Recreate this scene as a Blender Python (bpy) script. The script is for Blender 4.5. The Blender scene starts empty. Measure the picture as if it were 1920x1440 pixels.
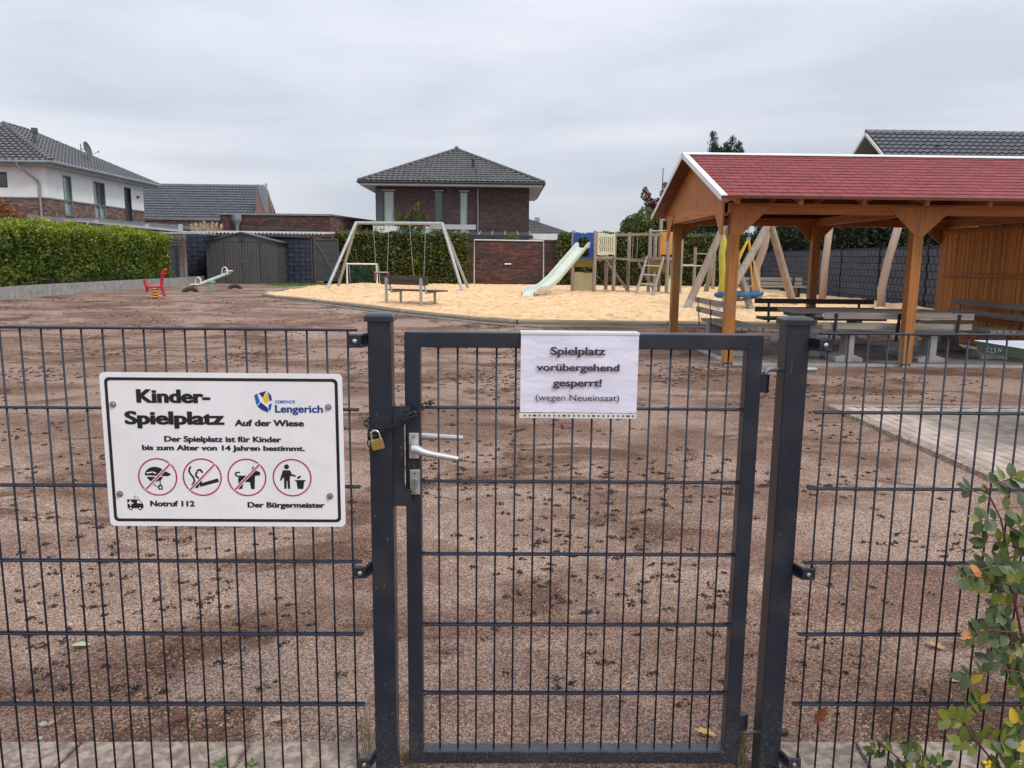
import bpy, math, random
import numpy as np
from mathutils import Vector, Matrix, noise
random.seed(7)
RS = np.random.RandomState(11)
R = math.radians
scene = bpy.context.scene
COL = scene.collection

# ------------------------------------------------------------------ camera
F_PX, PITCH, ROLL, YAW, EYE = 1442.0, .1582, -.0104, .0166, 1.43
cy_, sy_ = math.cos(YAW), math.sin(YAW)
cp_, sp_ = math.cos(PITCH), math.sin(PITCH)
cr_, sr_ = math.cos(ROLL), math.sin(ROLL)
rt = Vector((cy_, -sy_, 0)); fw0 = Vector((sy_, cy_, 0)); Z = Vector((0, 0, 1))
fw = fw0 * cp_ - Z * sp_; up = fw0 * sp_ + Z * cp_
rt2 = rt * cr_ - up * sr_; up2 = rt * sr_ + up * cr_
cam = bpy.data.cameras.new('camera'); camo = bpy.data.objects.new('camera', cam); COL.objects.link(camo)
m = Matrix.Identity(4)
for i in range(3):
    m[i][0] = rt2[i]; m[i][1] = up2[i]; m[i][2] = -fw[i]
m[2][3] = EYE
camo.matrix_world = m
cam.sensor_width = 36; cam.lens = F_PX / 1920 * 36; cam.clip_start = .05; cam.clip_end = 3000
scene.camera = camo

# ------------------------------------------------------------------ sky, sun, exposure
SUN_AZ, SUN_EL = R(133), R(48)          # azimuth clockwise from +Y: light from the right, slightly behind
world = bpy.data.worlds.new('World'); scene.world = world; world.use_nodes = True
nt = world.node_tree; nt.nodes.clear(); L = nt.links.new
wo = nt.nodes.new('ShaderNodeOutputWorld')
sky = nt.nodes.new('ShaderNodeTexSky'); sky.sky_type = 'NISHITA'; sky.sun_disc = False
sky.sun_elevation = SUN_EL; sky.sun_rotation = SUN_AZ
b1 = nt.nodes.new('ShaderNodeBackground'); b1.inputs[1].default_value = .09; L(sky.outputs[0], b1.inputs[0])
tc = nt.nodes.new('ShaderNodeTexCoord'); mp = nt.nodes.new('ShaderNodeMapping')
mp.inputs['Scale'].default_value = (1, 1, 3.2); mp.inputs['Location'].default_value = (.35, 0.2, .15); L(tc.outputs['Generated'], mp.inputs[0])
nz = nt.nodes.new('ShaderNodeTexNoise'); nz.inputs['Scale'].default_value = 1.7; nz.inputs['Detail'].default_value = 5; nz.inputs['Roughness'].default_value = .5
nz.inputs['Distortion'].default_value = .3; L(mp.outputs[0], nz.inputs[0])
rp = nt.nodes.new('ShaderNodeValToRGB'); L(nz.outputs[0], rp.inputs[0])
rp.color_ramp.elements[0].position = .40; rp.color_ramp.elements[0].color = (.48, .51, .58, 1)
rp.color_ramp.elements[1].position = .62; rp.color_ramp.elements[1].color = (.70, .722, .775, 1)
mp2 = nt.nodes.new('ShaderNodeMapping'); mp2.inputs['Scale'].default_value = (.8, .8, 5.5); mp2.inputs['Location'].default_value = (1.7, .4, 0); L(tc.outputs['Generated'], mp2.inputs[0])
nz2 = nt.nodes.new('ShaderNodeTexNoise'); nz2.inputs['Scale'].default_value = 1.5; nz2.inputs['Detail'].default_value = 6; nz2.inputs['Distortion'].default_value = .6; L(mp2.outputs[0], nz2.inputs[0])
mxn = nt.nodes.new('ShaderNodeMath'); mxn.operation = 'MULTIPLY_ADD'; mxn.inputs[1].default_value = .55; L(nz2.outputs[0], mxn.inputs[0])
hl = nt.nodes.new('ShaderNodeMath'); hl.operation = 'MULTIPLY'; hl.inputs[1].default_value = .45; L(nz.outputs[0], hl.inputs[0]); L(hl.outputs[0], mxn.inputs[2]); L(mxn.outputs[0], rp.inputs[0])
b2 = nt.nodes.new('ShaderNodeBackground'); L(rp.outputs[0], b2.inputs[0])
sx = nt.nodes.new('ShaderNodeSeparateXYZ'); L(tc.outputs['Generated'], sx.inputs[0])
mr = nt.nodes.new('ShaderNodeMapRange'); L(sx.outputs[2], mr.inputs[0])
mr.inputs[1].default_value = 0; mr.inputs[2].default_value = 1; mr.inputs[3].default_value = .96; mr.inputs[4].default_value = 1.95
L(mr.outputs[0], b2.inputs[1])
mx = nt.nodes.new('ShaderNodeMixShader'); mx.inputs[0].default_value = .93
L(b1.outputs[0], mx.inputs[1]); L(b2.outputs[0], mx.inputs[2]); L(mx.outputs[0], wo.inputs[0])
sun = bpy.data.lights.new('sun', 'SUN'); sun.energy = 1.5; sun.angle = R(14); sun.color = (1, .96, .9)
suno = bpy.data.objects.new('sun', sun); COL.objects.link(suno)
sd = Vector((math.sin(SUN_AZ) * math.cos(SUN_EL), math.cos(SUN_AZ) * math.cos(SUN_EL), math.sin(SUN_EL)))
suno.rotation_euler = sd.to_track_quat('Z', 'Y').to_euler(); suno.location = (8, -6, 20)
vs = scene.view_settings; vs.view_transform = 'Standard'; vs.look = 'None'; vs.exposure = 0.25; vs.gamma = 1; vs.use_curve_mapping = False

# ------------------------------------------------------------------ materials
def s2l(c):
    return tuple((v / 255 / 12.92) if v <= 10 else ((v / 255 + .055) / 1.055) ** 2.4 for v in c)
MATS = {}
def mat(name, col, col2=None, ns=8, nd=5, lo=.35, hi=.65, st=(1, 1, 1), rough=.7, metal=0, bump=0, bs=60, bst=None, island=0, hue=0,
        spec=.5, coat=0, island2=None, trans=0, objr=0, dirt=None, dscale=3, bdist=.01, knots=0):
    m = bpy.data.materials.new(name); m.use_nodes = True; n = m.node_tree; MATS[name] = m
    p = n.nodes['Principled BSDF']; Lk = n.links.new
    p.inputs['Roughness'].default_value = rough; p.inputs['Metallic'].default_value = metal
    p.inputs['Specular IOR Level'].default_value = spec; p.inputs['Coat Weight'].default_value = coat
    tc = n.nodes.new('ShaderNodeTexCoord'); oi = n.nodes.new('ShaderNodeObjectInfo')
    ad = n.nodes.new('ShaderNodeVectorMath'); ad.operation = 'MULTIPLY_ADD'
    cb = n.nodes.new('ShaderNodeCombineXYZ')
    Lk(oi.outputs['Random'], cb.inputs[0]); Lk(oi.outputs['Random'], cb.inputs[1])
    Lk(cb.outputs[0], ad.inputs[0]); ad.inputs[1].default_value = (7.3, 3.1, 0); Lk(tc.outputs['Object'], ad.inputs[2])
    def mapped(s):
        mp = n.nodes.new('ShaderNodeMapping'); mp.inputs['Scale'].default_value = s; Lk(ad.outputs[0], mp.inputs[0]); return mp
    def noi(s, scale, det):
        q = n.nodes.new('ShaderNodeTexNoise'); q.inputs['Scale'].default_value = scale; q.inputs['Detail'].default_value = det
        Lk(mapped(s).outputs[0], q.inputs[0]); return q
    c = col + (1,)
    if col2 is None:
        col2 = tuple(v * .85 for v in col)
    r = n.nodes.new('ShaderNodeValToRGB'); r.color_ramp.elements[0].position = lo; r.color_ramp.elements[1].position = hi
    r.color_ramp.elements[0].color = col + (1,); r.color_ramp.elements[1].color = col2 + (1,)
    Lk(noi(st, ns, nd).outputs[0], r.inputs[0]); out = r.outputs[0]
    geo = n.nodes.new('ShaderNodeNewGeometry')
    if island2:                                 # a second colour for some of the loose pieces
        w = n.nodes.new('ShaderNodeTexWhiteNoise'); w.noise_dimensions = '1D'
        Lk(geo.outputs['Random Per Island'], w.inputs['W'])
        g = n.nodes.new('ShaderNodeMath'); g.operation = 'LESS_THAN'; g.inputs[1].default_value = island2[1]; Lk(w.outputs[0], g.inputs[0])
        mi = n.nodes.new('ShaderNodeMix'); mi.data_type = 'RGBA'; Lk(g.outputs[0], mi.inputs[0]); Lk(out, mi.inputs[6])
        mi.inputs[7].default_value = island2[0] + (1,); out = mi.outputs[2]
    if knots:
        vo = n.nodes.new('ShaderNodeTexVoronoi'); vo.inputs['Scale'].default_value = knots; stk = [1.0 if v > 5 else .45 for v in st]; Lk(mapped(tuple(stk)).outputs[0], vo.inputs['Vector'])
        kr = n.nodes.new('ShaderNodeMapRange'); Lk(vo.outputs['Distance'], kr.inputs[0]); kr.inputs[1].default_value = .05; kr.inputs[2].default_value = .13; kr.inputs[3].default_value = .85; kr.inputs[4].default_value = 0
        mi = n.nodes.new('ShaderNodeMix'); mi.data_type = 'RGBA'; Lk(kr.outputs[0], mi.inputs[0]); Lk(out, mi.inputs[6]); mi.inputs[7].default_value = tuple(v * .22 for v in col) + (1,); out = mi.outputs[2]
    if dirt:
        q = noi((1, 1, 1), dscale, 8); rr = n.nodes.new('ShaderNodeMapRange'); Lk(q.outputs[0], rr.inputs[0])
        rr.inputs[1].default_value = .5; rr.inputs[2].default_value = .75; rr.inputs[4].default_value = dirt[1]
        mi = n.nodes.new('ShaderNodeMix'); mi.data_type = 'RGBA'; Lk(rr.outputs[0], mi.inputs[0]); Lk(out, mi.inputs[6])
        mi.inputs[7].default_value = dirt[0] + (1,); out = mi.outputs[2]
    if island or hue or objr:
        h = n.nodes.new('ShaderNodeHueSaturation'); Lk(out, h.inputs['Color'])
        src = geo.outputs['Random Per Island'] if not objr else oi.outputs['Random']
        a = n.nodes.new('ShaderNodeMapRange'); Lk(src, a.inputs[0]); k = island or objr
        a.inputs[3].default_value = 1 - k; a.inputs[4].default_value = 1 + k; Lk(a.outputs[0], h.inputs['Value'])
        if hue:
            w = n.nodes.new('ShaderNodeTexWhiteNoise'); w.noise_dimensions = '1D'; Lk(src, w.inputs['W'])
            b = n.nodes.new('ShaderNodeMapRange'); Lk(w.outputs[0], b.inputs[0]); b.inputs[3].default_value = .5 - hue; b.inputs[4].default_value = .5 + hue
            Lk(b.outputs[0], h.inputs['Hue'])
        out = h.outputs[0]
    Lk(out, p.inputs['Base Color'])
    if bump:
        bq = noi(bst or (1, 1, 1), bs, 6); b = n.nodes.new('ShaderNodeBump'); b.inputs['Strength'].default_value = bump; b.inputs['Distance'].default_value = bdist
        Lk(bq.outputs[0], b.inputs['Height']); Lk(b.outputs[0], p.inputs['Normal'])
    if trans:
        t = n.nodes.new('ShaderNodeBsdfTranslucent'); Lk(out, t.inputs[0]); mxx = n.nodes.new('ShaderNodeMixShader'); mxx.inputs[0].default_value = trans
        Lk(p.outputs[0], mxx.inputs[1]); Lk(t.outputs[0], mxx.inputs[2]); Lk(mxx.outputs[0], n.nodes['Material Output'].inputs[0])
    return m
def wood(name, c1, c2, axis, rough=.65, k=1.0, **kw):
    st = [26 * k] * 3; st[axis] = 1.6 * k
    return mat(name, c1, c2, ns=1, nd=8, lo=.3, hi=.7, st=tuple(st), bump=.35, bs=1.5, bst=tuple(st), rough=rough, bdist=.01, **kw)

anth = mat('anthracite_powder_coat', s2l((36, 43, 55)), s2l((31, 38, 49)), ns=5, rough=.3, bump=.05, bs=500, bdist=.001, dirt=(s2l((88, 86, 82)), .25), dscale=9)
def splash(m):
    """dried mud specks low on the metal and a few pale scratches anywhere"""
    n = m.node_tree; K = n.links.new; N = n.nodes.new; p = n.nodes['Principled BSDF']; src = p.inputs['Base Color'].links[0].from_socket
    tc = N('ShaderNodeTexCoord'); sp = N('ShaderNodeNewGeometry'); sx = N('ShaderNodeSeparateXYZ'); K(sp.outputs['Position'], sx.inputs[0])
    hgt = N('ShaderNodeMapRange'); K(sx.outputs[2], hgt.inputs[0]); hgt.inputs[1].default_value = .04; hgt.inputs[2].default_value = .34; hgt.inputs[3].default_value = 1; hgt.inputs[4].default_value = 0
    v = N('ShaderNodeTexNoise'); v.inputs['Scale'].default_value = 330; v.inputs['Detail'].default_value = 3; mp = N('ShaderNodeMapping'); mp.inputs['Scale'].default_value = (1, 1, .45); K(sp.outputs['Position'], mp.inputs[0]); K(mp.outputs[0], v.inputs[0])
    a = N('ShaderNodeMapRange'); K(v.outputs[0], a.inputs[0]); a.inputs[1].default_value = .54; a.inputs[2].default_value = .72; a.inputs[4].default_value = .75; b = N('ShaderNodeMath'); b.operation = 'MULTIPLY'; K(a.outputs[0], b.inputs[0]); K(hgt.outputs[0], b.inputs[1])
    mx_ = N('ShaderNodeMix'); mx_.data_type = 'RGBA'; K(b.outputs[0], mx_.inputs[0]); K(src, mx_.inputs[6]); mx_.inputs[7].default_value = (.20, .17, .14, 1)
    w = N('ShaderNodeTexNoise'); w.inputs['Scale'].default_value = 60; w.inputs['Detail'].default_value = 2; w.inputs['Distortion'].default_value = 3; mp2 = N('ShaderNodeMapping'); mp2.inputs['Scale'].default_value = (1, 1, .25); K(sp.outputs['Position'], mp2.inputs[0]); K(mp2.outputs[0], w.inputs[0])
    c = N('ShaderNodeMapRange'); K(w.outputs[0], c.inputs[0]); c.inputs[1].default_value = .735; c.inputs[2].default_value = .76; c.inputs[4].default_value = .7
    m2 = N('ShaderNodeMix'); m2.data_type = 'RGBA'; K(c.outputs[0], m2.inputs[0]); K(mx_.outputs[2], m2.inputs[6]); m2.inputs[7].default_value = (.3, .3, .29, 1); K(m2.outputs[2], p.inputs['Base Color'])
    r = N('ShaderNodeMapRange'); K(b.outputs[0], r.inputs[0]); r.inputs[3].default_value = .3; r.inputs[4].default_value = .9; K(r.outputs[0], p.inputs['Roughness'])
splash(anth)
wire_m = mat('coated_wire', s2l((31, 35, 48)), s2l((37, 41, 55)), ns=9, rough=.42, spec=.35)
anth2 = mat('anthracite_painted_timber', s2l((60, 61, 64)), s2l((70, 70, 72)), ns=3, rough=.6)
steel = mat('zinc_steel', (.45, .45, .44), (.30, .30, .30), ns=30, rough=.4, metal=.85, bump=.2, bs=120, bdist=.002)
galv = mat('galvanised_steel', (.44, .46, .46), (.33, .35, .35), ns=14, rough=.5, metal=.35, bump=.1, bs=60)
alu = mat('brushed_aluminium', (.62, .62, .62), (.55, .55, .55), ns=20, rough=.38, metal=.75)
chrome = mat('polished_bolt', (.7, .68, .64), (.6, .58, .55), ns=20, rough=.22, metal=1)
brass = mat('brass', (.62, .45, .16), (.5, .36, .13), ns=30, rough=.35, metal=.85, bump=.1, bs=200)
black = mat('black_metal', (.018, .018, .02), (.03, .03, .032), ns=30, rough=.4)
chain_m = mat('black_chain', (.022, .022, .026), (.04, .04, .045), ns=60, rough=.3, metal=.5)
rubber = mat('black_rubber', (.02, .02, .02), (.05, .045, .04), ns=12, rough=.85)
signw = mat('sign_white', (.84, .84, .86), (.80, .80, .82), ns=6, rough=.35, dirt=(s2l((170, 166, 160)), .16), dscale=18)
ink = mat('sign_black_print', (.012, .012, .014), (.016, .016, .018), rough=.35)
sred = mat('sign_red_print', s2l((186, 24, 62)), s2l((178, 26, 60)), rough=.35)
sblue = mat('sign_blue_print', s2l((14, 50, 125)), s2l((16, 56, 130)), rough=.35)
slblue = mat('sign_light_blue_print', s2l((22, 100, 175)), s2l((24, 100, 170)), rough=.35)
syel = mat('sign_yellow_print', s2l((238, 186, 24)), s2l((238, 186, 24)), rough=.35)
paper_m = mat('paper_in_plastic_sleeve', (.78, .775, .90), (.73, .725, .85), ns=7, rough=.16, spec=.5, bump=.25, bs=9, bst=(1, 1, 2.5), bdist=.02)
pink_ = mat('printed_dark_text', (.058, .040, .050), (.06, .042, .052), rough=.3)
sleeve = mat('clear_plastic_strip', (.74, .74, .74), (.66, .66, .66), ns=30, rough=.25)
hole_m = mat('punched_hole', (.10, .075, .065), rough=.9)
conc = mat('weathered_concrete', (.27, .265, .255), (.36, .35, .335), ns=5, rough=.9, bump=.25, bs=70, dirt=((.14, .13, .115), .6), dscale=6)
conc_pale = mat('pale_concrete', (.40, .39, .37), (.30, .295, .28), ns=5, rough=.9, bump=.2, bs=60)
slab_m = mat('dusty_concrete_slab', (.42, .335, .27), (.23, .175, .14), ns=34, nd=12, lo=.40, hi=.58, rough=.95, bump=.9, bs=90, bdist=.010, dirt=((.15, .11, .085), .7), dscale=16)
paver_m = mat('concrete_paver', (.48, .39, .32), (.34, .275, .225), ns=7, nd=8, rough=.9, bump=.35, bs=60, objr=.13, dirt=((.52, .41, .33), .85), dscale=2.2)
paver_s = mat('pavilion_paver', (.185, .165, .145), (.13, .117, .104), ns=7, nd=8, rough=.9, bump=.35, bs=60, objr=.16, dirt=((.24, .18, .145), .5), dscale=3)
joint_m = mat('sandy_joint', (.12, .095, .078), (.09, .07, .06), ns=30, rough=1)
W_LIT = (s2l((190, 118, 57)), s2l((154, 88, 40)))
W_WEA = (s2l((160, 120, 72)), s2l((128, 88, 50)))
KW = dict(knots=3.2, objr=.10, dirt=(s2l((140, 112, 76)), .75), dscale=1.6)
orx = wood('stained_pine_x', *W_LIT, 0, **KW); ory = wood('stained_pine_y', *W_LIT, 1, **KW); orz = wood('stained_pine_z', s2l((190, 124, 56)), s2l((150, 92, 40)), 2, **KW)
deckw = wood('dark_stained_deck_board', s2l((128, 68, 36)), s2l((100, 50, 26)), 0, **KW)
ply = mat('stained_plywood', s2l((186, 118, 60)), s2l((158, 94, 45)), ns=1.2, nd=8, lo=.3, hi=.7, st=(14, 14, 3), rough=.6, bump=.1, bs=6, knots=2.0, dirt=(s2l((150, 112, 70)), .6), dscale=2.5)
slat_m = wood('lattice_slat_wood', s2l((238, 160, 76)), s2l((200, 122, 54)), 2, objr=.25)
slat_dark = wood('lattice_backing_wood', s2l((96, 50, 24)), s2l((70, 36, 18)), 2)
gx = wood('grey_weathered_wood_x', (.36, .32, .28), (.19, .165, .145), 0, rough=.85); gy = wood('grey_weathered_wood_y', (.27, .25, .225), (.16, .145, .13), 1, rough=.85)
dkx = wood('dark_bench_wood', (.085, .062, .052), (.045, .034, .03), 0, rough=.7)
log_z = wood('bare_robinia_log', (.40, .325, .265), (.26, .20, .16), 2, rough=.85, k=.7)
log_p = wood('pinkish_robinia_log', (.44, .325, .26), (.34, .25, .20), 2, rough=.85, k=.7)
log_x = wood('weathered_edging_log', (.34, .275, .19), (.17, .14, .095), 0, rough=.9, k=.8)
post_m = wood('weathered_larch_post', (.34, .275, .23), (.22, .175, .15), 2, rough=.85, k=.8)
yellowp = mat('yellow_green_paint', s2l((186, 176, 60)), s2l((170, 158, 52)), ns=5, rough=.6)
yel = mat('yellow_coated_rope', s2l((232, 190, 60)), s2l((222, 176, 50)), rough=.6)
yelpanel = mat('yellow_panel', s2l((240, 176, 80)), s2l((236, 170, 76)), rough=.45)
olive = mat('olive_panel', s2l((132, 112, 40)), s2l((120, 102, 38)), rough=.55)
cream = mat('cream_panel', s2l((205, 205, 175)), s2l((196, 196, 166)), ns=3, rough=.5)
beige = mat('beige_panel', s2l((178, 168, 132)), s2l((168, 158, 124)), ns=3, rough=.5)
bluep = mat('blue_panel', s2l((34, 84, 168)), s2l((30, 76, 156)), ns=3, rough=.45)
slidem = mat('pale_green_slide', s2l((202, 210, 196)), s2l((192, 200, 187)), ns=2, rough=.35)
rope_m = mat('grey_rope', (.35, .32, .27), (.25, .23, .2), ns=30, rough=.9)
bluero = mat('blue_rope_ring', s2l((48, 112, 156)), s2l((38, 90, 132)), ns=40, lo=.45, hi=.55, rough=.8, bump=.6, bs=90, bdist=.02)
redm = mat('red_lacquer', s2l((196, 30, 44)), s2l((180, 26, 40)), rough=.4)
orgm = mat('orange_spring', s2l((222, 150, 70)), s2l((206, 134, 58)), rough=.4)
seesawm = mat('grey_green_tube', s2l((170, 182, 172)), s2l((160, 172, 162)), rough=.4)
seatcream = mat('cream_seat', s2l((226, 214, 176)), s2l((214, 200, 160)), rough=.5)
ttgreen = mat('green_painted_concrete', s2l((70, 92, 84)), s2l((60, 80, 74)), ns=6, rough=.55, bump=.15, bs=50)
ttop = mat('pale_worn_tabletop', s2l((196, 202, 214)), s2l((188, 194, 206)), ns=4, rough=.35)
whitem = mat('white_paint', (.78, .78, .77), (.72, .72, .71), ns=4, rough=.45)
goalm = mat('pale_metal_tube', (.62, .63, .62), (.5, .51, .5), ns=6, rough=.4, metal=.3)
render_w = mat('white_render', (.78, .78, .765), (.72, .72, .705), ns=2, rough=.9, bump=.1, bs=80, dirt=((.6, .6, .57), .25), dscale=.8)
soffit = mat('grey_soffit', (.34, .35, .355), (.30, .31, .315), rough=.6)
soffit_w = mat('white_soffit', (.68, .68, .68), (.6, .6, .6), rough=.6)
zinc = mat('zinc_sheet', (.26, .285, .30), (.21, .23, .245), ns=3, rough=.45, metal=.3)
tile_d = mat('anthracite_roof_tile', (.052, .050, .055), (.072, .070, .076), ns=2, rough=.38, spec=.5, island=.12)
tile_c = mat('brown_grey_roof_tile', (.082, .077, .074), (.062, .058, .057), ns=2, rough=.34, spec=.55, island=.12)
tile_b = mat('slate_blue_roof_tile', (.056, .058, .068), (.075, .077, .089), ns=2, rough=.4, island=.1)
roofbase = mat('shadow_black_underlay', (.008, .008, .009), rough=1)  # underlay coloured near black so the gaps under tile lips read as shadow
shing = mat('red_bitumen_shingle', s2l((142, 66, 66)), s2l((120, 54, 55)), ns=60, nd=4, rough=.92, bump=.4, bs=260, bdist=.003, objr=.12, dirt=(s2l((98, 56, 54)), .5), dscale=1.1)
brick_dark = mat('dark_clinker_brick', (.062, .036, .034), (.085, .046, .040), ns=8, rough=.75, island=.35, island2=((.15, .048, .040), .26))
brick_darker = mat('dark_house_brick', (.050, .030, .029), (.070, .036, .033), ns=8, rough=.7, island=.35, island2=((.085, .040, .036), .22))
brick_mid = mat('brown_red_brick', (.23, .135, .11), (.17, .105, .088), ns=5, rough=.85, island=.3, island2=((.12, .075, .066), .3))
mortar = mat('grey_mortar', (.17, .15, .135), (.13, .115, .105), ns=20, rough=.95)
mortar_d = mat('dark_mortar', (.060, .050, .047), (.05, .042, .04), ns=20, rough=.95)
glassd = mat('window_glass_dark', (.02, .024, .028), (.03, .035, .04), ns=1, rough=.05, spec=.9)
glassl = mat('window_glass_curtained', (.24, .29, .28), (.32, .37, .36), ns=1, st=(9, 9, .4), rough=.12, spec=.7, coat=.6)
shutter = mat('roller_shutter', (.055, .055, .058), (.045, .045, .048), rough=.5)
framed = mat('dark_window_frame', (.035, .04, .045), (.03, .034, .04), rough=.45)
shedm = mat('shed_sheet_metal', s2l((84, 82, 84)), s2l((76, 74, 76)), ns=2, rough=.5)
wovenm = mat('woven_privacy_strip', s2l((52, 58, 76)), s2l((44, 50, 66)), ns=3, rough=.5, objr=.12)
wovenr = mat('grey_privacy_strip', s2l((70, 76, 90)), s2l((58, 64, 76)), ns=3, rough=.55, objr=.12)
corr = mat('corrugated_sheet', (.42, .42, .41), (.32, .32, .31), ns=2, rough=.4, metal=.4)
leaf_hedge = mat('cherry_laurel_leaf', (.165, .215, .022), (.075, .125, .016), ns=.9, lo=.4, hi=.6, rough=.38, island=.45, hue=.025, trans=.3)
leaf_young = mat('young_laurel_leaf', (.34, .39, .035), (.23, .30, .03), ns=1, rough=.4, island=.3, hue=.02, trans=.35)
leaf_ivy = mat('ivy_leaf', (.085, .115, .028), (.040, .060, .020), ns=1.3, lo=.4, hi=.6, rough=.4, island=.5, hue=.03, trans=.2, island2=((.20, .23, .045), .25))
leaf_dark = mat('dark_laurel_leaf', (.038, .062, .026), (.026, .042, .02), ns=1, rough=.35, island=.5, trans=.15)
leaf_tree = mat('privet_tree_leaf', (.14, .17, .03), (.08, .11, .022), ns=1, rough=.45, island=.45, hue=.03, trans=.25)
leaf_red = mat('reddish_autumn_leaf', (.17, .03, .03), (.10, .03, .025), ns=2, rough=.5, island=.4, trans=.3)
leaf_phot = mat('photinia_leaf', (.22, .15, .035), (.12, .12, .025), ns=2, rough=.4, island=.35, hue=.02, trans=.2, island2=((.42, .10, .045), .42))
leaf_con = mat('conifer_needle', (.045, .07, .032), (.03, .05, .025), ns=2, rough=.6, island=.4)
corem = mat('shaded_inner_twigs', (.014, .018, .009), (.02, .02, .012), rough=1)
bark = mat('grey_bark', (.12, .095, .075), (.075, .06, .05), ns=20, rough=.95, bump=.5, bs=40)
plume = mat('pampas_plume', (.62, .5, .34), (.5, .4, .27), ns=20, rough=.95, island=.2)
rose_l = [mat('rose_leaf_' + n, a, b, ns=30, rough=.42, trans=.25, objr=.25, bump=.15, bs=120, bdist=.003) for n, a, b in (
    ('green', (.070, .108, .018), (.045, .075, .016)), ('blue_green', (.060, .088, .028), (.042, .066, .022)), ('fresh', (.19, .225, .026), (.13, .17, .022)),
    ('yellow', (.55, .40, .03), (.45, .30, .03)), ('orange', (.55, .22, .03), (.40, .12, .03)))]
rose_s = mat('red_rose_cane', (.16, .03, .03), (.11, .05, .03), ns=30, rough=.5)
dryleaf = mat('dry_tan_leaf', (.50, .34, .17), (.36, .22, .11), ns=40, rough=.7, trans=.2)
brownleaf = mat('brown_oak_leaf', (.20, .062, .022), (.13, .04, .016), ns=40, rough=.6, trans=.2)
paleleaf = mat('pale_curled_leaf', (.44, .30, .215), (.34, .22, .15), ns=40, rough=.8)
yelleaf = mat('yellow_fallen_leaf', (.62, .42, .15), (.50, .30, .10), ns=40, rough=.6, trans=.2)
weedm = mat('weed_leaf', (.10, .20, .03), (.07, .15, .025), ns=20, rough=.5, trans=.3, island=.25)
drygrass = mat('dry_grass', (.36, .27, .15), (.25, .18, .1), ns=20, rough=.9, island=.3)
lawnm = mat('lawn_grass', (.13, .18, .03), (.09, .13, .02), ns=6, rough=.9, island=.3)
ballw = mat('football_white', (.72, .72, .72), (.68, .68, .68), rough=.35)
netm = mat('green_net', (.03, .12, .08), rough=.8)
clod_m = mat('dark_moist_clod', (.040, .026, .020), (.065, .043, .034), ns=60, rough=1, bump=.6, bs=200, island=.4)
crumb_m = mat('soil_crumb', (.52, .37, .295), (.27, .175, .135), ns=12, rough=1, island=.5, island2=((.12, .08, .06), .33))
seed_m = mat('grass_seed', (.60, .44, .26), (.48, .34, .20), ns=20, rough=.8, island=.3)

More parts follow.
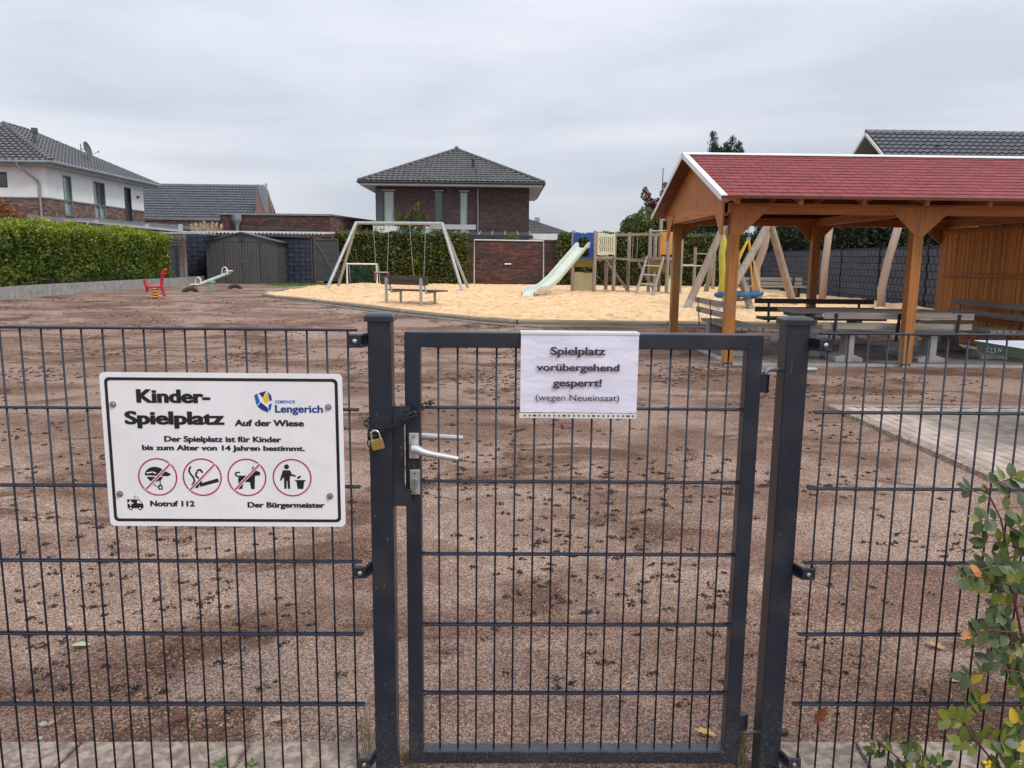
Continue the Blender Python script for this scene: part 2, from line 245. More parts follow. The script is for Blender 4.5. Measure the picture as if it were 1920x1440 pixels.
def soil_material(name, crumb=False):
    m = bpy.data.materials.new(name); m.use_nodes = True; n = m.node_tree; K = n.links.new; N = n.nodes.new
    p = n.nodes['Principled BSDF']; p.inputs['Roughness'].default_value = 1; p.inputs['Specular IOR Level'].default_value = .15
    tc = N('ShaderNodeTexCoord'); gp = N('ShaderNodeNewGeometry')
    def noise_(s, d, st=(1, 1, 1), ro=.5, dist=0):
        mp = N('ShaderNodeMapping'); mp.inputs['Scale'].default_value = st; K(gp.outputs['Position'], mp.inputs[0])
        q = N('ShaderNodeTexNoise'); q.inputs['Scale'].default_value = s; q.inputs['Detail'].default_value = d; q.inputs['Roughness'].default_value = ro
        q.inputs['Distortion'].default_value = dist; K(mp.outputs[0], q.inputs[0]); return q.outputs[0]
    def mrange(x, a, b, c, d):
        q = N('ShaderNodeMapRange'); K(x, q.inputs[0])
        for i, v in enumerate((a, b, c, d)): q.inputs[i + 1].default_value = v
        return q.outputs[0]
    def mixc(f, a, b, mode='MIX'):
        q = N('ShaderNodeMix'); q.data_type = 'RGBA'; q.blend_type = mode
        if hasattr(f, 'is_output'): K(f, q.inputs[0])
        else: q.inputs[0].default_value = f
        for i, v in ((6, a), (7, b)):
            if hasattr(v, 'is_output'): K(v, q.inputs[i])
            else: q.inputs[i].default_value = tuple(v) + (1,)
        return q.outputs[2]
    patch = noise_(.55, 6, (1, 1.5, 1), .6, .6)
    col = mixc(mrange(patch, .44, .56, 0, 1), (.290, .175, .135), (.475, .330, .265))
    moist = noise_(.8, 5, (1, 1.8, 1), .62, .8)
    col = mixc(mrange(moist, .53, .60, 0, .85), col, (.150, .078, .055))
    pale = noise_(.42, 6, (1, 1.6, 1), .65, .5)
    col = mixc(mrange(pale, .55, .66, 0, .65), col, (.58, .44, .36))
    mid = noise_(9, 6, (1, 1, 1), .7)
    col = mixc(mrange(mid, .35, .65, 0, .4), col, mixc(.5, col, (.14, .1, .08)))
    vo = N('ShaderNodeTexVoronoi'); vo.inputs['Scale'].default_value = 135; K(tc.outputs['Object'], vo.inputs['Vector'])
    sp = N('ShaderNodeSeparateColor'); K(vo.outputs['Color'], sp.inputs[0])
    val = mrange(sp.outputs[0], 0, 1, .55, 1.4)
    edge = mrange(vo.outputs['Distance'], .2, .75, 1.15, .5)
    if crumb: val = mrange(gp.outputs['Random Per Island'], 0, 1, .5, 1.6); edge = mrange(noise_(3, 2), 0, 1, 1.1, 1.1)
    mm = N('ShaderNodeMath'); mm.operation = 'MULTIPLY'; K(val, mm.inputs[0]); K(edge, mm.inputs[1])
    hs = N('ShaderNodeHueSaturation'); K(col, hs.inputs['Color']); K(mm.outputs[0], hs.inputs['Value'])
    col = hs.outputs[0]
    if crumb: K(col, p.inputs['Base Color']); return m
    # dark crumbs a few centimetres across
    v2 = N('ShaderNodeTexVoronoi'); v2.inputs['Scale'].default_value = 26; K(tc.outputs['Object'], v2.inputs['Vector'])
    s2 = N('ShaderNodeSeparateColor'); K(v2.outputs['Color'], s2.inputs[0])
    rare = mrange(s2.outputs[0], .90, .92, 0, 1); near = mrange(v2.outputs['Distance'], .12, .42, 1, 0)
    q = N('ShaderNodeMath'); q.operation = 'MULTIPLY'; K(rare, q.inputs[0]); K(near, q.inputs[1])
    q2 = N('ShaderNodeMath'); q2.operation = 'MULTIPLY'; K(q.outputs[0], q2.inputs[0]); K(mrange(noise_(1.3, 3), .42, .6, .1, .85), q2.inputs[1])
    col = mixc(q2.outputs[0], col, (.05, .033, .027))
    # tan seed sprinkled unevenly
    v3 = N('ShaderNodeTexVoronoi'); v3.inputs['Scale'].default_value = 150; K(tc.outputs['Object'], v3.inputs['Vector'])
    s3 = N('ShaderNodeSeparateColor'); K(v3.outputs['Color'], s3.inputs[0])
    q = N('ShaderNodeMath'); q.operation = 'MULTIPLY'; K(mrange(s3.outputs[1], .90, .92, 0, 1), q.inputs[0]); K(mrange(noise_(1.1, 4), .45, .68, .12, .9), q.inputs[1])
    col = mixc(q.outputs[0], col, (.60, .42, .22))
    K(col, p.inputs['Base Color'])
    b = N('ShaderNodeBump'); b.inputs['Strength'].default_value = .9; b.inputs['Distance'].default_value = .012
    h = N('ShaderNodeMath'); h.operation = 'MULTIPLY_ADD'; K(vo.outputs['Distance'], h.inputs[0]); h.inputs[1].default_value = -.5; K(noise_(55, 6, (1, 1, 1), .75), h.inputs[2])
    K(h.outputs[0], b.inputs['Height'])
    b2 = N('ShaderNodeBump'); b2.inputs['Strength'].default_value = .6; b2.inputs['Distance'].default_value = .05; K(noise_(11, 5, (1, 1, 1), .7), b2.inputs['Height']); K(b.outputs[0], b2.inputs['Normal'])
    K(b2.outputs[0], p.inputs['Normal'])
    return m
soil = soil_material('seeded_soil'); crumb_m = soil_material('soil_crumb', True)
sand_m = mat('play_sand', (.86, .60, .345), (.74, .49, .27), ns=2.2, nd=10, lo=.35, hi=.65, rough=1, spec=.1, bump=1, bs=9, bdist=.10, dirt=((.42, .25, .135), 1), dscale=6.5)

# ------------------------------------------------------------------ mesh helpers
OFF = {}                     # world position of every empty
class MB:
    def __init__(s): s.v = []; s.f = []; s.n = 0
    def add(s, v, f):
        b = s.n; s.v.extend([tuple(x) for x in v]); s.n += len(v)
        s.f.extend([tuple(i + b for i in q) for q in f]); return s
    def box(s, x0, y0, z0, x1, y1, z1):
        return s.add([(x0, y0, z0), (x1, y0, z0), (x1, y1, z0), (x0, y1, z0), (x0, y0, z1), (x1, y0, z1), (x1, y1, z1), (x0, y1, z1)],
                     [(0, 3, 2, 1), (4, 5, 6, 7), (0, 1, 5, 4), (1, 2, 6, 5), (2, 3, 7, 6), (3, 0, 4, 7)])
    def beam(s, p, q, w, h, upv=(0, 0, 1)):
        p = Vector(p); q = Vector(q); d = (q - p).normalized(); u = Vector(upv)
        sd = d.cross(u)
        if sd.length < 1e-4: sd = Vector((1, 0, 0))
        sd.normalize(); u = sd.cross(d).normalized(); a = sd * w / 2; b = u * h / 2
        return s.add([p - a - b, p + a - b, p + a + b, p - a + b, q - a - b, q + a - b, q + a + b, q - a + b],
                     [(0, 3, 2, 1), (4, 5, 6, 7), (0, 1, 5, 4), (1, 2, 6, 5), (2, 3, 7, 6), (3, 0, 4, 7)])
    def tube(s, pts, r, n=8, close=False, caps=True):
        P = [Vector(p) for p in pts]; k = len(P); rr = r if hasattr(r, '__len__') else [r] * k
        ref = None; vs = []
        for i in range(k):
            if close: d = (P[(i + 1) % k] - P[i - 1]).normalized()
            else: d = (P[min(i + 1, k - 1)] - P[max(i - 1, 0)]).normalized()
            if ref is None:
                ref = Vector((0, 0, 1)) if abs(d.z) < .9 else Vector((1, 0, 0))
            a = d.cross(ref).normalized(); b = a.cross(d).normalized(); ref = b
            for j in range(n):
                t = 2 * math.pi * j / n; vs.append(P[i] + (a * math.cos(t) + b * math.sin(t)) * rr[i])
        fs = []
        for i in range(k if close else k - 1):
            i2 = (i + 1) % k
            for j in range(n):
                j2 = (j + 1) % n; fs.append((i * n + j, i * n + j2, i2 * n + j2, i2 * n + j))
        if caps and not close:
            fs.append(tuple(range(n))[::-1]); fs.append(tuple((k - 1) * n + j for j in range(n)))
        return s.add(vs, fs)
    def prism(s, poly, o, u, v, d):             # polygon in the u,v plane, extruded by d
        o, u, v, d = Vector(o), Vector(u), Vector(v), Vector(d); k = len(poly)
        a = [o + u * x + v * y for x, y in poly]; b = [p + d for p in a]
        return s.add(a + b, [tuple(range(k))[::-1], tuple(range(k, 2 * k))] + [(i, (i + 1) % k, (i + 1) % k + k, i + k) for i in range(k)])
    def ball(s, c, r, n=8, mm=6, sc=(1, 1, 1), jit=0):
        vs = [(c[0], c[1], c[2] + r * sc[2])]
        for i in range(1, mm):
            t = math.pi * i / mm
            for j in range(n):
                p = 2 * math.pi * j / n; q = 1 + random.uniform(-jit, jit)
                vs.append((c[0] + r * sc[0] * q * math.sin(t) * math.cos(p), c[1] + r * sc[1] * q * math.sin(t) * math.sin(p), c[2] + r * sc[2] * q * math.cos(t)))
        vs.append((c[0], c[1], c[2] - r * sc[2])); fs = []
        for j in range(n):
            fs.append((0, 1 + j, 1 + (j + 1) % n)); e = len(vs) - 1; b = 1 + (mm - 2) * n; fs.append((e, b + (j + 1) % n, b + j))
        for i in range(mm - 2):
            for j in range(n):
                a = 1 + i * n; fs.append((a + j, a + n + j, a + n + (j + 1) % n, a + (j + 1) % n))
        return s.add(vs, fs)
    def lathe(s, prof, c, n=16, axis='z'):
        vs = []; k = len(prof)
        for r, h in prof:
            for j in range(n):
                t = 2 * math.pi * j / n; a, b = r * math.cos(t), r * math.sin(t)
                vs.append({'z': (c[0] + a, c[1] + b, c[2] + h), 'y': (c[0] + a, c[1] + h, c[2] + b), 'x': (c[0] + h, c[1] + a, c[2] + b)}[axis])
        fs = [(i * n + j, i * n + (j + 1) % n, (i + 1) * n + (j + 1) % n, (i + 1) * n + j) for i in range(k - 1) for j in range(n)]
        fs += [tuple(range(n))[::-1], tuple((k - 1) * n + j for j in range(n))]
        return s.add(vs, fs)
    def mesh(s, name, smooth=False, off=(0, 0, 0)):
        me = bpy.data.meshes.new(name); o = Vector(off)
        me.from_pydata([tuple(Vector(v) - o) for v in s.v], [], s.f)
        if smooth: me.polygons.foreach_set('use_smooth', [True] * len(me.polygons))
        me.update(); return me
def link(name, data, mt, parent=None, label=None, kind=None, loc=None, rot=None, scl=None, world=True):
    o = bpy.data.objects.new(name, data); COL.objects.link(o)
    if mt is not None and not data.materials: data.materials.append(mt)
    base = OFF.get(parent.name, Vector((0, 0, 0))) if parent is not None else Vector((0, 0, 0))
    if parent is not None: o.parent = parent
    if loc is not None:
        o.location = Vector(loc) - (base if world else Vector((0, 0, 0)))
        OFF[o.name] = Vector(loc)
    else: OFF[o.name] = base
    if rot is not None: o.rotation_euler = rot
    if scl is not None: o.scale = scl
    if label: o['label'] = label
    if kind: o['kind'] = kind
    return o
def part(name, mb, mt, parent, smooth=False, bevel=0, label=None, kind=None, local=False):
    base = Vector((0, 0, 0)) if local else OFF[parent.name]
    me = mb.mesh(name, smooth, base); o = link(name, me, mt, parent, label, kind)
    if bevel:
        b = o.modifiers.new('bevel', 'BEVEL'); b.width = bevel; b.segments = 2; b.limit_method = 'ANGLE'
    if smooth and hasattr(me, 'set_sharp_from_angle'): me.set_sharp_from_angle(angle=R(40))
    return o
def thing(name, label, cat, loc, rotz=0, group=None):
    o = bpy.data.objects.new(name, None); COL.objects.link(o); o.location = loc; o.rotation_euler = (0, 0, rotz); o.empty_display_size = .1
    o['label'] = label; o['category'] = cat
    if group: o['group'] = group
    OFF[o.name] = Vector(loc) if not rotz else Vector((0, 0, 0)); return o
def single(name, mb, mt, label, cat, group=None, smooth=False, loc=(0, 0, 0), bevel=0, kind=None, rot=None):
    me = mb.mesh(name, smooth, loc); o = link(name, me, mt, None, label, kind, loc=loc, rot=rot); o['category'] = cat
    if group: o['group'] = group
    if bevel:
        b = o.modifiers.new('bevel', 'BEVEL'); b.width = bevel; b.segments = 2; b.limit_method = 'ANGLE'
    return o
def struct(name, mb, mt, smooth=False):
    o = link(name, mb.mesh(name, smooth), mt); o['kind'] = 'structure'; return o
def npmesh(name, V, F, mt, parent=None, kind=None, smooth=False, label=None, cat=None):
    """vertices (n,3) in world space, faces (m,k) of one size"""
    base = np.array(OFF[parent.name]) if parent is not None else np.zeros(3)
    V = (V - base).astype(np.float32); me = bpy.data.meshes.new(name); k = F.shape[1]
    me.vertices.add(len(V)); me.vertices.foreach_set('co', V.ravel())
    me.loops.add(F.size); me.loops.foreach_set('vertex_index', F.ravel().astype(np.int32))
    me.polygons.add(len(F)); me.polygons.foreach_set('loop_start', np.arange(0, F.size, k, dtype=np.int32)); me.polygons.foreach_set('loop_total', np.full(len(F), k, dtype=np.int32))
    if smooth: me.polygons.foreach_set('use_smooth', np.ones(len(F), bool))
    me.update(calc_edges=True); me.validate()
    o = link(name, me, mt, parent, label, kind)
    if cat: o['category'] = cat
    return o
def norm(a): return a / np.maximum(np.linalg.norm(a, axis=1, keepdims=True), 1e-9)
def leaf_cloud(C, size, up_bias=.4, elong=1.9, outward=None, fold=.25, rs=RS):
    """folded four-point leaves at centres C"""
    n = len(C); d = rs.normal(size=(n, 3)); 
    if outward is not None: d += outward * 1.0
    d[:, 2] += up_bias; d = norm(d)
    t = norm(np.cross(d, rs.normal(size=(n, 3)))); nn = np.cross(d, t)
    s = (size * rs.uniform(.6, 1.25, n))[:, None]; w = s / elong
    a = C - d * s * .5; b = C + d * s * .5; c = C + t * w * .5 + nn * w * fold; e = C - t * w * .5 + nn * w * fold
    V = np.stack([a, c, b, e], 1).reshape(-1, 3); i = np.arange(n) * 4
    F = np.stack([i, i + 1, i + 2, i, i + 2, i + 3], 1).reshape(-1, 3)
    return V, F

# ------------------------------------------------------------------ terrain
def smst(t): t = min(max(t, 0), 1); return t * t * (3 - 2 * t)
def gz(y): return .3 * smst((y - 12) / 10)
def flat_zone(x, y):
    f = 1.0
    if 3.0 < x < 9.5 and 10.3 < y < 15.2: f = 0
    if x > 3.1 and 4.2 < y < 7.7: f = 0
    return f
def bump_h(x, y):
    h = .020 * noise.noise((x * .35, y * .55, 1.7)) + .012 * noise.noise((x * 1.1, y * 1.6, 5.1))
    k = smst((y - 2.2) / 1.5) * (1 - smst((y - 30) / 6))
    return h * k * flat_zone(x, y)
def gh(x, y): return gz(y) + bump_h(x, y)
def axis(breaks):
    out = []
    for a, b, st in breaks: out += list(np.arange(a, b, st))
    return np.array(out + [breaks[-1][1]])
xs = axis([(-600, -60, 90), (-60, -16, 4), (-16, -4, .35), (-4, 4, .05), (4, 14, .25), (14, 60, 4), (60, 600, 90)])
ys = axis([(-60, -4, 8), (-4, 1.8, .4), (1.8, 7, .045), (7, 14, .09), (14, 40, .3), (40, 100, 6), (100, 1200, 110)])
V = np.zeros((len(xs) * len(ys), 3)); kk = 0
for y in ys:
    for x in xs:
        z = gh(x, y)
        if 1.8 < y < 7 and -4 < x < 4: z += .004 * noise.noise((x * 9, y * 9, 3.3)) * smst((y - 2.13) * 4)
        V[kk] = (x, y, z); kk += 1
nx, ny = len(xs), len(ys)
ii = (np.arange(ny - 1)[:, None] * nx + np.arange(nx - 1)[None, :]).ravel()
F = np.stack([ii, ii + 1, ii + 1 + nx, ii + nx], 1)
o = npmesh('ground', V, F, soil, smooth=True); o['kind'] = 'structure'

def scatter_lumps(name, n, xr, yr, size, mt, seed, squash=.55, dens=None, lump=1, ydist=1.0):
    rs = np.random.RandomState(seed)
    ico = np.array([(0, 0, 1), (.894, 0, .447), (.276, .851, .447), (-.724, .526, .447), (-.724, -.526, .447), (.276, -.851, .447),
                    (.724, .526, -.447), (-.276, .851, -.447), (-.894, 0, -.447), (-.276, -.851, -.447), (.724, -.526, -.447), (0, 0, -1)])
    fi = np.array([(0, 1, 2), (0, 2, 3), (0, 3, 4), (0, 4, 5), (0, 5, 1), (1, 6, 2), (2, 7, 3), (3, 8, 4), (4, 9, 5), (5, 10, 1), (6, 7, 2), (7, 8, 3), (8, 9, 4), (9, 10, 5), (10, 6, 1), (11, 7, 6), (11, 8, 7), (11, 9, 8), (11, 10, 9), (11, 6, 10)])
    if lump == 0:
        ico = np.array([(1, 0, 0), (0, 1, 0), (-1, 0, 0), (0, -1, 0), (0, 0, 1.)]); fi = np.array([(0, 1, 4), (1, 2, 4), (2, 3, 4), (3, 0, 4)])
    P = []; 
    while len(P) < n:
        y = yr[0] + (yr[1] - yr[0]) * rs.rand() ** ydist; x = rs.uniform(*xr) * (y / yr[1])
        if dens and rs.rand() > dens(x, y): continue
        if not flat_zone(x, y): continue
        P.append((x, y, gh(x, y)))
        if lump == 2:
            w_ = rs.uniform(.005, .014)
            for _ in range(rs.randint(5, 18)): P.append((x + rs.normal() * w_ * 1.3, y + rs.normal() * w_, gh(x, y) + abs(rs.normal()) * .004))
    P = np.array(P); n = len(P); k = len(ico)
    s = rs.uniform(size[0], size[1], n) * np.clip(P[:, 1] / 4.2, .6, 1)
    B = ico[None] * rs.uniform(.65, 1.3, (n, k, 1)) * s[:, None, None]; B[:, :, 2] *= squash
    a = rs.uniform(0, 6.28, n); c, sn = np.cos(a)[:, None], np.sin(a)[:, None]
    st = rs.uniform(1, 1.5, n)[:, None]; X = B[:, :, 0] * st
    B2 = np.stack([X * c - B[:, :, 1] * sn, X * sn + B[:, :, 1] * c, B[:, :, 2]], 2) + P[:, None]
    F = (fi[None] + (np.arange(n) * k)[:, None, None]).reshape(-1, 3)
    o = npmesh(name, B2.reshape(-1, 3), F, mt, kind='stuff'); return o
def clump(x, y): return max(.08, min(1, .12 + .45 * math.exp(-((x - .5) / 1.1) ** 2) + 2.2 * noise.noise((x * .9, y * .9, 9))))
o = scatter_lumps('dark_soil_clods', 14000, (-6.4, 6.4), (2.25, 9.8), (.0022, .0082), clod_m, 3, .85, clump, 2, .95)
o['label'] = 'dark moist clods lying scattered on the seeded soil'; 
o = scatter_lumps('far_soil_clods', 5200, (-16, 9), (8.5, 22), (.010, .030), clod_m, 4, .4, clump, 1)
o['label'] = 'small dark lumps across the far soil'
o = scatter_lumps('soil_crumbs', 105000, (-4.2, 4.2), (2.16, 6.2), (.0017, .0046), crumb_m, 5, .6, None, 0, 1.0)
o['label'] = 'fine pale and dark soil crumbs covering the near ground'
def seedy(x, y): return max(.05, 3.0 * noise.noise((x * 1.1, y * 1.1, 21)) + .25)
o = scatter_lumps('grass_seed', 4200, (-2.8, 2.8), (2.16, 4.4), (.0016, .0032), seed_m, 6, .5, seedy, 0, 1.0)
o['label'] = 'tan grass seed sprinkled on the near soil'

# base slabs under the fence
t = thing('fence_foot_slabs', 'row of dusty grey concrete slabs under the anthracite mesh fence', 'slabs', (0, 1.98, 0))
t['kind'] = 'structure'; del t['category']
def slab_row(x0, joints, x1):
    e = [x0] + joints + [x1]
    for a, b in zip(e[:-1], e[1:]):
        mb = MB(); sk = .03; y0, y1 = 1.80, 2.105; z = .012
        mb.prism([(a + .006, y0), (b - .006, y0), (b + sk - .006, y1 + .0), (a + sk + .006, y1)], (0, 0, z - .06), (1, 0, 0), (0, 1, 0), (0, 0, .06))
        part('slab', mb, slab_m, t, bevel=.006)
slab_row(-2.75, [-2.25, -1.75, -1.26, -.76], -.335); slab_row(.80, [1.05, 1.56, 2.06], 2.6)
# inner soil patch under the gate is part of the ground

# ------------------------------------------------------------------ sand bed with log edging
fx = [-7.35, -6.9, -6.4, -5.6, -4.07, -2.35, -.43, .37, 3.53, 8.2, 11.2]; fy = [24.3, 23.1, 22.3, 21.55, 19.84, 18.2, 16.7, 16.25, 16.2, 16.25, 16.3]
bx = [-7.5, -7.35, -6.9, -6.2, -5, 11.2]; by = [27, 31, 34.5, 36.2, 36.5, 36.5]
cols = np.arange(-7.35, 11.2, .07); rows = 260; V = []
for x in cols:
    a = np.interp(x, fx, fy); b = np.interp(x, bx, by)
    for j in range(rows + 1):
        y = a + (b - a) * j / rows; e = min(1, (j / rows) * 12, (1 - j / rows) * 12)
        h = .03 + e * (.035 * noise.noise((x * 1.3, y * .9, 0)) + .03 * noise.noise((x * 2.6, y * 2.0, 4)) + .034 * noise.noise((x * 5.2, y * 4.6, 8)) + .02)
        V.append((x, y, gz(y) + h + .03 * (1 if y > 25 else y / 25)))
V = np.array(V); nr = rows + 1; ii = (np.arange(len(cols) - 1)[:, None] * nr + np.arange(rows)[None]).ravel()
o = npmesh('sand_bed', V, np.stack([ii, ii + nr, ii + nr + 1, ii + 1], 1), sand_m, smooth=True); o['kind'] = 'structure'
t = thing('log_edging', 'low edging of half-buried round logs along the front of the yellow sand bed', 'edging', (0, 16, .1))
pts = [(-7.62, 31, .3), (-7.7, 27.5, .3), (-7.5, 24.8, .3), (-7.1, 23.45, .3)] + [(x, y, gz(y)) for x, y in zip(fx[2:], fy[2:])]
def resample(pts, L_):
    out = []; 
    for a, b in zip(pts[:-1], pts[1:]):
        a = Vector(a); b = Vector(b); d = (b - a).length; k = max(1, round(d / L_))
        for i in range(k): out.append((a.lerp(b, i / k), a.lerp(b, (i + 1) / k)))
    return out
for a, b in resample(pts, 2.4):
    d = (b - a).normalized(); z = Vector((0, 0, .035)); r = random.uniform(.062, .078)
    mb = MB(); mid = (a + b) / 2 + Vector((0, 0, random.uniform(-.01, .01)))
    mb.tube([a + d * .01 + z, mid + z, b - d * .01 + z], [r, r * 1.03, r * .97], 12); part('log', mb, log_x, t, smooth=True)
t = thing('kerb_strip', 'thin pale kerb strip in the soil just in front of the sand bed logs', 'kerb', (0, 16, .1))
for a, b in resample([(p[0] - (.05 if i > 3 else .25), p[1] - .38, p[2] + .012) for i, p in enumerate(pts[5:], 5)], 3.0):
    mb = MB(); mb.beam(a, b, .05, .03); part('kerb_stone', mb, conc_pale, t)
# lawn strip beside the shed
mb = MB(); mb.prism([(-10.2, 33.2), (-8.9, 32.2), (-7.75, 32.3), (-6.9, 35.4), (-9.6, 37)], (0, 0, .302), (1, 0, 0), (0, 1, 0), (0, 0, .01)); struct('lawn', mb, lawnm)
C = np.stack([RS.uniform(-10, -7.2, 5000), RS.uniform(32.6, 36, 5000), np.full(5000, .33)], 1); C = C[(C[:, 0] * .6 + C[:, 1] > 27.2)]
Vv, Ff = leaf_cloud(C, .09, 2.0, 6); o = npmesh('lawn_grass', Vv, Ff, lawnm, kind='stuff'); o['label'] = 'patch of short green grass beside the metal shed'

# ------------------------------------------------------------------ paved areas
def paving(name, label, x0, x1, y0, y1, pw, pl, mt, z, limit=300, cam_sort=True):
    t = thing(name, label, 'paving', (x0, y0, z)); t['kind'] = 'structure'; del t['category']
    mb = MB(); mb.box(x0 - .03, y0 - .03, z - .08, x1, y1, z - .012); part('bedding', mb, joint_m, t)
    g = .0045; me = {}
    def brickmesh(w, l):
        key = (round(w, 3), round(l, 3))
        if key not in me:
            b = MB(); c = .006; a, d = w / 2 - g, l / 2 - g
            b.add([(-a, -d, -.03), (a, -d, -.03), (a, d, -.03), (-a, d, -.03), (-a, -d, -c), (a, -d, -c), (a, d, -c), (-a, d, -c), (-a + c, -d + c, 0), (a - c, -d + c, 0), (a - c, d - c, 0), (-a + c, d - c, 0)],
                  [(0, 1, 5, 4), (1, 2, 6, 5), (2, 3, 7, 6), (3, 0, 4, 7), (4, 5, 9, 8), (5, 6, 10, 9), (6, 7, 11, 10), (7, 4, 8, 11), (8, 9, 10, 11)])
            me[key] = b.mesh('paver'); me[key].materials.append(mt)
        return me[key]
    L_ = []; i = 0; x = x0
    while x < x1 - .01:
        y = y0 - (pl / 2 if i % 2 else 0)
        while y < y1 - .01:
            a, b = max(y, y0), min(y + pl, y1)
            if b - a > .03: L_.append((x + pw / 2, (a + b) / 2, b - a))
            y += pl
        x += pw; i += 1
    def inview(c): 
        u = c[0] / max(c[1], .1); return (0 if u < .72 else 50) + math.hypot(c[0], c[1])
    L_.sort(key=inview); rest = MB()
    for k, (cx, cyy, l) in enumerate(L_):
        zz = z + random.uniform(-.0025, .0025)
        if k < limit: link('paver', brickmesh(pw, l), mt, t, loc=(cx, cyy, zz), rot=(random.uniform(-.006, .006), random.uniform(-.006, .006), 0))
        else:
            a, d = pw / 2 - g, l / 2 - g; rest.box(cx - a, cyy - d, zz - .03, cx + a, cyy + d, zz)
    if rest.n: part('far_pavers', rest, mt, t, kind='stuff')
    return t
paving('paved_court', 'grey rectangular pavers of the court by the table tennis table', 3.32 + .12, 7.4, 4.2, 7.48, .105, .21, paver_m, .030)
mb = MB()
mb.box(3.31, 4.2, -.03, 3.425, 7.6, .034); mb.box(3.427, 7.484, -.03, 7.4, 7.60, .033); struct('court_edging_kerb', mb, slab_m)
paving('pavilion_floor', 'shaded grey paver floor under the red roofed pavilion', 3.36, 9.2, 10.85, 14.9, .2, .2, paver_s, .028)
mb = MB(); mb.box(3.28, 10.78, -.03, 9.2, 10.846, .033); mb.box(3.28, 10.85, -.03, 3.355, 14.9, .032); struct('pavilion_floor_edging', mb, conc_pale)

# ------------------------------------------------------------------ mesh fence panels
ROW0, PITCHZ = 1.2585, .2
def fence_panel(name, label, x0, n, y, xa, xb, rods_z):
    t = thing(name, label, 'fence', (x0, y, 0))
    b = MB(); b.tube([(0, 0, rods_z[-1] - .002), (0, 0, rods_z[0] + .028 if False else rods_z[0])], .0026, 8); wm = b.mesh('vertical_wire', True)
    for i in range(n):
        link('vertical_wire', wm, wire_m, t, loc=(x0 + .05 * i, y, 0), rot=(0, random.uniform(-.0012, .0012), 0))
    for z in rods_z:
        for s in (-1, 1):
            mb = MB(); mb.tube([(xa, y + s * .0058, z + random.uniform(-.0008, .0008)), (xb, y + s * .0058, z)], .0031, 8); part('horizontal_rod', mb, wire_m, t, smooth=True)
    return t
rz = [1.2585 - .2 * k for k in range(7)]
fence_panel('mesh_fence_panel', 'anthracite double rod mesh fence panel carrying the playground sign', -1.1762 - .05 * 26, 43, 1.9, -2.5, -.352, rz)
fence_panel('mesh_fence_panel', 'anthracite double rod mesh fence panel behind the rose bush', .8209, 34, 1.9, .797, 2.5, [z + .002 for z in rz])

def post(x, label, side):
    t = thing('gate_post', label, 'post', (x, 1.97, 0), group='gate posts')
    a = (x - .0292); y0, y1 = 1.922, 1.982
    mb = MB(); mb.box(a, y0, -.05, a + .0585, y1, 1.285); part('shaft', mb, anth, t, bevel=.003)
    mb = MB(); h = .0365; c = .030
    mb.add([(x - h, y0 - .007, 1.278), (x + h, y0 - .007, 1.278), (x + h, y1 + .007, 1.278), (x - h, y1 + .007, 1.278), (x - h, y0 - .007, 1.292), (x + h, y0 - .007, 1.292), (x + h, y1 + .007, 1.292), (x - h, y1 + .007, 1.292),
            (x - c, y0 + .002, 1.298), (x + c, y0 + .002, 1.298), (x + c, y1 - .002, 1.298), (x - c, y1 - .002, 1.298)],
           [(0, 3, 2, 1), (0, 1, 5, 4), (1, 2, 6, 5), (2, 3, 7, 6), (3, 0, 4, 7), (4, 5, 9, 8), (5, 6, 10, 9), (6, 7, 11, 10), (7, 4, 8, 11), (8, 9, 10, 11)])
    part('cap', mb, anth, t, bevel=.0012)
    for z in (1.233, .634, .092):
        xe = x + side * .029
        mb = MB()
        # pressed channel clamp: plate plus two rolled flanges
        x2 = xe + side * .040; xm = xe + side * .010
        for zz, hh in ((z, .012),): mb.prism([(xm, zz - hh), (x2, zz - hh), (x2, zz + hh), (xm, zz + hh)], (0, 1.884, 0), (1, 0, 0), (0, 0, 1), (0, .003, 0))
        for sg in (-1, 1):
            mb.tube([(xe - side * .001, 1.925, z + sg * .013), (xe + side * .004, 1.912, z + sg * .013), (xm, 1.889, z + sg * .0125), (x2, 1.886, z + sg * .0125)], .0042, 8)
            mb.beam((x2, 1.886, z + sg * .013), (x2 + side * .003, 1.912, z + sg * .013), .004, .008)
        mb.box(min(x2, x2 + side * .003), 1.885, z - .014, max(x2, x2 + side * .003), 1.912, z + .014)
        mb.add([(xe, 1.925, z - .014), (xm, 1.887, z - .014), (xm, 1.887, z + .014), (xe, 1.925, z + .014)], [(0, 1, 2, 3), (3, 2, 1, 0)])
        cl = part('clamp', mb, anth, t)
        mb = MB(); mb.lathe([(.0064, 0), (.0064, -.0012), (.0055, -.0035), (.003, -.0048), (.0004, -.0052)], (xe + side * .024, 1.883, z), 14, 'y'); part('bolt', mb, chrome, cl, smooth=True)
    return t
pl = post(-.3018, 'anthracite square gate post with the brass padlock hung on it', -1)
pr = post(.7535, 'anthracite square gate post that carries the gate hinges', 1)
mb = MB(); mb.prism([(-.2725, .797), (-.2265, .797), (-.2265, .835), (-.2285, .838), (-.2400, .845), (-.2435, .852), (-.2435, 1.010), (-.2400, 1.018), (-.2265, 1.022), (-.2265, 1.062), (-.2725, 1.062)], (0, 1.9335, 0), (1, 0, 0), (0, 0, 1), (0, .004, 0))
sk = part('strike_plate', mb, anth, pl)
mb = MB(); mb.box(-.2745, 1.9375, .797, -.2705, 1.980, 1.062); part('strike_flange', mb, anth, sk)
for z in (1.051, .807):
    mb = MB(); mb.lathe([(.004, 0), (.004, -.002), (.001, -.0035)], (-.238, 1.9335, z), 10, 'y'); part('rivet', mb, black, sk, smooth=True)

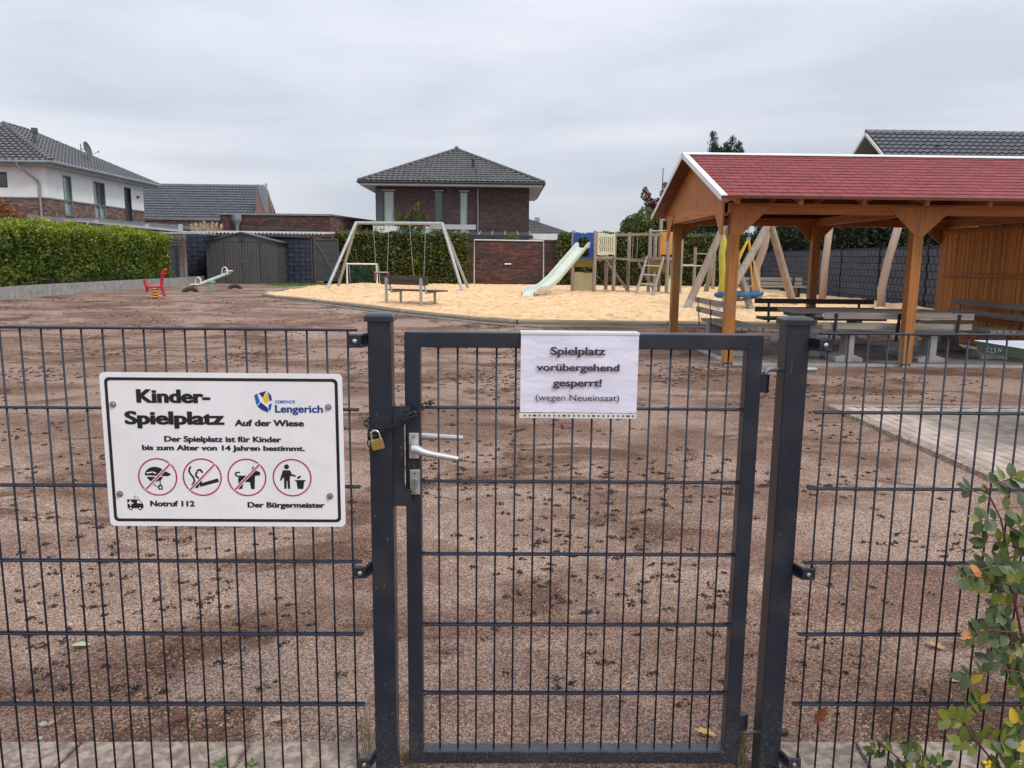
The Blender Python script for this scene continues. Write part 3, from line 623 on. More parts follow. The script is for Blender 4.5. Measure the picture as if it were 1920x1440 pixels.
# ------------------------------------------------------------------ gate
g = thing('garden_gate', 'narrow anthracite metal gate with mesh infill, chained shut', 'gate', (.218, 1.975, 0))
X0, X1, ZB, ZT, Yf, Yb = -.2435, .677, .043, 1.2505, 1.955, 1.995
def gring():
    w_ = .040; f_ = .006; o_ = [(X0, ZB), (X1, ZB), (X1, ZT), (X0, ZT)]; i_ = [(X0 + w_, ZB + w_ - .003), (X1 - w_, ZB + w_ - .003), (X1 - w_, ZT - w_), (X0 + w_, ZT - w_)]; mb = MB(); v_ = []
    for y_ in (Yf, Yb): v_ += [(x, y_, z) for x, z in o_] + [(x, y_, z) for x, z in i_]
    F_ = []
    for k in range(4):
        l = (k + 1) % 4; F_ += [(k, l, 4 + l, 4 + k), (8 + l, 8 + k, 12 + k, 12 + l), (l, k, 8 + k, 8 + l), (4 + k, 4 + l, 12 + l, 12 + k)]
    return mb.add(v_, F_)
part('frame', gring(), anth, g, bevel=.0028)
b = MB(); b.tube([(0, 0, ZB + .034), (0, 0, ZT - .038)], .0026, 8); wm = b.mesh('infill_bar', True)
for i in range(16): link('infill_bar', wm, wire_m, g, loc=(-.1585 + .0502 * i, 1.975, 0))
for z in (1.0515, .853, .651, .449, .2465):
    for s in (-1, 1):
        mb = MB(); xa, xb = X0 + .0385, X1 - .0385
        mb.tube([(xa, 1.975 + s * .009, z), (xa + .012, 1.975 + s * .0058, z), (xb - .012, 1.975 + s * .0058, z), (xb, 1.975 + s * .009, z)], .0031, 8); part('infill_rod', mb, wire_m, g, smooth=True)
# handle, lock
mb = MB(); mb.box(-.234, 1.949, .9205, -.2075, 1.9548, .9885); hp = part('handle_plate', mb, alu, g, bevel=.0015)
for z in (.979, .929):
    mb = MB(); mb.lathe([(.0038, 0), (.0036, -.0022), (.0015, -.003)], (-.2205, 1.949, z), 12, 'y'); sc = part('screw', mb, steel, hp, smooth=True)
mb = MB(); mb.lathe([(.0125, 0), (.0115, -.008), (.0095, -.03), (.009, -.04), (.006, -.047)], (-.2195, 1.949, .955), 16, 'y')
mb.tube([(-.2195, 1.909, .957), (-.208, 1.906, .9555), (-.192, 1.903, .949), (-.168, 1.902, .9435), (-.135, 1.902, .938), (-.104, 1.903, .9325)], [.0125, .012, .0098, .0088, .0082, .0070], 12)
part('lever_handle', mb, alu, g, smooth=True)
mb = MB(); mb.tube([(-.219, 2.0, .955), (-.219, 2.04, .956), (-.205, 2.046, .957), (-.16, 2.046, .956), (-.098, 2.046, .953)], [.010, .010, .010, .0085, .007], 12); part('lever_handle', mb, alu, g, smooth=True)
mb = MB(); mb.box(-.2325, 1.949, .8235, -.2055, 1.9548, .8905); lp = part('lock_plate', mb, alu, g, bevel=.0015)
for z in (.882, .831):
    mb = MB(); mb.lathe([(.0038, 0), (.0036, -.0022), (.0015, -.003)], (-.219, 1.949, z), 12, 'y'); part('screw', mb, steel, lp, smooth=True)
mb = MB(); mb.lathe([(.0098, 0), (.0098, -.009), (.008, -.010)], (-.219, 1.949, .862), 16, 'y'); mb.prism([(-.2235, .838), (-.2145, .838), (-.2145, .86), (-.2235, .86)], (0, 1.9405, 0), (1, 0, 0), (0, 0, 1), (0, .0085, 0)); part('lock_cylinder', mb, steel, lp)
mb = MB(); mb.prism([(-.2198, .8575), (-.2182, .8575), (-.2182, .8655), (-.2198, .8655)], (0, 1.9385, 0), (1, 0, 0), (0, 0, 1), (0, .001, 0)); part('keyhole', mb, black, lp)
# hinges
for (z, dn) in ((1.123, 1), (.164, -1)):
    mb = MB(); cx = X1 + .0145
    mb.lathe([(.0112, -.0235), (.0118, -.022), (.0118, .022), (.0112, .0235)], (cx, 1.972, z), 18, 'z'); mb.box(X1 - .001, 1.960, z - .023, cx, 1.984, z + .023); h = part('hinge', mb, anth, g)
    zz = z + dn * .036
    mb = MB(); mb.tube([(cx, 1.972, z + dn * .018), (cx, 1.972, zz - dn * .010), (cx + .004, 1.972, zz - dn * .003), (cx + .012, 1.972, zz), (.733, 1.972, zz)], .0062, 12); part('hinge_pin', mb, steel, h, smooth=True)
    mb = MB(); mb.lathe([(.0125, -.002), (.0125, .002)], (.727, 1.972, zz), 6, 'x'); mb.lathe([(.0155, .0025), (.0155, .0042)], (.727, 1.972, zz), 16, 'x'); part('nut', mb, steel, h)
    if dn == 1:
        mb = MB(); mb.lathe([(.0125, -.001), (.0125, .002)], (cx, 1.972, z + .029), 6, 'z'); part('nut', mb, steel, h)
        mb = MB(); mb.tube([(.789, 1.972, zz), (.823, 1.972, zz), (.827, 1.972, zz)], [.0068, .0068, .004], 12); part('threaded_end', mb, steel, h)
    else:
        mb = MB(); mb.tube([(.789, 1.972, zz), (.815, 1.972, zz), (.819, 1.972, zz)], [.0115, .0112, .008], 14); part('end_cap', mb, black, h, smooth=True)

# ------------------------------------------------------------------ chain and padlock
cp = [Vector(p) for p in [(-.176, 1.985, 1.062), (-.184, 1.947, 1.069), (-.200, 1.936, 1.056), (-.220, 1.924, 1.043), (-.243, 1.914, 1.029), (-.266, 1.911, 1.016), (-.288, 1.911, 1.004), (-.304, 1.911, .997), (-.320, 1.909, .998), (-.334, 1.914, 1.011), (-.341, 1.935, 1.022), (-.339, 1.965, 1.02)]]
def along(pts, s):
    for a, b in zip(pts[:-1], pts[1:]):
        d = (b - a).length
        if s <= d: return a.lerp(b, s / d), (b - a).normalized()
        s -= d
    return pts[-1], (pts[-1] - pts[-2]).normalized()
tot = sum((b - a).length for a, b in zip(cp[:-1], cp[1:]))
t = thing('chain', 'thin black steel chain looped round gate stile and post', 'chain', (-.25, 1.93, 1.02))
nl = int(tot / .0175)
for i in range(nl + 1):
    p, d = along(cp, min(tot, i * tot / nl)); 
    up_ = Vector((0, -1, .2)) if i % 2 else Vector((.3, .25, 1))
    a = d.cross(up_).normalized(); Lh, Wd = .0068, .0050; pts = []
    for k in range(14):
        th = 2 * math.pi * k / 14; q = d * (Lh * math.cos(th) + (.0052 if math.cos(th) > 0 else -.0052)) + a * Wd * math.sin(th) * 1.1; pts.append(p + q)
    mb = MB(); mb.tube(pts, .0021, 6, close=True); part('chain_link', mb, chain_m, t, smooth=True)
for k in range(3):
    mb = MB(); c = Vector((-.335 + .002 * k, 1.935, .985 - .019 * k)); mb.tube([c + Vector((math.sin(q) * (.0045 if k % 2 else .001), math.sin(q) * (.001 if k % 2 else .0045), math.cos(q) * .0125)) for q in [2 * math.pi * j / 12 for j in range(12)]], .0017, 6, close=True); part('chain_link', mb, chain_m, t, smooth=True)
t = thing('padlock', 'small brass padlock hanging tilted from the black chain', 'padlock', (-.308, 1.92, .97))
ang = R(14); ux = Vector((math.cos(ang), 0, math.sin(ang))); uz = Vector((-math.sin(ang), 0, math.cos(ang))); oc = Vector((-.3065, 1.897, .969))
mb = MB(); mb.prism([(-.0150, -.0125), (.0150, -.0125), (.0155, -.010), (.0155, .0125), (.014, .0145), (-.014, .0145), (-.0155, .0125), (-.0155, -.010)], oc, ux, uz, (0, .0125, 0)); bd = part('lock_body', mb, brass, t, bevel=.0012)
mb = MB()
for k in range(4): mb.prism([(-.009 + .001 * (k % 2), .006 - .004 * k), (.009, .006 - .004 * k), (.009, .0075 - .004 * k), (-.009 + .001 * (k % 2), .0075 - .004 * k)], oc, ux, uz, (0, -.0004, 0))
part('stamped_marks', mb, mat('worn_stamping', (.36, .26, .09), rough=.5, metal=.8), bd)
mb = MB(); c0 = oc + Vector((0, .006, 0)); mb.tube([c0 + ux * -.0105 + uz * .012, c0 + ux * -.0105 + uz * .026] + [c0 + ux * (-.0105 * math.cos(q)) + uz * (.026 + .0105 * math.sin(q)) for q in [math.pi * j / 8 for j in range(1, 9)]] + [c0 + ux * .0105 + uz * .012], .0027, 10); part('shackle', mb, chrome, t, smooth=True)

# ------------------------------------------------------------------ sign
def text_fit(body, x0, x1, zt, zb, mt, parent, o, bold=0, name='lettering'):
    """flat lettering fitted to a box; weight comes from stacking slightly shifted copies of the outline"""
    cu = bpy.data.curves.new(name, 'FONT'); cu.body = body; cu.size = 1; cu.offset = min(bold, .012); cu.resolution_u = 5
    ob = bpy.data.objects.new(name, cu); COL.objects.link(ob); bpy.context.view_layer.update()
    me = bpy.data.meshes.new_from_object(ob); bpy.data.objects.remove(ob)
    P = np.zeros(len(me.vertices) * 3); me.vertices.foreach_get('co', P); P = P.reshape(-1, 3); F = [tuple(p.vertices) for p in me.polygons]; bpy.data.meshes.remove(me)
    rx, ry = bold, bold * .5; sh = [(0, 0)] if bold < .012 else [(rx * a, ry * b) for a, b in ((-1, 0), (1, 0), (-.5, .9), (.5, .9), (-.5, -.9), (.5, -.9), (0, 0), (-.9, .4), (.9, -.4), (.9, .4), (-.9, -.4))]
    V_ = []; FF = []
    for k, (a, b) in enumerate(sh):
        q = P.copy(); q[:, 0] += a; q[:, 1] += b; q[:, 2] = k; FF += [tuple(i + len(V_) for i in f) for f in F]; V_ += [tuple(r) for r in q]
    V_ = np.array(V_); lo_, hi_ = V_.min(0), V_.max(0); s1, s2 = (x1 - x0) / (hi_[0] - lo_[0]), (zt - zb) / (hi_[1] - lo_[1])
    W_ = [(o[0] + x0 + (a - lo_[0]) * s1, o[1] - k * .00003, o[2] + zb + (b - lo_[1]) * s2) for a, b, k in V_]
    me = bpy.data.meshes.new(name); me.from_pydata(W_, [], FF); return link(name, me, mt, parent)
sg = thing('playground_sign', 'white playground rules sign with black border bolted to the mesh', 'sign', (-.682, 1.873, .957), rotz=0)
W2, H2, rr_ = .2955, .1955, .012
def rrect(w, h, r, n=6):
    pts = []
    for cx, cz, a0 in ((w - r, h - r, 0), (-w + r, h - r, 90), (-w + r, -h + r, 180), (w - r, -h + r, 270)):
        for k in range(n + 1):
            a = R(a0 + 90 * k / n); pts.append((cx + r * math.cos(a), cz + r * math.sin(a)))
    return pts
OFFS = OFF[sg.name]
mb = MB(); mb.prism(rrect(W2, H2, rr_), (0, 0, 0), (1, 0, 0), (0, 0, 1), (0, .003, 0)); part('board', mb, signw, sg, local=True)
def flat(mb, poly, y=-.0006, d=.0004): mb.prism(poly, (0, y, 0), (1, 0, 0), (0, 0, 1), (0, d, 0)); return mb
def ring(mb, outer, inner, y=-.0006):
    k = len(outer); v = [(x, y, z) for x, z in outer] + [(x, y, z) for x, z in inner]
    mb.add(v, [(i, i + k, (i + 1) % k + k, (i + 1) % k) for i in range(k)]); return mb
mb = ring(MB(), rrect(.2845, .1835, .012), rrect(.2770, .1760, .007)); part('border_line', mb, ink, sg, local=True)
yT = -.0008
T = [('Kinder-', -.209, -.028, .1545, .120, .040), ('Spielplatz', -.241, .004, .1000, .056, .040), ('Auf der Wiese', .028, .199, .0800, .0635, .034),
     ('Der Spielplatz ist für Kinder', -.147, .142, .0375, .0185, .032), ('bis zum Alter von 14 Jahren bestimmt.', -.203, .199, .0145, -.003, .032),
     ('Notruf 112', -.192, -.081, -.1290, -.1440, .034), ('Der Bürgermeister', .051, .2445, -.1315, -.1500, .034)]
for b_, a, c, d, e, k in T: text_fit(b_, a, c, d, e, ink, sg, (0, yT, 0), k)
text_fit('GEMEINDE', .129, .179, .1295, .1215, slblue, sg, (0, yT, 0), .01); text_fit('Lengerich', .129, .2465, .1175, .0925, sblue, sg, (0, yT, 0), .016)
# municipal shield logo
for m_, polys in ((slblue, [[(.079, .1410), (.087, .1455), (.0925, .1250), (.0845, .1150)], [(.1135, .1180), (.1218, .1215), (.1190, .1070), (.1130, .0995)]]),
                  (sblue, [[(.0905, .1465), (.1095, .1525), (.1000, .1350)], [(.1130, .1505), (.1205, .1410), (.1225, .1290), (.1165, .1270)], [(.0860, .1130), (.0945, .1240), (.1120, .1090), (.1112, .0985), (.0970, .1045)]]),
                  (syel, [[(.1000, .1335), (.1118, .1490), (.1152, .1262), (.1045, .1218)]])):
    mb = MB()
    for p in polys: flat(mb, p)
    part('municipal_emblem', mb, m_, sg, local=True)
def circ(cx, cz, r, n=40): return [(cx + r * math.cos(2 * math.pi * k / n), cz + r * math.sin(2 * math.pi * k / n)) for k in range(n)]
def stroke(mb, pts, w, y=-.0006):
    for a, b in zip(pts[:-1], pts[1:]):
        a = Vector(a); b = Vector(b); d = (b - a); 
        if d.length < 1e-6: continue
        n = Vector((-d.y, d.x)).normalized() * w / 2; e = d.normalized() * w * .25
        flat(mb, [tuple(a - n - e), tuple(b - n + e), tuple(b + n + e), tuple(a + n - e)], y)
cxs = [-.169, -.0585, .0525, .165]; CZ = -.0675; RR = .0485
for i, cx in enumerate(cxs):
    mb = MB(); ring(mb, circ(cx, CZ, RR), circ(cx, CZ, RR - .0032), -.0010); pc = part('pictogram_ring', mb, sred, sg, local=True)
    if i < 3:
        mb = MB(); stroke(mb, [(cx - .033, CZ - .034), (cx + .033, CZ + .034)], .0035, -.0016); part('diagonal_bar', mb, sred, pc, local=True)
        mb = MB(); stroke(mb, [(cx - .033, CZ - .034), (cx + .033, CZ + .034)], .0072, -.0012); part('bar_outline', mb, signw, pc, local=True)
    q = MB(); c = cx
    if i == 0:
        dome = [(c - .031, CZ + .004)] + [(c - .006 + .026 * math.cos(R(a)) , CZ + .004 + .022 * math.sin(R(a))) for a in range(170, 20, -15)] + [(c + .034, CZ + .007), (c + .026, CZ + .002), (c - .005, CZ + .003)]
        flat(q, dome); flat(q, [(c - .028, CZ), (c + .013, CZ), (c + .008, CZ - .008), (c - .006, CZ - .013), (c - .02, CZ - .010)])
        stroke(q, [(c + .005, CZ - .006), (c + .005, CZ - .022)], .0025); stroke(q, [(c - .015, CZ - .012), (c - .008, CZ - .022), (c, CZ - .027)], .002)
        ring(q, [(c, CZ - .021), (c + .0105, CZ - .021), (c + .0105, CZ - .033), (c, CZ - .033)][::-1], [(c + .003, CZ - .024), (c + .0075, CZ - .024), (c + .0075, CZ - .030), (c + .003, CZ - .030)][::-1])
        w_ = MB(); stroke(w_, [(c - .026, CZ + .010), (c - .012, CZ + .0125), (c - .004, CZ + .009)], .003, -.0010); part('helmet_vent', w_, signw, pc, local=True)
    if i == 1:
        flat(q, [(c - .006, CZ - .025), (c + .041, CZ - .012), (c + .038, CZ - .003), (c - .008, CZ - .017)])
        flat(q, [(c - .018, CZ - .029), (c - .0095, CZ - .0265), (c - .0115, CZ - .019), (c - .020, CZ - .021)])
        for dx in (0, .016): 
            pts = [(c - .026 + dx * 1.0 + .006 * math.sin(k * .75), CZ - .020 + k * (.0058 if dx == 0 else .0042)) for k in range(9)]; stroke(q, pts, .0042)
        stroke(q, [(c - .012, CZ + .017), (c - .004, CZ + .019), (c + .001, CZ + .012)], .0045)
    if i == 2:
        flat(q, [(c - .022, CZ - .002), (c - .022, CZ - .030), (c - .013, CZ - .030), (c - .009, CZ - .012), (c + .007, CZ - .012), (c + .009, CZ - .030), (c + .018, CZ - .030), (c + .020, CZ + .004), (c + .012, CZ + .005), (c - .016, CZ + .004)])
        flat(q, [(c + .010, CZ + .006), (c + .020, CZ + .004), (c + .033, CZ + .006), (c + .033, CZ + .014), (c + .022, CZ + .018), (c + .016, CZ + .030), (c + .012, CZ + .018)])
        stroke(q, [(c - .016, CZ + .003), (c - .025, CZ + .003), (c - .029, CZ + .008), (c - .026, CZ + .012), (c - .018, CZ + .013)], .0035)
    if i == 3:
        flat(q, circ(c - .013, CZ + .028, .0062, 16)); flat(q, [(c - .022, CZ + .019), (c - .005, CZ + .019), (c + .000, CZ + .009), (c + .009, CZ + .006), (c + .009, CZ + .002), (c - .004, CZ + .005), (c - .006, CZ - .002), (c - .006, CZ - .029), (c - .0115, CZ - .029), (c - .0125, CZ - .008), (c - .014, CZ - .008), (c - .015, CZ - .029), (c - .0205, CZ - .029), (c - .0205, CZ + .002), (c - .0285, CZ - .009), (c - .0305, CZ - .006)])
        flat(q, [(c + .007, CZ - .006), (c + .033, CZ - .006), (c + .033, CZ - .009), (c + .030, CZ - .009), (c + .027, CZ - .029), (c + .013, CZ - .029), (c + .010, CZ - .009), (c + .007, CZ - .009)])
        stroke(q, [(c + .014, CZ - .001), (c + .020, CZ + .003)], .005)
    part('pictogram', q, ink, pc, local=True)
# ambulance
ax, az = -.231, -.137; q = MB()
flat(q, [(ax - .018, az - .012), (ax + .021, az - .012), (ax + .022, az - .003), (ax + .012, az + .011), (ax - .018, az + .011)]); 
for dx in (-.010, .013): flat(q, circ(ax + dx, az - .012, .0048, 14), -.0009, .0003)
for k in (-1, 0, 1): stroke(q, [(ax + .004 + k * .003, az + .015), (ax + .004 + k * .006, az + .021 - abs(k) * .003)], .0012)
am = part('ambulance_symbol', q, ink, sg, local=True)
q = MB(); stroke(q, [(ax - .010, az + .0075), (ax - .010, az - .0045)], .0035, -.0012); stroke(q, [(ax - .016, az + .0015), (ax - .004, az + .0015)], .0035, -.0013); flat(q, [(ax + .007, az + .008), (ax + .012, az + .008), (ax + .018, az + .001), (ax + .007, az + .001)], -.0012)
for dx in (-.010, .013): flat(q, circ(ax + dx, az - .012, .0024, 12), -.0013)
part('symbol_cutouts', q, signw, am, local=True)
for bx_, bz_ in ((-.267, .116), (.26, .113), (-.266, -.112), (.258, -.115)):
    mb = MB(); mb.lathe([(.0082, 0), (.0082, -.0015)], (bx_, 0, bz_), 18, 'y'); mb.lathe([(.0062, -.0015), (.0062, -.0055), (.005, -.0062)], (bx_, 0, bz_), 6, 'y'); part('hex_bolt', mb, steel, sg, local=True)

# ------------------------------------------------------------------ paper notice on the gate
pn = thing('paper_notice', 'white paper notice in a clear sleeve taped over the gate top rail', 'notice', (.203, 1.946, 1.15))
nxp, nzp = 30, 20; v = []; 
def pwarp(x, z): return -.0012 * math.sin(x * 22 + z * 6) * (.3 + abs(z - .1) * 3) - .0012 * noise.noise((x * 14, z * 30, 2)) * (1 if z < .06 else .2)
for j in range(nzp + 1):
    for i in range(nxp + 1):
        x = -.149 + .3005 * i / nxp; z = .101 - .2045 * j / nzp; v.append((x, pwarp(x, z), z))
mb = MB(); mb.add(v, [(j * (nxp + 1) + i, (j + 1) * (nxp + 1) + i, (j + 1) * (nxp + 1) + i + 1, j * (nxp + 1) + i + 1) for j in range(nzp) for i in range(nxp)])
for j in range(1):
    mb.box(-.149, .0035, -.1035, .1515, .0042, .101)
o = part('sheet', mb, paper_m, pn, smooth=True, local=True)
mb = MB(); mb.box(-.151, -.0018, -.1185, .1515, -.0006, -.1060); st = part('punched_strip', mb, sleeve, pn, local=True)
q = MB()
for k in range(23): q.prism([(x * .0028 * (1.9 if k in (2, 8, 14, 21) else 1) - .137 + .0127 * k, z * .0028 - .1120) for x, z in [(math.cos(a), math.sin(a)) for a in [2 * math.pi * i / 10 for i in range(10)]]], (0, -.0022, 0), (1, 0, 0), (0, 0, 1), (0, .0004, 0))
part('punch_hole', q, hole_m, st, local=True)
for b_, a, c, d, e, k in (('Spielplatz', -.0735, .0665, .0665, .0395, .022), ('vorübergehend', -.109, .1035, .0235, -.001, .022), ('gesperrt!', -.066, .0595, -.0155, -.0415, .022), ('(wegen Neueinsaat)', -.110, .1055, -.0560, -.0775, .006)):
    text_fit(b_, a, c, d, e, pink_, pn, (0, -.0042, 0), k)
mb = MB(); mb.box(-.150, -.002, .098, .153, .050, .1035); part('folded_sleeve_edge', mb, sleeve, pn, local=True)

# ------------------------------------------------------------------ brickwork and roofs
def bricks(mb, o, u, w, h, nrm, openings=(), bl=.24, bh=.071, jt=.011, dep=.006):
    """bricks in running bond, proud of the wall plane; openings are (u0,u1,z0,z1)"""
    o, u, nrm = Vector(o), Vector(u), Vector(nrm); rows = int(h / (bh + jt))
    for r in range(rows):
        z = r * (bh + jt); x = -(bl / 2) * (r % 2) - random.choice((0, .06))
        while x < w:
            L_ = bl if random.random() > .15 else bl / 2; a, b = max(x, 0), min(x + L_, w); x += L_ + jt
            if b - a < .03: continue
            if any(b > p[0] and a < p[1] and z + bh > p[2] and z < p[3] for p in openings): 
                for p in openings:
                    if b > p[0] and a < p[1] and z + bh > p[2] and z < p[3]:
                        if a < p[0] - .03: b = p[0]
                        elif b > p[1] + .03: a = p[1]
                        else: a = b = 0
                if b - a < .03: continue
            d = dep + random.uniform(0, .004); P = [o + u * a + Vector((0, 0, z)), o + u * b + Vector((0, 0, z)), o + u * b + Vector((0, 0, z + bh)), o + u * a + Vector((0, 0, z + bh))]
            Q = [p + nrm * d for p in P]
            mb.add(P + Q, [(4, 5, 6, 7), (0, 1, 5, 4), (1, 2, 6, 5), (2, 3, 7, 6), (3, 0, 4, 7)])
    return mb
def tile_mesh(w, l, amp=.028, n=6, th=.042):
    vs = []; 
    for yy, dz in ((0, th), (l, 0)):
        for i in range(n + 1):
            t_ = i / n; vs.append((t_ * w, yy, dz + amp * (.5 - .5 * math.cos(2 * math.pi * t_)) ** 1.6))
    for i in range(n + 1): t_ = i / n; vs.append((t_ * w, 0, th - .014 + amp * (.5 - .5 * math.cos(2 * math.pi * t_)) ** 1.6))
    k = n + 1; fs = [(i, i + 1, k + i + 1, k + i) for i in range(n)] + [(2 * k + i, 2 * k + i + 1, i + 1, i) for i in range(n)]
    return vs, fs
def tiled(parent, o, u, s, width, length, inside, mt, tw=.30, tl=.34, single_limit=0, amp=.03, camera_near=None):
    """roof slope: origin o on the eave, u along it, s up the slope (unit vectors); inside(a,b) says whether the tile exists"""
    o, u, s = Vector(o), Vector(u), Vector(s); nn = u.cross(s).normalized()
    if nn.z < 0: nn = -nn
    vs, fs = tile_mesh(tw, tl + .04, amp); cells = []
    for j in range(int(length / tl) + 1):
        for i in range(int(width / tw) + 1):
            a, b = i * tw, j * tl
            if inside(a + tw / 2, b + tl / 2): cells.append((a, b))
    mtx = Matrix(((u.x, s.x, nn.x), (u.y, s.y, nn.y), (u.z, s.z, nn.z)))
    loc = [(o + u * a + s * b + nn * random.uniform(0, .004)) for a, b in cells]
    order = sorted(range(len(cells)), key=lambda k: (loc[k] - Vector((0, 0, 1.43))).length if abs(loc[k].x / max(loc[k].y, .1) + .0166) < .675 else 1e3)
    me = None; rest = MB(); rot = mtx.to_euler()
    for c, k in enumerate(order):
        if c < single_limit:
            if me is None:
                b = MB(); b.add(vs, fs); me = b.mesh('roof_tile'); me.materials.append(mt); me.polygons.foreach_set('use_smooth', [True] * len(me.polygons)); 
                if hasattr(me, 'set_sharp_from_angle'): me.set_sharp_from_angle(angle=R(40))
            link('roof_tile', me, mt, parent, loc=loc[k], rot=rot)
        else: rest.add([loc[k] + mtx @ Vector(v_) for v_ in vs], fs)
    if rest.n: part('roof_tiles', rest, mt, parent, kind='stuff')
def ridge_caps(parent, a, b, mt, r=.12, L_=.38):
    a, b = Vector(a), Vector(b); n = max(2, int((b - a).length / L_)); mb = MB(); d = (b - a).normalized()
    for i in range(n):
        p = a.lerp(b, i / n); q = a.lerp(b, (i + 1) / n) + d * .03; mb.tube([p, q], [r, r * .86], 10, caps=True)
    return part('ridge_caps', mb, mt, parent, kind='stuff')
def window(parent, x0, x1, z0, z1, plane, axis_, n, glass, split=None, bars=1, frame=framed, recess=.1, horiz=None):
    """axis_ 'x': window in a wall facing -y at y=plane; 'y': wall facing n*x at x=plane"""
    def bb(mb, a0, a1, zz0, zz1, d0, d1):
        if axis_ == 'x': mb.box(a0, plane + d0, zz0, a1, plane + d1, zz1)
        else: mb.box(min(plane - n * d0, plane - n * d1), a0, zz0, max(plane - n * d0, plane - n * d1), a1, zz1)
    f = .06; mb = MB()
    bb(mb, x0, x0 + f, z0, z1, -.004, recess + .03); bb(mb, x1 - f, x1, z0, z1, -.004, recess + .03); bb(mb, x0 + f, x1 - f, z1 - f, z1, -.003, recess + .03); bb(mb, x0 + f, x1 - f, z0, z0 + f, -.003, recess + .03)
    if split: bb(mb, (x0 + x1) / 2 - .035, (x0 + x1) / 2 + .035, z0 + f, z1 - f, .03, recess + .03)
    if horiz: bb(mb, x0 + f, x1 - f, horiz - .035, horiz + .035, .028, recess + .03)
    w = part('window', mb, frame, parent)
    mb = MB(); bb(mb, x0 + f, x1 - f, z0 + f, z1 - f, recess, recess + .01); part('pane', mb, glass, w)
    return w

def facade(mb, x0, x1, z0, z1, front, thick, axis_, ops):
    """thick wall built round its openings (a0,a1,z0,z1); front is the outer plane, thick goes inwards (signed)"""
    def bb(a, b, c, d):
        if b - a < .005 or d - c < .005: return
        if axis_ == 'x': mb.box(a, min(front, front + thick), c, b, max(front, front + thick), d)
        else: mb.box(min(front, front + thick), a, c, max(front, front + thick), b, d)
    x = x0
    for a, b, c, d in sorted(ops):
        bb(x, a, z0, z1); bb(a, b, z0, min(max(c, z0), z1)); bb(a, b, min(max(d, z0), z1), z1); x = b
    bb(x, x1, z0, z1)
    return mb
# ---- middle house: dark brick, pyramid roof
h = thing('brick_house', 'dark brick house with pyramid tiled roof behind the ivy wall', 'house', (-2.8, 46, .3))
MO = [(-6.86, -6.18, 2.9, 5.42), (-3.9, -3.37, 2.9, 5.42), (-2.42, -1.90, 2.9, 5.42)]
mb = MB(); mb.box(-7.27, 46.32, .3, 1.66, 55, 5.66); facade(mb, -7.27, 1.66, .3, 5.66, 46.02, .3, 'x', MO); part('wall', mb, mortar_d, h)
op = [(.02, 1.12, 2.9, 5.2), (3.36, 3.92, 2.9, 5.12), (4.84, 5.40, 2.9, 5.14)]
op = [(a, b, 3.3 - 2.6, d - 2.35) for a, b, c, d in [(.0, 1.14, 0, 5.46), (3.37, 3.93, 0, 5.42), (4.85, 5.37, 0, 5.42)]]
mb = bricks(MB(), (-7.27, 46.02, 2.35), (1, 0, 0), 8.93, 3.3, (0, -1, 0), op); part('bricks', mb, brick_darker, h, kind='stuff')
mb = MB(); mb.box(-7.29, 45.99, 2.6, -6.86, 46.4, 5.5); part('corner_panel', mb, mat('grey_cladding', (.075, .078, .09), rough=.5), h)
for a, b, gl in ((-6.86, -6.18, glassl), (-3.9, -3.37, glassd), (-2.42, -1.90, glassl)): 
    w = window(h, a, b, 2.9, 5.42, 46.0, 'x', 1, gl)
    mb = MB(); mb.box(a - .03, 45.95, 5.42, b + .03, 46.0, 5.45); part('lintel_trim', mb, whitem, w)
EX0, EX1, EY0, EY1, EZ = -8.13, 2.46, 45.28, 55.9, 5.88; AP = Vector((-2.81, 50.2, 8.32))
mb = MB(); mb.box(EX0 + .05, EY0 + .05, 5.66, EX1 - .05, EY1, 5.80); part('soffit', mb, soffit_w, h)
mb = MB(); mb.box(EX0, EY0, 5.80, EX1, EY1, 5.86); part('fascia', mb, framed, h)
mb = MB(); mb.tube([(EX0, EY0 - .05, 5.83), (EX1, EY0 - .05, 5.83)], .07, 8); mb.tube([(EX1 + .05, EY0 - .05, 5.83), (EX1 + .05, EY1, 5.83)], .07, 8); mb.tube([(EX0 - .05, EY0 - .05, 5.83), (EX0 - .05, EY1, 5.83)], .07, 8); part('gutter', mb, framed, h, smooth=True)
c = [Vector((EX0, EY0, EZ)), Vector((EX1, EY0, EZ)), Vector((EX1, EY1, EZ)), Vector((EX0, EY1, EZ))]
mb = MB(); mb.add(c + [AP], [(0, 1, 4), (1, 2, 4), (2, 3, 4), (3, 0, 4)]); part('roof', mb, roofbase, h)
def slope_of(a, b, ap):
    u = (b - a).normalized(); w = (b - a).length; v_ = ap - a; t_ = v_.dot(u); perp = v_ - u * t_; L_ = perp.length
    return u, perp.normalized(), w, L_, t_
for a, b in ((c[0], c[1]),):
    u, s, w, L_, t_ = slope_of(a, b, AP)
    tiled(h, a + Vector((0, -.04, .02)), u, s, w, L_, lambda x, y, w=w, L_=L_, t_=t_: t_ * y / L_ - .02 < x < w - (w - t_) * y / L_ + .02, tile_c, amp=.04, tw=.3, tl=.36)
for k in range(2): ridge_caps(h, c[k] + Vector((0, 0, .05)), AP + Vector((0, 0, .05)), tile_c, .10)
mb = MB(); mb.ball(tuple(AP + Vector((0, 0, .1))), .14, 8, 6); part('roof_finial', mb, tile_c, h)
mb = MB(); mb.tube([(-1.66, 47.3, 6.9), (-1.66, 47.3, 7.34)], .09, 8); mb.tube([(-1.66, 47.3, 7.34), (-1.66, 47.3, 7.42)], .12, 8); part('vent_pipe', mb, framed, h)
mb = MB(); mb.tube([(-1.34, 45.25, 5.8), (-1.34, 45.9, 5.55), (-1.34, 45.93, 2.7)], .045, 8); part('downpipe', mb, zinc, h, smooth=True)
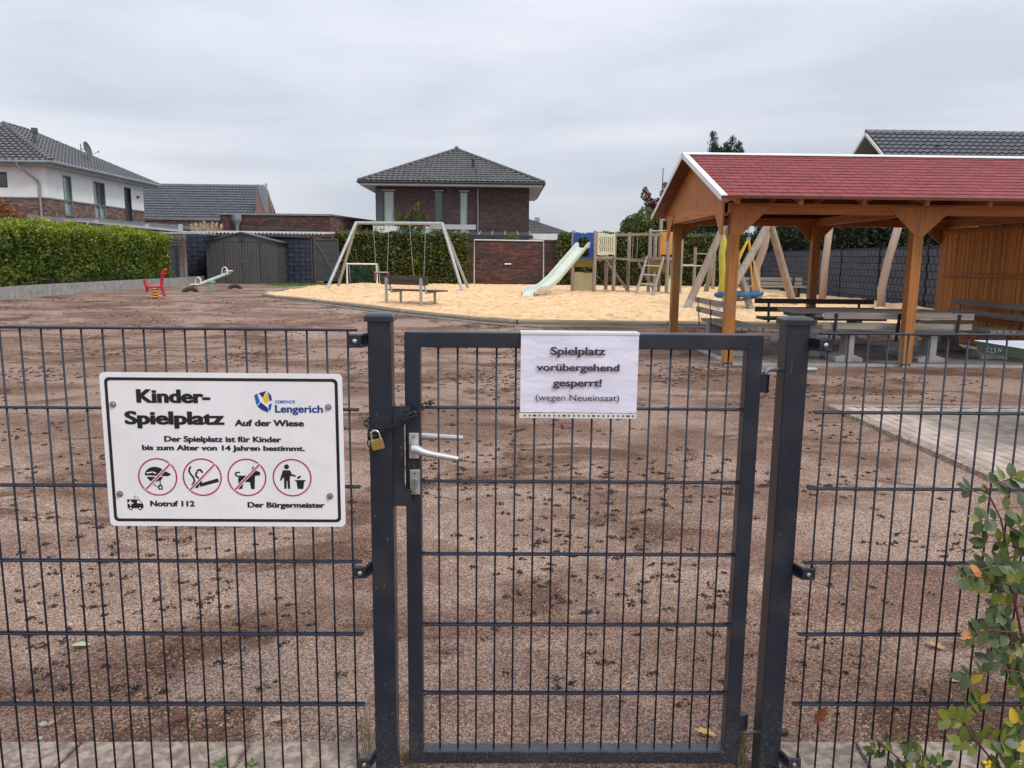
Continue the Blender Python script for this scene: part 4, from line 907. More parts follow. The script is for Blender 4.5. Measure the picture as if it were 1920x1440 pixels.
# conservatory roof in front
cv = thing('terrace_roof', 'low glazed terrace roof in front of the dark brick house', 'roof', (-2, 41, .3))
mb = MB(); mb.box(-3.95, 41.0, 2.60, 1.7, 41.1, 2.78); mb.box(-3.95, 44.9, 2.95, 1.5, 45, 3.1); part('roof_frame', mb, framed, cv)
mb = MB()
for k in range(9): x = -3.9 + k * .69; mb.beam((x, 41.05, 2.8), (x, 45, 3.12), .06, .06)
part('glazing_bars', mb, alu, cv, kind='stuff')
mb = MB(); mb.beam((-1.15, 41.05, 2.78), (-1.15, 45, 3.1), 5.4, .01); part('glass', mb, mat('terrace_glass', (.12, .12, .11), rough=.15, spec=.8), cv)
mb = MB(); mb.box(-6.7, 41.3, 2.2, -3.2, 41.5, 3.2); part('white_wall', mb, render_w, cv)
mb = MB(); mb.box(-3.7, 41.1, 3.05, -1.3, 41.3, 3.3); part('awning_box', mb, alu, cv)
mb = MB(); mb.box(1.6, 43.3, .3, 3.2, 43.8, 2.95); part('side_wall', mb, render_w, cv)

# ---- far roof peeking at the right of the middle house
fh = thing('distant_house', 'distant house showing only its tiled hip roof and a small chimney', 'house', (4, 62, .3))
mb = MB(); mb.box(1.0, 61, .3, 6.2, 70, 3.3); part('wall', mb, render_w, fh)
A = [Vector((.2, 60.3, 3.35)), Vector((6.0, 60.3, 3.35)), Vector((6.0, 71, 3.35)), Vector((.2, 71, 3.35))]; ap = Vector((1.6, 64.5, 5.0)); 
mb = MB(); mb.add(A + [ap, ap + Vector((0, 3, 0))], [(0, 1, 4), (1, 2, 5, 4), (2, 3, 5), (3, 0, 4, 5)]); part('roof', mb, roofbase, fh)
u, s, w, L_, t_ = slope_of(A[0], A[1], ap); tiled(fh, A[0] + Vector((0, 0, .03)), u, s, w, L_, lambda x, y: t_ * y / L_ < x < w - (w - t_) * y / L_, tile_c, amp=.06, tw=.36, tl=.36)
ridge_caps(fh, A[1], ap, tile_d, .12)
mb = MB(); mb.box(2.75, 63.3, 4.2, 3.15, 63.7, 4.95); part('chimney', mb, conc_pale, fh)

# ---- left white house
lh = thing('white_house', 'white rendered house with brick base and hipped dark tile roof', 'house', (-21, 36.5, .3))
HX, HY0, HY1 = -20.83, 36.5, 46.3; HX0 = -30.0
sideop = [(37.93, 38.68, 3.36, 5.26), (40.70, 41.88, 3.36, 5.26), (43.98, 44.78, 3.40, 5.27)]; frontop = [(-24.0, -22.55, 4.52, 5.22)]
mb = MB(); mb.box(HX0, HY0 + .3, 4.12, HX - .3, HY1, 5.58); facade(mb, HX0, HX - .3, 4.12, 5.58, HY0, .3, 'x', frontop); facade(mb, HY0, HY1, 4.12, 5.58, HX, -.3, 'y', sideop); part('upper_wall', mb, render_w, lh)
mb = MB(); mb.box(HX0, HY0 + .04, .3, HX - .34, HY1, 4.05); facade(mb, HY0 + .04, HY1, .3, 4.05, HX - .04, -.3, 'y', sideop); part('lower_wall', mb, mortar, lh)
mb = MB(); mb.box(HX0, HY0 - .03, 4.052, HX - .272, HY0 - .001, 4.118); part('drip_trim', mb, zinc, lh); ye_ = [HY0 - .03] + [v for q in sideop for v in q[:2]] + [HY1]
for a_, b_ in zip(ye_[::2], ye_[1::2]): mb = MB(); mb.box(HX - .27, a_, 4.052, HX + .03, b_, 4.118); part('drip_trim', mb, zinc, lh)
sideop = [(37.93, 38.68, 3.36, 5.26), (40.70, 41.88, 3.36, 5.26), (43.98, 44.78, 3.40, 5.27)]
mb = bricks(MB(), (HX - .04, HY0, 1.9), (0, 1, 0), HY1 - HY0, 2.15, (1, 0, 0), [(a - HY0, b - HY0, c - 1.9, 9) for a, b, c, d in sideop], dep=.03)
bricks(mb, (HX0 + 5, HY0 + .04, 1.9), (1, 0, 0), -HX0 + HX - 5, 2.15, (0, -1, 0), (), dep=.03); part('bricks', mb, brick_mid, lh, kind='stuff')
for (a, b, c_, d), gl, sp in zip(sideop, (glassl, glassl, shutter), (0, 1, 0)): window(lh, a, b, c_, d, HX, 'y', 1, gl, split=sp, horiz=None if gl is shutter else 4.08, frame=framed if gl is shutter else mat('grey_green_frame', (.16, .18, .18), rough=.5), recess=.12)
for (a, b, c_, d) in sideop[1:2]:
    mb = MB(); mb.box(HX - .11, (a + b) / 2 + .03, 4.12, HX - .09, b - .06, d - .06); part('roller_blind', mb, shutter, lh)
window(lh, -24.0, -22.55, 4.52, 5.22, HY0, 'x', 1, glassd, split=1, recess=.1)
EX, EYn, EYf, EZ = -20.2, 35.95, 47.0, 5.64; EXw = -31
apn = Vector((-25.0, 40.6, 7.98)); apf = Vector((-25.0, 42.6, 7.98))
mb = MB(); mb.box(EXw, EYn + .05, 5.46, EX - .05, EYf - .05, 5.60); part('soffit', mb, soffit, lh)
mb = MB(); mb.tube([(EXw, EYn - .04, 5.62), (EX + .05, EYn - .04, 5.62)], .08, 8); mb.tube([(EX + .05, EYn - .05, 5.62), (EX + .05, EYf, 5.62)], .08, 8); part('gutter', mb, zinc, lh, smooth=True)
c = [Vector((EXw, EYn, EZ)), Vector((EX, EYn, EZ)), Vector((EX, EYf, EZ)), Vector((EXw, EYf, EZ))]
mb = MB(); mb.add(c + [apn, apf], [(0, 1, 4), (1, 2, 5, 4), (2, 3, 5), (3, 0, 4, 5)]); part('roof', mb, roofbase, lh)
u, s, w, L_, t_ = slope_of(c[0], c[1], apn); tiled(lh, c[0] + Vector((0, -.03, .02)), u, s, w, L_, lambda x, y: t_ * y / L_ < x < w - (w - t_) * y / L_ and x > 4, tile_d, single_limit=90, amp=.045, tl=.35)
a_, b_ = c[1], c[2]; u = (b_ - a_).normalized(); vv_ = apn - a_; t1 = vv_.dot(u); s = (vv_ - u * t1); L_ = s.length; s = s.normalized(); t2 = (apf - a_).dot(u); w = (b_ - a_).length
tiled(lh, a_ + Vector((.03, 0, .02)), u, s, w, L_, lambda x, y: t1 * y / L_ < x < w - (w - t2) * y / L_, tile_d, single_limit=205, amp=.045, tl=.35)
ridge_caps(lh, c[1] + Vector((0, 0, .04)), apn + Vector((0, 0, .04)), tile_d, .13); ridge_caps(lh, apn, apf, tile_d, .13); ridge_caps(lh, c[2] + Vector((0, 0, .02)), apf, tile_d, .12)
mb = MB(); mb.tube([(-22.75, 39.3, 6.7), (-22.75, 39.3, 7.40)], .09, 10); mb.tube([(-22.75, 39.3, 7.40), (-22.75, 39.3, 7.60)], .15, 10); part('vent_pipe', mb, shedm, lh, smooth=True)
mb = MB(); mb.tube([(-21.7, EYn - .06, 5.6), (-21.68, EYn - .02, 5.42), (-21.15, HY0 - .08, 4.85), (-21.08, HY0 - .08, 4.6), (-21.08, HY0 - .08, 1.8)], .055, 10); part('downpipe', mb, zinc, lh, smooth=True)
mb = MB(); mb.box(HX, 45.45, 4.78, HX + .09, 45.6, 4.9); part('wall_lamp', mb, black, lh)
ds = thing('satellite_dish', 'grey satellite dish on a mast above the white house roof', 'satellite dish', (-22.3, 43, 6.6))
mb = MB(); mb.tube([(-22.3, 42.6, 6.55), (-22.3, 42.6, 7.35)], .03, 8); part('mast', mb, steel, ds, smooth=True)
mb = MB(); n_ = Vector((.97, -.05, .25)).normalized(); cc = Vector((-22.0, 42.6, 7.05)); a1 = Vector((0, 1, 0)); b1_ = n_.cross(a1).normalized()
rings = [(0, 0), (.15, .01), (.28, .035), (.38, .075)]; vs_ = []; 
for r_, d_ in rings: 
    for k in range(18): q = 2 * math.pi * k / 18; vs_.append(cc + n_ * d_ + (a1 * math.cos(q) + b1_ * math.sin(q) * 1.1) * r_)
mb.add(vs_, [(i * 18 + j, i * 18 + (j + 1) % 18, (i + 1) * 18 + (j + 1) % 18, (i + 1) * 18 + j) for i in range(3) for j in range(18)]); mb.add([v_ - n_ * .012 for v_ in vs_], [(i * 18 + (j + 1) % 18, i * 18 + j, (i + 1) * 18 + j, (i + 1) * 18 + (j + 1) % 18) for i in range(3) for j in range(18)])
part('dish', mb, shedm, ds, smooth=True)
mb = MB(); mb.tube([(-22.3, 42.6, 7.1), tuple(cc)], .03, 6); mb.tube([tuple(cc - b1_ * -.35 + Vector((0, 0, -.7))), tuple(cc + Vector((.62, -.05, -.12)))], .012, 6); mb.ball(tuple(cc + Vector((.64, -.05, -.1))), .05, 8, 6); part('feed_arm', mb, steel, ds)
ts = thing('terrace_canopy', 'long flat terrace canopy along the brick side of the white house', 'canopy', (-19, 38, .3))
mb = MB(); mb.prism([(-20.78, 36.6), (-18.8, 36.2), (-16.7, 46), (-20.78, 46.5)], (0, 0, 2.98), (1, 0, 0), (0, 1, 0), (0, 0, .20)); part('canopy_roof', mb, zinc, ts)
mb = MB(); mb.prism([(-17.0, 33.3), (-12.6, 32.8), (-12.4, 33.1), (-16.9, 34)], (0, 0, 2.42), (1, 0, 0), (0, 1, .0), (0, 0, .07)); mb.beam((-18.6, 34.2, 2.98), (-12.4, 33.8, 2.45), .9, .05); part('canopy_roof', mb, alu, ts)
mb = MB(); mb.beam((-20.75, 34.9, 3.16), (-14.0, 34.35, 2.60), .12, .16); part('fascia', mb, zinc, ts)
for x, z in ((-17.36, 3.0), (-15.2, 2.84), (-13.78, 2.86)):
    mb = MB(); mb.box(x - .07, 33.9, .3, x + .07, 34.05, z); part('steel_post', mb, galv, ts)

# ---- house with steep slate roof, garage and low wall
dh = thing('slate_roof_house', 'house with long slate blue tile roof and pink brick gable end', 'house', (-20, 55, .3))
mb = MB(); mb.box(-26, 55.1, .3, -17.3, 61, 4.0); part('wall', mb, mortar, dh)
mb = MB(); mb.prism([(55, 4.05), (58.2, 6.7), (61.4, 4.05)], (-26, 0, 0), (0, 1, 0), (0, 0, 1), (8.8, 0, 0)); part('roof', mb, roofbase, dh)
s = Vector((0, 3.2, 2.65)).normalized(); tiled(dh, (-26, 54.9, 4.06), (1, 0, 0), s, 8.8, 4.16, lambda x, y: True, tile_b, amp=.03, tw=.27, tl=.30)
mb = MB(); mb.prism([(54.9, 3.98), (58.2, 6.72), (58.2, 6.9), (54.75, 4.0)], (-17.25, 0, 0), (0, 1, 0), (0, 0, 1), (.12, 0, 0)); part('verge_trim', mb, zinc, dh)
mb = MB(); mb.add([(-17.2, 55.2, 3.9), (-16.6, 54.6, 3.9), (-16.85, 56.6, 6.35)], [(0, 1, 2), (2, 1, 0)]); mb.prism([(-17.15, 3.9), (-16.28, 3.9), (-16.95, 6.45)], (0, 55.2, 0), (1, 0, 0), (0, 0, 1), (0, .3, 0)); mb.prism([(-16.24, 3.9), (-15.85, 3.9), (-16.38, 6.2)], (0, 55.6, 0), (1, 0, 0), (0, 0, 1), (0, .3, 0)); part('gable_brick', mb, mat('pink_brick', (.30, .17, .15), (.24, .14, .12), ns=9, rough=.9, bump=.3, bs=20), dh)
mb = MB(); mb.prism([(-16.28, 3.9), (-16.22, 3.9), (-16.34, 6.3), (-16.92, 6.55), (-16.95, 6.42)], (0, 55.15, 0), (1, 0, 0), (0, 0, 1), (0, .4, 0)); part('gable_trim', mb, zinc, dh)
mb = MB(); mb.tube([(-17.7, 54.6, 3.8), (-17.7, 54.6, 4.35)], .1, 10); mb.tube([(-18.4, 50.9, 3.6), (-18.4, 50.9, 3.95)], .14, 10); part('vent_pipe', mb, steel, dh, smooth=True)
lw = thing('low_brick_annex', 'low brown brick annex wall with zinc coping behind the pampas plumes', 'annex', (-18, 42, .3))
mb = MB(); mb.box(-20.3, 47.4, .3, -16.0, 50, 3.64); mb.box(-20.3, 47.4, .3, -16.0, 47.6, 3.64); part('wall', mb, mortar, lw)
mb = bricks(MB(), (-22.5, 47.4, 2.4), (1, 0, 0), 5.6, 1.26, (0, -1, 0), (), dep=.02); part('bricks', mb, brick_mid, lw, kind='stuff')
mb = MB(); mb.box(-22.7, 47.3, 3.66, -16.8, 50, 3.76); part('coping', mb, zinc, lw)
ga = thing('brick_garage', 'flat roofed dark red brick garage behind the corrugated carport', 'garage', (-13, 45, .3))
mb = MB(); mb.prism([(-16.0, 45.02), (-9.76, 45.02), (-8.26, 52), (-16, 52)], (0, 0, .3), (1, 0, 0), (0, 1, 0), (0, 0, 3.58)); part('wall', mb, mortar_d, ga)
mb = bricks(MB(), (-16.0, 45.02, 2.2), (1, 0, 0), 6.24, 1.66, (0, -1, 0), (), dep=.01); part('bricks', mb, brick_dark, ga, kind='stuff')
e = Vector((1.5, 6.98, 0)).normalized(); mb = bricks(MB(), (-9.76, 45.02, 2.2), tuple(e), 7.1, 1.66, (e.y, -e.x, 0), (), dep=.01); part('side_bricks', mb, brick_mid, ga, kind='stuff')
mb = MB(); mb.prism([(-16.1, 44.95), (-9.7, 44.95), (-8.16, 52.1), (-16.1, 52.1)], (0, 0, 3.88), (1, 0, 0), (0, 1, 0), (0, 0, .10)); part('roof_coping', mb, zinc, ga)
mb = MB(); mb.lathe([(.26, .30), (.28, .0), (.12, -.35), (.08, -.75)], (-15.0, 44.85, 3.6), 4); part('rain_hopper', mb, zinc, ga)

# ---- sheds, carport, woven privacy wall at left back
sh = thing('metal_shed', 'dark grey ribbed metal garden shed with gable roof', 'shed', (-11.3, 34.4, .3))
mb = MB(); mb.box(-12.9, 34.44, .3, -9.79, 37.4, 2.16); part('body', mb, shedm, sh)
def ribbed(name, x0, x1, y, z0, z1, n, parent):
    mb = MB(); w = (x1 - x0) / n; v_ = []
    prof = []
    for i in range(n):
        a = x0 + i * w; prof += [(a, 0), (a + w * .62, 0), (a + w * .72, .025), (a + w * .9, .025)]
    prof.append((x1, 0)); k = len(prof)
    for z in (z0, z1): v_ += [(px, y + d, z) for px, d in prof]
    mb.add(v_, [(i, i + 1, i + 1 + k, i + k) for i in range(k - 1)]); return part(name, mb, shedm, parent)
for a, b, n_ in ((-12.9, -12.12, 7), (-10.54, -9.79, 7)): ribbed('ribbed_panel', a, b, 34.41, .32, 2.15, n_, sh)
d1 = ribbed('door', -12.10, -11.33, 34.395, .36, 2.14, 6, sh); d2 = ribbed('door', -11.32, -10.56, 34.395, .36, 2.14, 6, sh)
mb = MB(); mb.box(-11.38, 34.35, 1.24, -11.27, 34.39, 1.29); part('handle', mb, chrome, d2)
mb = MB(); mb.prism([(-12.95, 2.16), (-9.74, 2.16), (-11.33, 2.55)], (0, 34.40, 0), (1, 0, 0), (0, 0, 1), (0, .04, 0)); part('gable_panel', mb, shedm, sh)
mb = MB()
for sgn in (-1, 1): mb.prism([(0, 0), (3.1, 0), (3.1, .05), (0, .05)], (-11.33, 34.3, 2.53), (0, 1, 0), (0, 0, 1), (sgn * 1.68, 0, -.40))
part('roof', mb, shedm, sh)
mb = MB(); mb.prism([(-11.50, 2.50), (-11.16, 2.50), (-11.22, 2.2), (-11.44, 2.2)], (0, 34.36, 0), (1, 0, 0), (0, 0, 1), (0, .03, 0)); part('gable_cover', mb, mat('darker_sheet', s2l((58, 58, 60)), rough=.5), sh)
mb = MB(); mb.box(-12.95, 34.36, .28, -9.75, 34.42, .33); part('sill_rail', mb, conc, sh)
def woven(parent, p0, p1, z0, z1, sh_, sl, mt, nrm, amp=.02, pname='woven_strip', seglen=2.5):
    p0, p1, nrm = Vector(p0), Vector(p1), Vector(nrm); L_ = (p1 - p0).length; u = (p1 - p0).normalized(); rows = int((z1 - z0) / sh_); nseg = max(1, round(L_ / seglen)); off = 0
    for s_ in range(nseg):
        a, b = s_ * L_ / nseg, (s_ + 1) * L_ / nseg - .02; n = max(2, int((b - a) / sl))
        for r in range(rows):
            mb = MB(); z = z0 + r * sh_; v_ = []; fs = []; k = 0
            for i in range(n):
                x0 = a + (b - a) * i / n; x1 = a + (b - a) * (i + 1) / n; o_ = amp if (i + r) % 2 else 0
                for xx, dd in ((x0 + sl * .04, o_), (x0 + sl * .35, o_ + amp * .35), (x1 - sl * .35, o_ + amp * .35), (x1 - sl * .04, o_)):
                    for zz in (z + .008, z + sh_ - .008): v_.append(p0 + u * xx + nrm * dd + Vector((0, 0, zz)))
            m_ = len(v_) // 2; fs = [(2 * i, 2 * i + 2, 2 * i + 3, 2 * i + 1) for i in range(m_ - 1)]
            mb.add(v_, fs); part(pname, mb, mt, parent)
wf = thing('woven_privacy_fence', 'dark blue woven strip privacy fence around the metal shed', 'fence', (-11, 35.6, .3))
woven(wf, (-14.25, 35.3, .32), (-12.2, 35.75, .32), 0, 2.2, .2, .26, wovenm, (0, -1, 0), .03)
woven(wf, (-11.6, 35.75, .32), (-8.62, 35.6, .32), 0, 2.05, .2, .26, wovenm, (0, -1, 0), .03)
mb = MB(); mb.add([(-14.3, 35.35, .3), (-12.0, 35.85, .3), (-8.5, 35.75, .3), (-14.3, 35.35, 2.5), (-12.0, 35.85, 2.5), (-8.5, 35.75, 2.36)], [(0, 1, 4, 3), (1, 2, 5, 4)]); part('backing_sheet', mb, mat('fence_backing', (.022, .024, .032), rough=.7), wf)
for x, y in ((-14.3, 35.3), (-8.58, 35.6), (-8.46, 35.6)):
    mb = MB(); mb.box(x - .04, y - .04, .3, x + .04, y + .04, 2.45); part('post', mb, anth2, wf)
cpt = thing('carport_roof', 'corrugated sheet carport roof behind the metal shed', 'carport', (-11, 37, 2.5))
mb = MB(); v_ = []; n = 160
for j, (y, z) in enumerate(((35.5, 2.56), (40, 2.78))):
    for i in range(n + 1): x = -14.9 + 6.9 * i / n + (j * .3); v_.append((x, y, z + .035 * math.sin(i * 1.57)))
mb.add(v_, [(i, i + 1, n + 2 + i, n + 1 + i) for i in range(n)]); part('corrugated_sheet', mb, corr, cpt, smooth=True)
mb = MB(); mb.box(-14.9, 35.45, 2.42, -8.5, 35.55, 2.53); mb.beam((-12.2, 38, 2.92), (-9.2, 38.2, 2.86), .08, .05); part('edge_beam', mb, anth2, cpt)
gd = thing('board_gate', 'tall dark grey board gate with diagonal brace beside the ivy', 'gate', (-7.9, 35.6, .4))
for k in range(6): mb = MB(); mb.box(-8.4, 35.62, .45 + k * .31, -7.42, 35.66, .45 + k * .31 + .298); part('board', mb, anth2, gd)
mb = MB(); mb.beam((-8.36, 35.6, 2.2), (-7.46, 35.6, .6), .03, .09); mb.box(-8.44, 35.57, .4, -8.38, 35.68, 2.36); mb.box(-7.42, 35.57, .4, -7.36, 35.68, 2.36); mb.box(-8.38, 35.57, 2.31, -7.42, 35.68, 2.36); part('frame', mb, shedm, gd)
sgf = thing('small_board_gate', 'low dark blue board door between the laurel hedge and woven fence', 'gate', (-13.9, 33, .4))
for k in range(5): mb = MB(); mb.box(-14.5, 33.0, .45 + k * .28, -13.66, 33.04, .45 + k * .28 + .268); part('board', mb, mat('blue_grey_board_%d' % k, s2l((66, 72, 86)), rough=.6), sgf)
mb = MB(); mb.box(-13.655, 32.98, .4, -13.56, 33.06, 1.88); mb.box(-14.5, 32.98, 1.85, -13.66, 33.06, 1.9); part('frame', mb, wovenm, sgf)
sf = thing('slat_screen', 'weathered horizontal slat screen behind the laurel hedge end', 'fence', (-13.5, 34, .4))
for k in range(17): mb = MB(); mb.box(-15.3, 33.5, .45 + k * .115, -13.46, 33.53, .45 + k * .115 + .085); part('slat', mb, gx, sf)
for x in (-14.45, -13.44): mb = MB(); mb.box(x - .05, 33.44, .3, x + .05, 33.5, 2.44); part('post', mb, post_m, sf)

# ---- right house behind the pavilion
rh = thing('gable_roof_house', 'house behind the pavilion with grey tile roof and white bargeboards', 'house', (18, 32, .3))
ry, rz_ = 34.6, 7.12; ey, ez = 31.2, 4.9
GX = 15.9
mb = MB(); mb.box(GX + .9, 31.7, .3, 34, 37.6, 4.9); mb.prism([(31.7, 4.9), (37.6, 4.9), (34.6, 6.8)], (GX + .9, 0, 0), (0, 1, 0), (0, 0, 1), (.4, 0, 0)); part('wall', mb, mortar, rh)
mb = MB(); mb.prism([(ey, ez), (ry, rz_), (38, ez), (38, ez - .12), (ry, rz_ - .15), (ey, ez - .12)], (GX, 0, 0), (0, 1, 0), (0, 0, 1), (18, 0, 0)); part('roof', mb, soffit, rh)
s = Vector((0, ry - ey, rz_ - ez)); L_ = s.length; s = s.normalized()
tiled(rh, (GX + .02, ey - .03, ez + .03), (1, 0, 0), s, 18, L_, lambda x, y: True, tile_b, tw=.30, tl=.345, amp=.05, single_limit=296)
ridge_caps(rh, (GX - .03, ry, rz_ + .04), (GX + 18, ry, rz_ + .04), tile_b, .11, .4)
mb = MB(); mb.prism([(ey - .05, ez - .02), (ry, rz_ + .02), (ry, rz_ - .12), (ey - .05, ez - .16)], (GX - .05, 0, 0), (0, 1, 0), (0, 0, 1), (.05, 0, 0)); mb.prism([(38, ez - .02), (ry, rz_ + .02), (ry, rz_ - .12), (38, ez - .16)], (GX - .05, 0, 0), (0, 1, 0), (0, 0, 1), (.05, 0, 0)); part('bargeboard', mb, whitem, rh)
mb = MB(); mb.lathe([(.08, 0), (.07, .12), (.10, .14), (.0, .18)], (18.45, 33.4, 6.32), 10); part('roof_vent', mb, black, rh)
rb = thing('rear_gable_house', 'tile ridge of a lower house left of the white bargeboards', 'house', (16, 40, .3))
mb = MB(); mb.prism([(38, 4.6), (42, 6.95), (46, 4.6)], (17.0, 0, 0), (0, 1, 0), (0, 0, 1), (8, 0, 0)); mb.box(17.4, 38.2, .3, 24, 45, 4.6); part('roof', mb, soffit, rb)
s = Vector((0, 4, 2.35)).normalized(); tiled(rb, (17.0, 38, 4.63), (1, 0, 0), s, 4, 4.6, lambda x, y: True, tile_b, amp=.05); ridge_caps(rb, (16.95, 42, 7.0), (21, 42, 7.0), tile_b, .12)

# ------------------------------------------------------------------ garden wall and ivy at the back
gw = thing('clinker_garden_wall', 'dark red clinker wall behind the goal frame with ivy at both ends', 'wall', (1, 36.6, .3))
mb = MB(); mb.box(-8.3, 36.63, .28, 12.5, 36.87, 2.36); part('core', mb, mortar_d, gw)
mb = bricks(MB(), (-2.3, 36.63, .32), (1, 0, 0), 5.8, 2.04, (0, -1, 0), (), dep=.01); part('bricks', mb, brick_dark, gw, kind='stuff')
mb = MB(); mb.box(-8.3, 36.58, 2.36, 12.5, 36.92, 2.44); part('coping', mb, framed, gw)
def hedge(name, label, boxes, n, size, mt, cat='hedge', core=True, front=None, mt2=None, frac2=0, wav=.12, outw=.9):
    t = thing(name, label, cat, (boxes[0][0], boxes[0][1], boxes[0][2]))
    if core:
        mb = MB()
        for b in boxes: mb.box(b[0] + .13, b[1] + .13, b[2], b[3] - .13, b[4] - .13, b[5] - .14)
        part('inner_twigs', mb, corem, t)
    areas = []; faces = []
    for b in boxes:
        x0, y0, z0, x1, y1, z1 = b
        fl = [('x0', (y1 - y0) * (z1 - z0)), ('x1', (y1 - y0) * (z1 - z0)), ('y0', (x1 - x0) * (z1 - z0)), ('y1', .25 * (x1 - x0) * (z1 - z0)), ('z1', (x1 - x0) * (y1 - y0))]
        if front: fl = [f for f in fl if f[0] in front]
        for f, a in fl: faces.append((b, f)); areas.append(a)
    areas = np.array(areas) / sum(areas); Cs = []; Os = []
    for (b, f), ar in zip(faces, areas):
        k = int(n * ar); 
        if k < 1: continue
        P = np.stack([RS.uniform(b[0], b[3], k), RS.uniform(b[1], b[4], k), RS.uniform(b[2], b[5], k)], 1); o_ = np.zeros((k, 3)); dep = -np.abs(RS.normal(0, wav, k)) + wav * .5
        ax = {'x': 0, 'y': 1, 'z': 2}[f[0]]; sg_ = -1 if f[1] == '0' else 1; P[:, ax] = b[ax] if f[1] == '0' else b[ax + 3]; 
        lump = np.array([noise.noise(Vector(p) * 1.9) for p in P]) * wav * .9 + np.array([noise.noise(Vector(p) * .6) for p in P]) * wav * .6
        P[:, ax] += sg_ * (dep + lump); o_[:, ax] = sg_ * outw; Cs.append(P); Os.append(o_)
    C = np.concatenate(Cs); O = np.concatenate(Os)
    if mt2 is not None:
        top = max(b[5] for b in boxes); pr_ = frac2 * np.clip((C[:, 2] - top + .55) / .5, .03, 1); m_ = RS.rand(len(C)) < pr_
        Vv, Ff = leaf_cloud(C[m_], size * 1.0, .9, 2.2, O[m_]); npmesh('young_leaves', Vv, Ff, mt2, t, kind='stuff'); C, O = C[~m_], O[~m_]
    Vv, Ff = leaf_cloud(C, size, .5, 2.1, O); npmesh('leaves', Vv, Ff, mt, t, kind='stuff')
    return t
hedge('ivy_hedge', 'ivy covered fence behind the metal swing set', [(-7.6, 35.95, .3, -1.55, 36.6, 2.62)], 22000, .13, leaf_ivy, front=('y0', 'z1', 'x0', 'x1'), wav=.14)
hedge('ivy_hedge', 'ivy covered fence behind the climbing frame with the blue panel', [(2.75, 35.95, .3, 12.3, 36.6, 2.7)], 26000, .13, leaf_ivy, front=('y0', 'z1', 'x0'), wav=.14)
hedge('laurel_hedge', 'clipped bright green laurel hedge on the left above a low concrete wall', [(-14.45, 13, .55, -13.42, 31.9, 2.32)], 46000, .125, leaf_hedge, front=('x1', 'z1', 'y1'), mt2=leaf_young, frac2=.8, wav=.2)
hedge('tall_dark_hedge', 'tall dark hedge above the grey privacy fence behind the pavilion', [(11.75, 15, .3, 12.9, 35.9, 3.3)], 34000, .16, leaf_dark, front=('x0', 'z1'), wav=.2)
# the low wall carrying the laurel hedge
cw = thing('concrete_block_wall', 'low grey concrete block wall under the bright green laurel hedge', 'wall', (-13.2, 13, .2)); y = 13.0
b = MB(); b.box(-.055, 0, -.3, .055, .492, .33); bm_ = b.mesh('block')
while y < 35.2:
    o = link('block', bm_, conc, cw, loc=(-13.24 + random.uniform(-.006, .006), y, gz(y) + random.uniform(-.004, .004)))
    y += .5
wfz = thing('thin_mesh_fence', 'thin dark mesh along the foot of the laurel hedge', 'fence', (-13.3, 13, .5)); mb = MB()
for k in range(4): mb.tube([(-13.31, 13, .66 + k * .05), (-13.31, 32, .66 + k * .05)], .004, 4)
part('wires', mb, wire_m, wfz, kind='stuff')

# ---- right privacy fence
pf = thing('privacy_strip_fence', 'grey fence with woven upright privacy strips along the right of the sand', 'fence', (11.3, 28, .3))
woven(pf, (11.35, 36.2, .34), (11.35, 15.2, .25), 0, 1.62, .2, .115, wovenr, (-1, 0, 0), .022, seglen=2.5)
mb = MB(); mb.box(11.37, 15.1, .2, 11.40, 36.3, 1.95); part('backing_sheet', mb, mat('strip_backing', (.02, .022, .027), rough=.8), pf)
for k in range(9): mb = MB(); yy = 15.3 + k * 2.6; mb.box(11.31, yy, .2, 11.35, yy + .03, 1.98); part('fence_post', mb, anth, pf)
mb = MB(); mb.box(11.28, 15.1, .1, 11.42, 36.3, .33); part('foot_kerb', mb, conc_pale, pf)

# ---- trees and shrubs behind
def blob_tree(name, label, base, clumps, n, size, mt, trunk_r=.1, cat='tree', mt2=None, trunk_top=None, elong=2.0):
    t = thing(name, label, cat, base); b = Vector(base)
    mb = MB(); top = Vector(trunk_top) if trunk_top else b + Vector((0, 0, max(c[2] for c in clumps) - base[2]))
    mb.tube([b - Vector((0, 0, .1)), b.lerp(top, .4), top], [trunk_r, trunk_r * .7, trunk_r * .3], 8)
    for c in clumps[:12]: mb.tube([b.lerp(top, .35), (b.lerp(top, .5) + Vector(c[:3])) / 2, Vector(c[:3])], [trunk_r * .45, trunk_r * .3, .012], 6)
    part('trunk', mb, bark, t, smooth=True)
    tot_ = sum(c[3] ** 2 for c in clumps); groups = {0: [], 1: []}
    for c in clumps:
        k = int(n * c[3] ** 2 / tot_); d = norm(RS.normal(size=(k, 3))); r = c[3] * (1 - np.abs(RS.normal(0, .28, k))); P = np.array(c[:3]) + d * r[:, None] * np.array([1, 1, c[5] if len(c) > 5 else 1])
        groups[c[4] if len(c) > 4 else 0].append((P, d))
    for gi, m_ in ((0, mt), (1, mt2)):
        if groups[gi] and m_ is not None:
            P = np.concatenate([q[0] for q in groups[gi]]); D = np.concatenate([q[1] for q in groups[gi]]); Vv, Ff = leaf_cloud(P, size, .4, elong, D * .8); npmesh('crown', Vv, Ff, m_, t, kind='stuff')
    return t
cl = []
for k in range(46):
    x = random.uniform(6.35, 10.6); z = random.uniform(.8, 4.0 - .35 * abs(x - 8.4)); cl.append((x, 39 + random.uniform(-1.2, 1.2), z, random.uniform(.35, .7)))
cl += [(8.2, 39, 4.4, .4), (7.2, 39, 3.9, .33), (6.9, 39, 3.7, .25), (8.9, 39, 4.7, .35), (9.8, 39, 4.9, .4)]
blob_tree('broad_bush_tree', 'broad green privet tree behind the climbing frame', (8.4, 39, .3), cl, 26000, .15, leaf_tree)
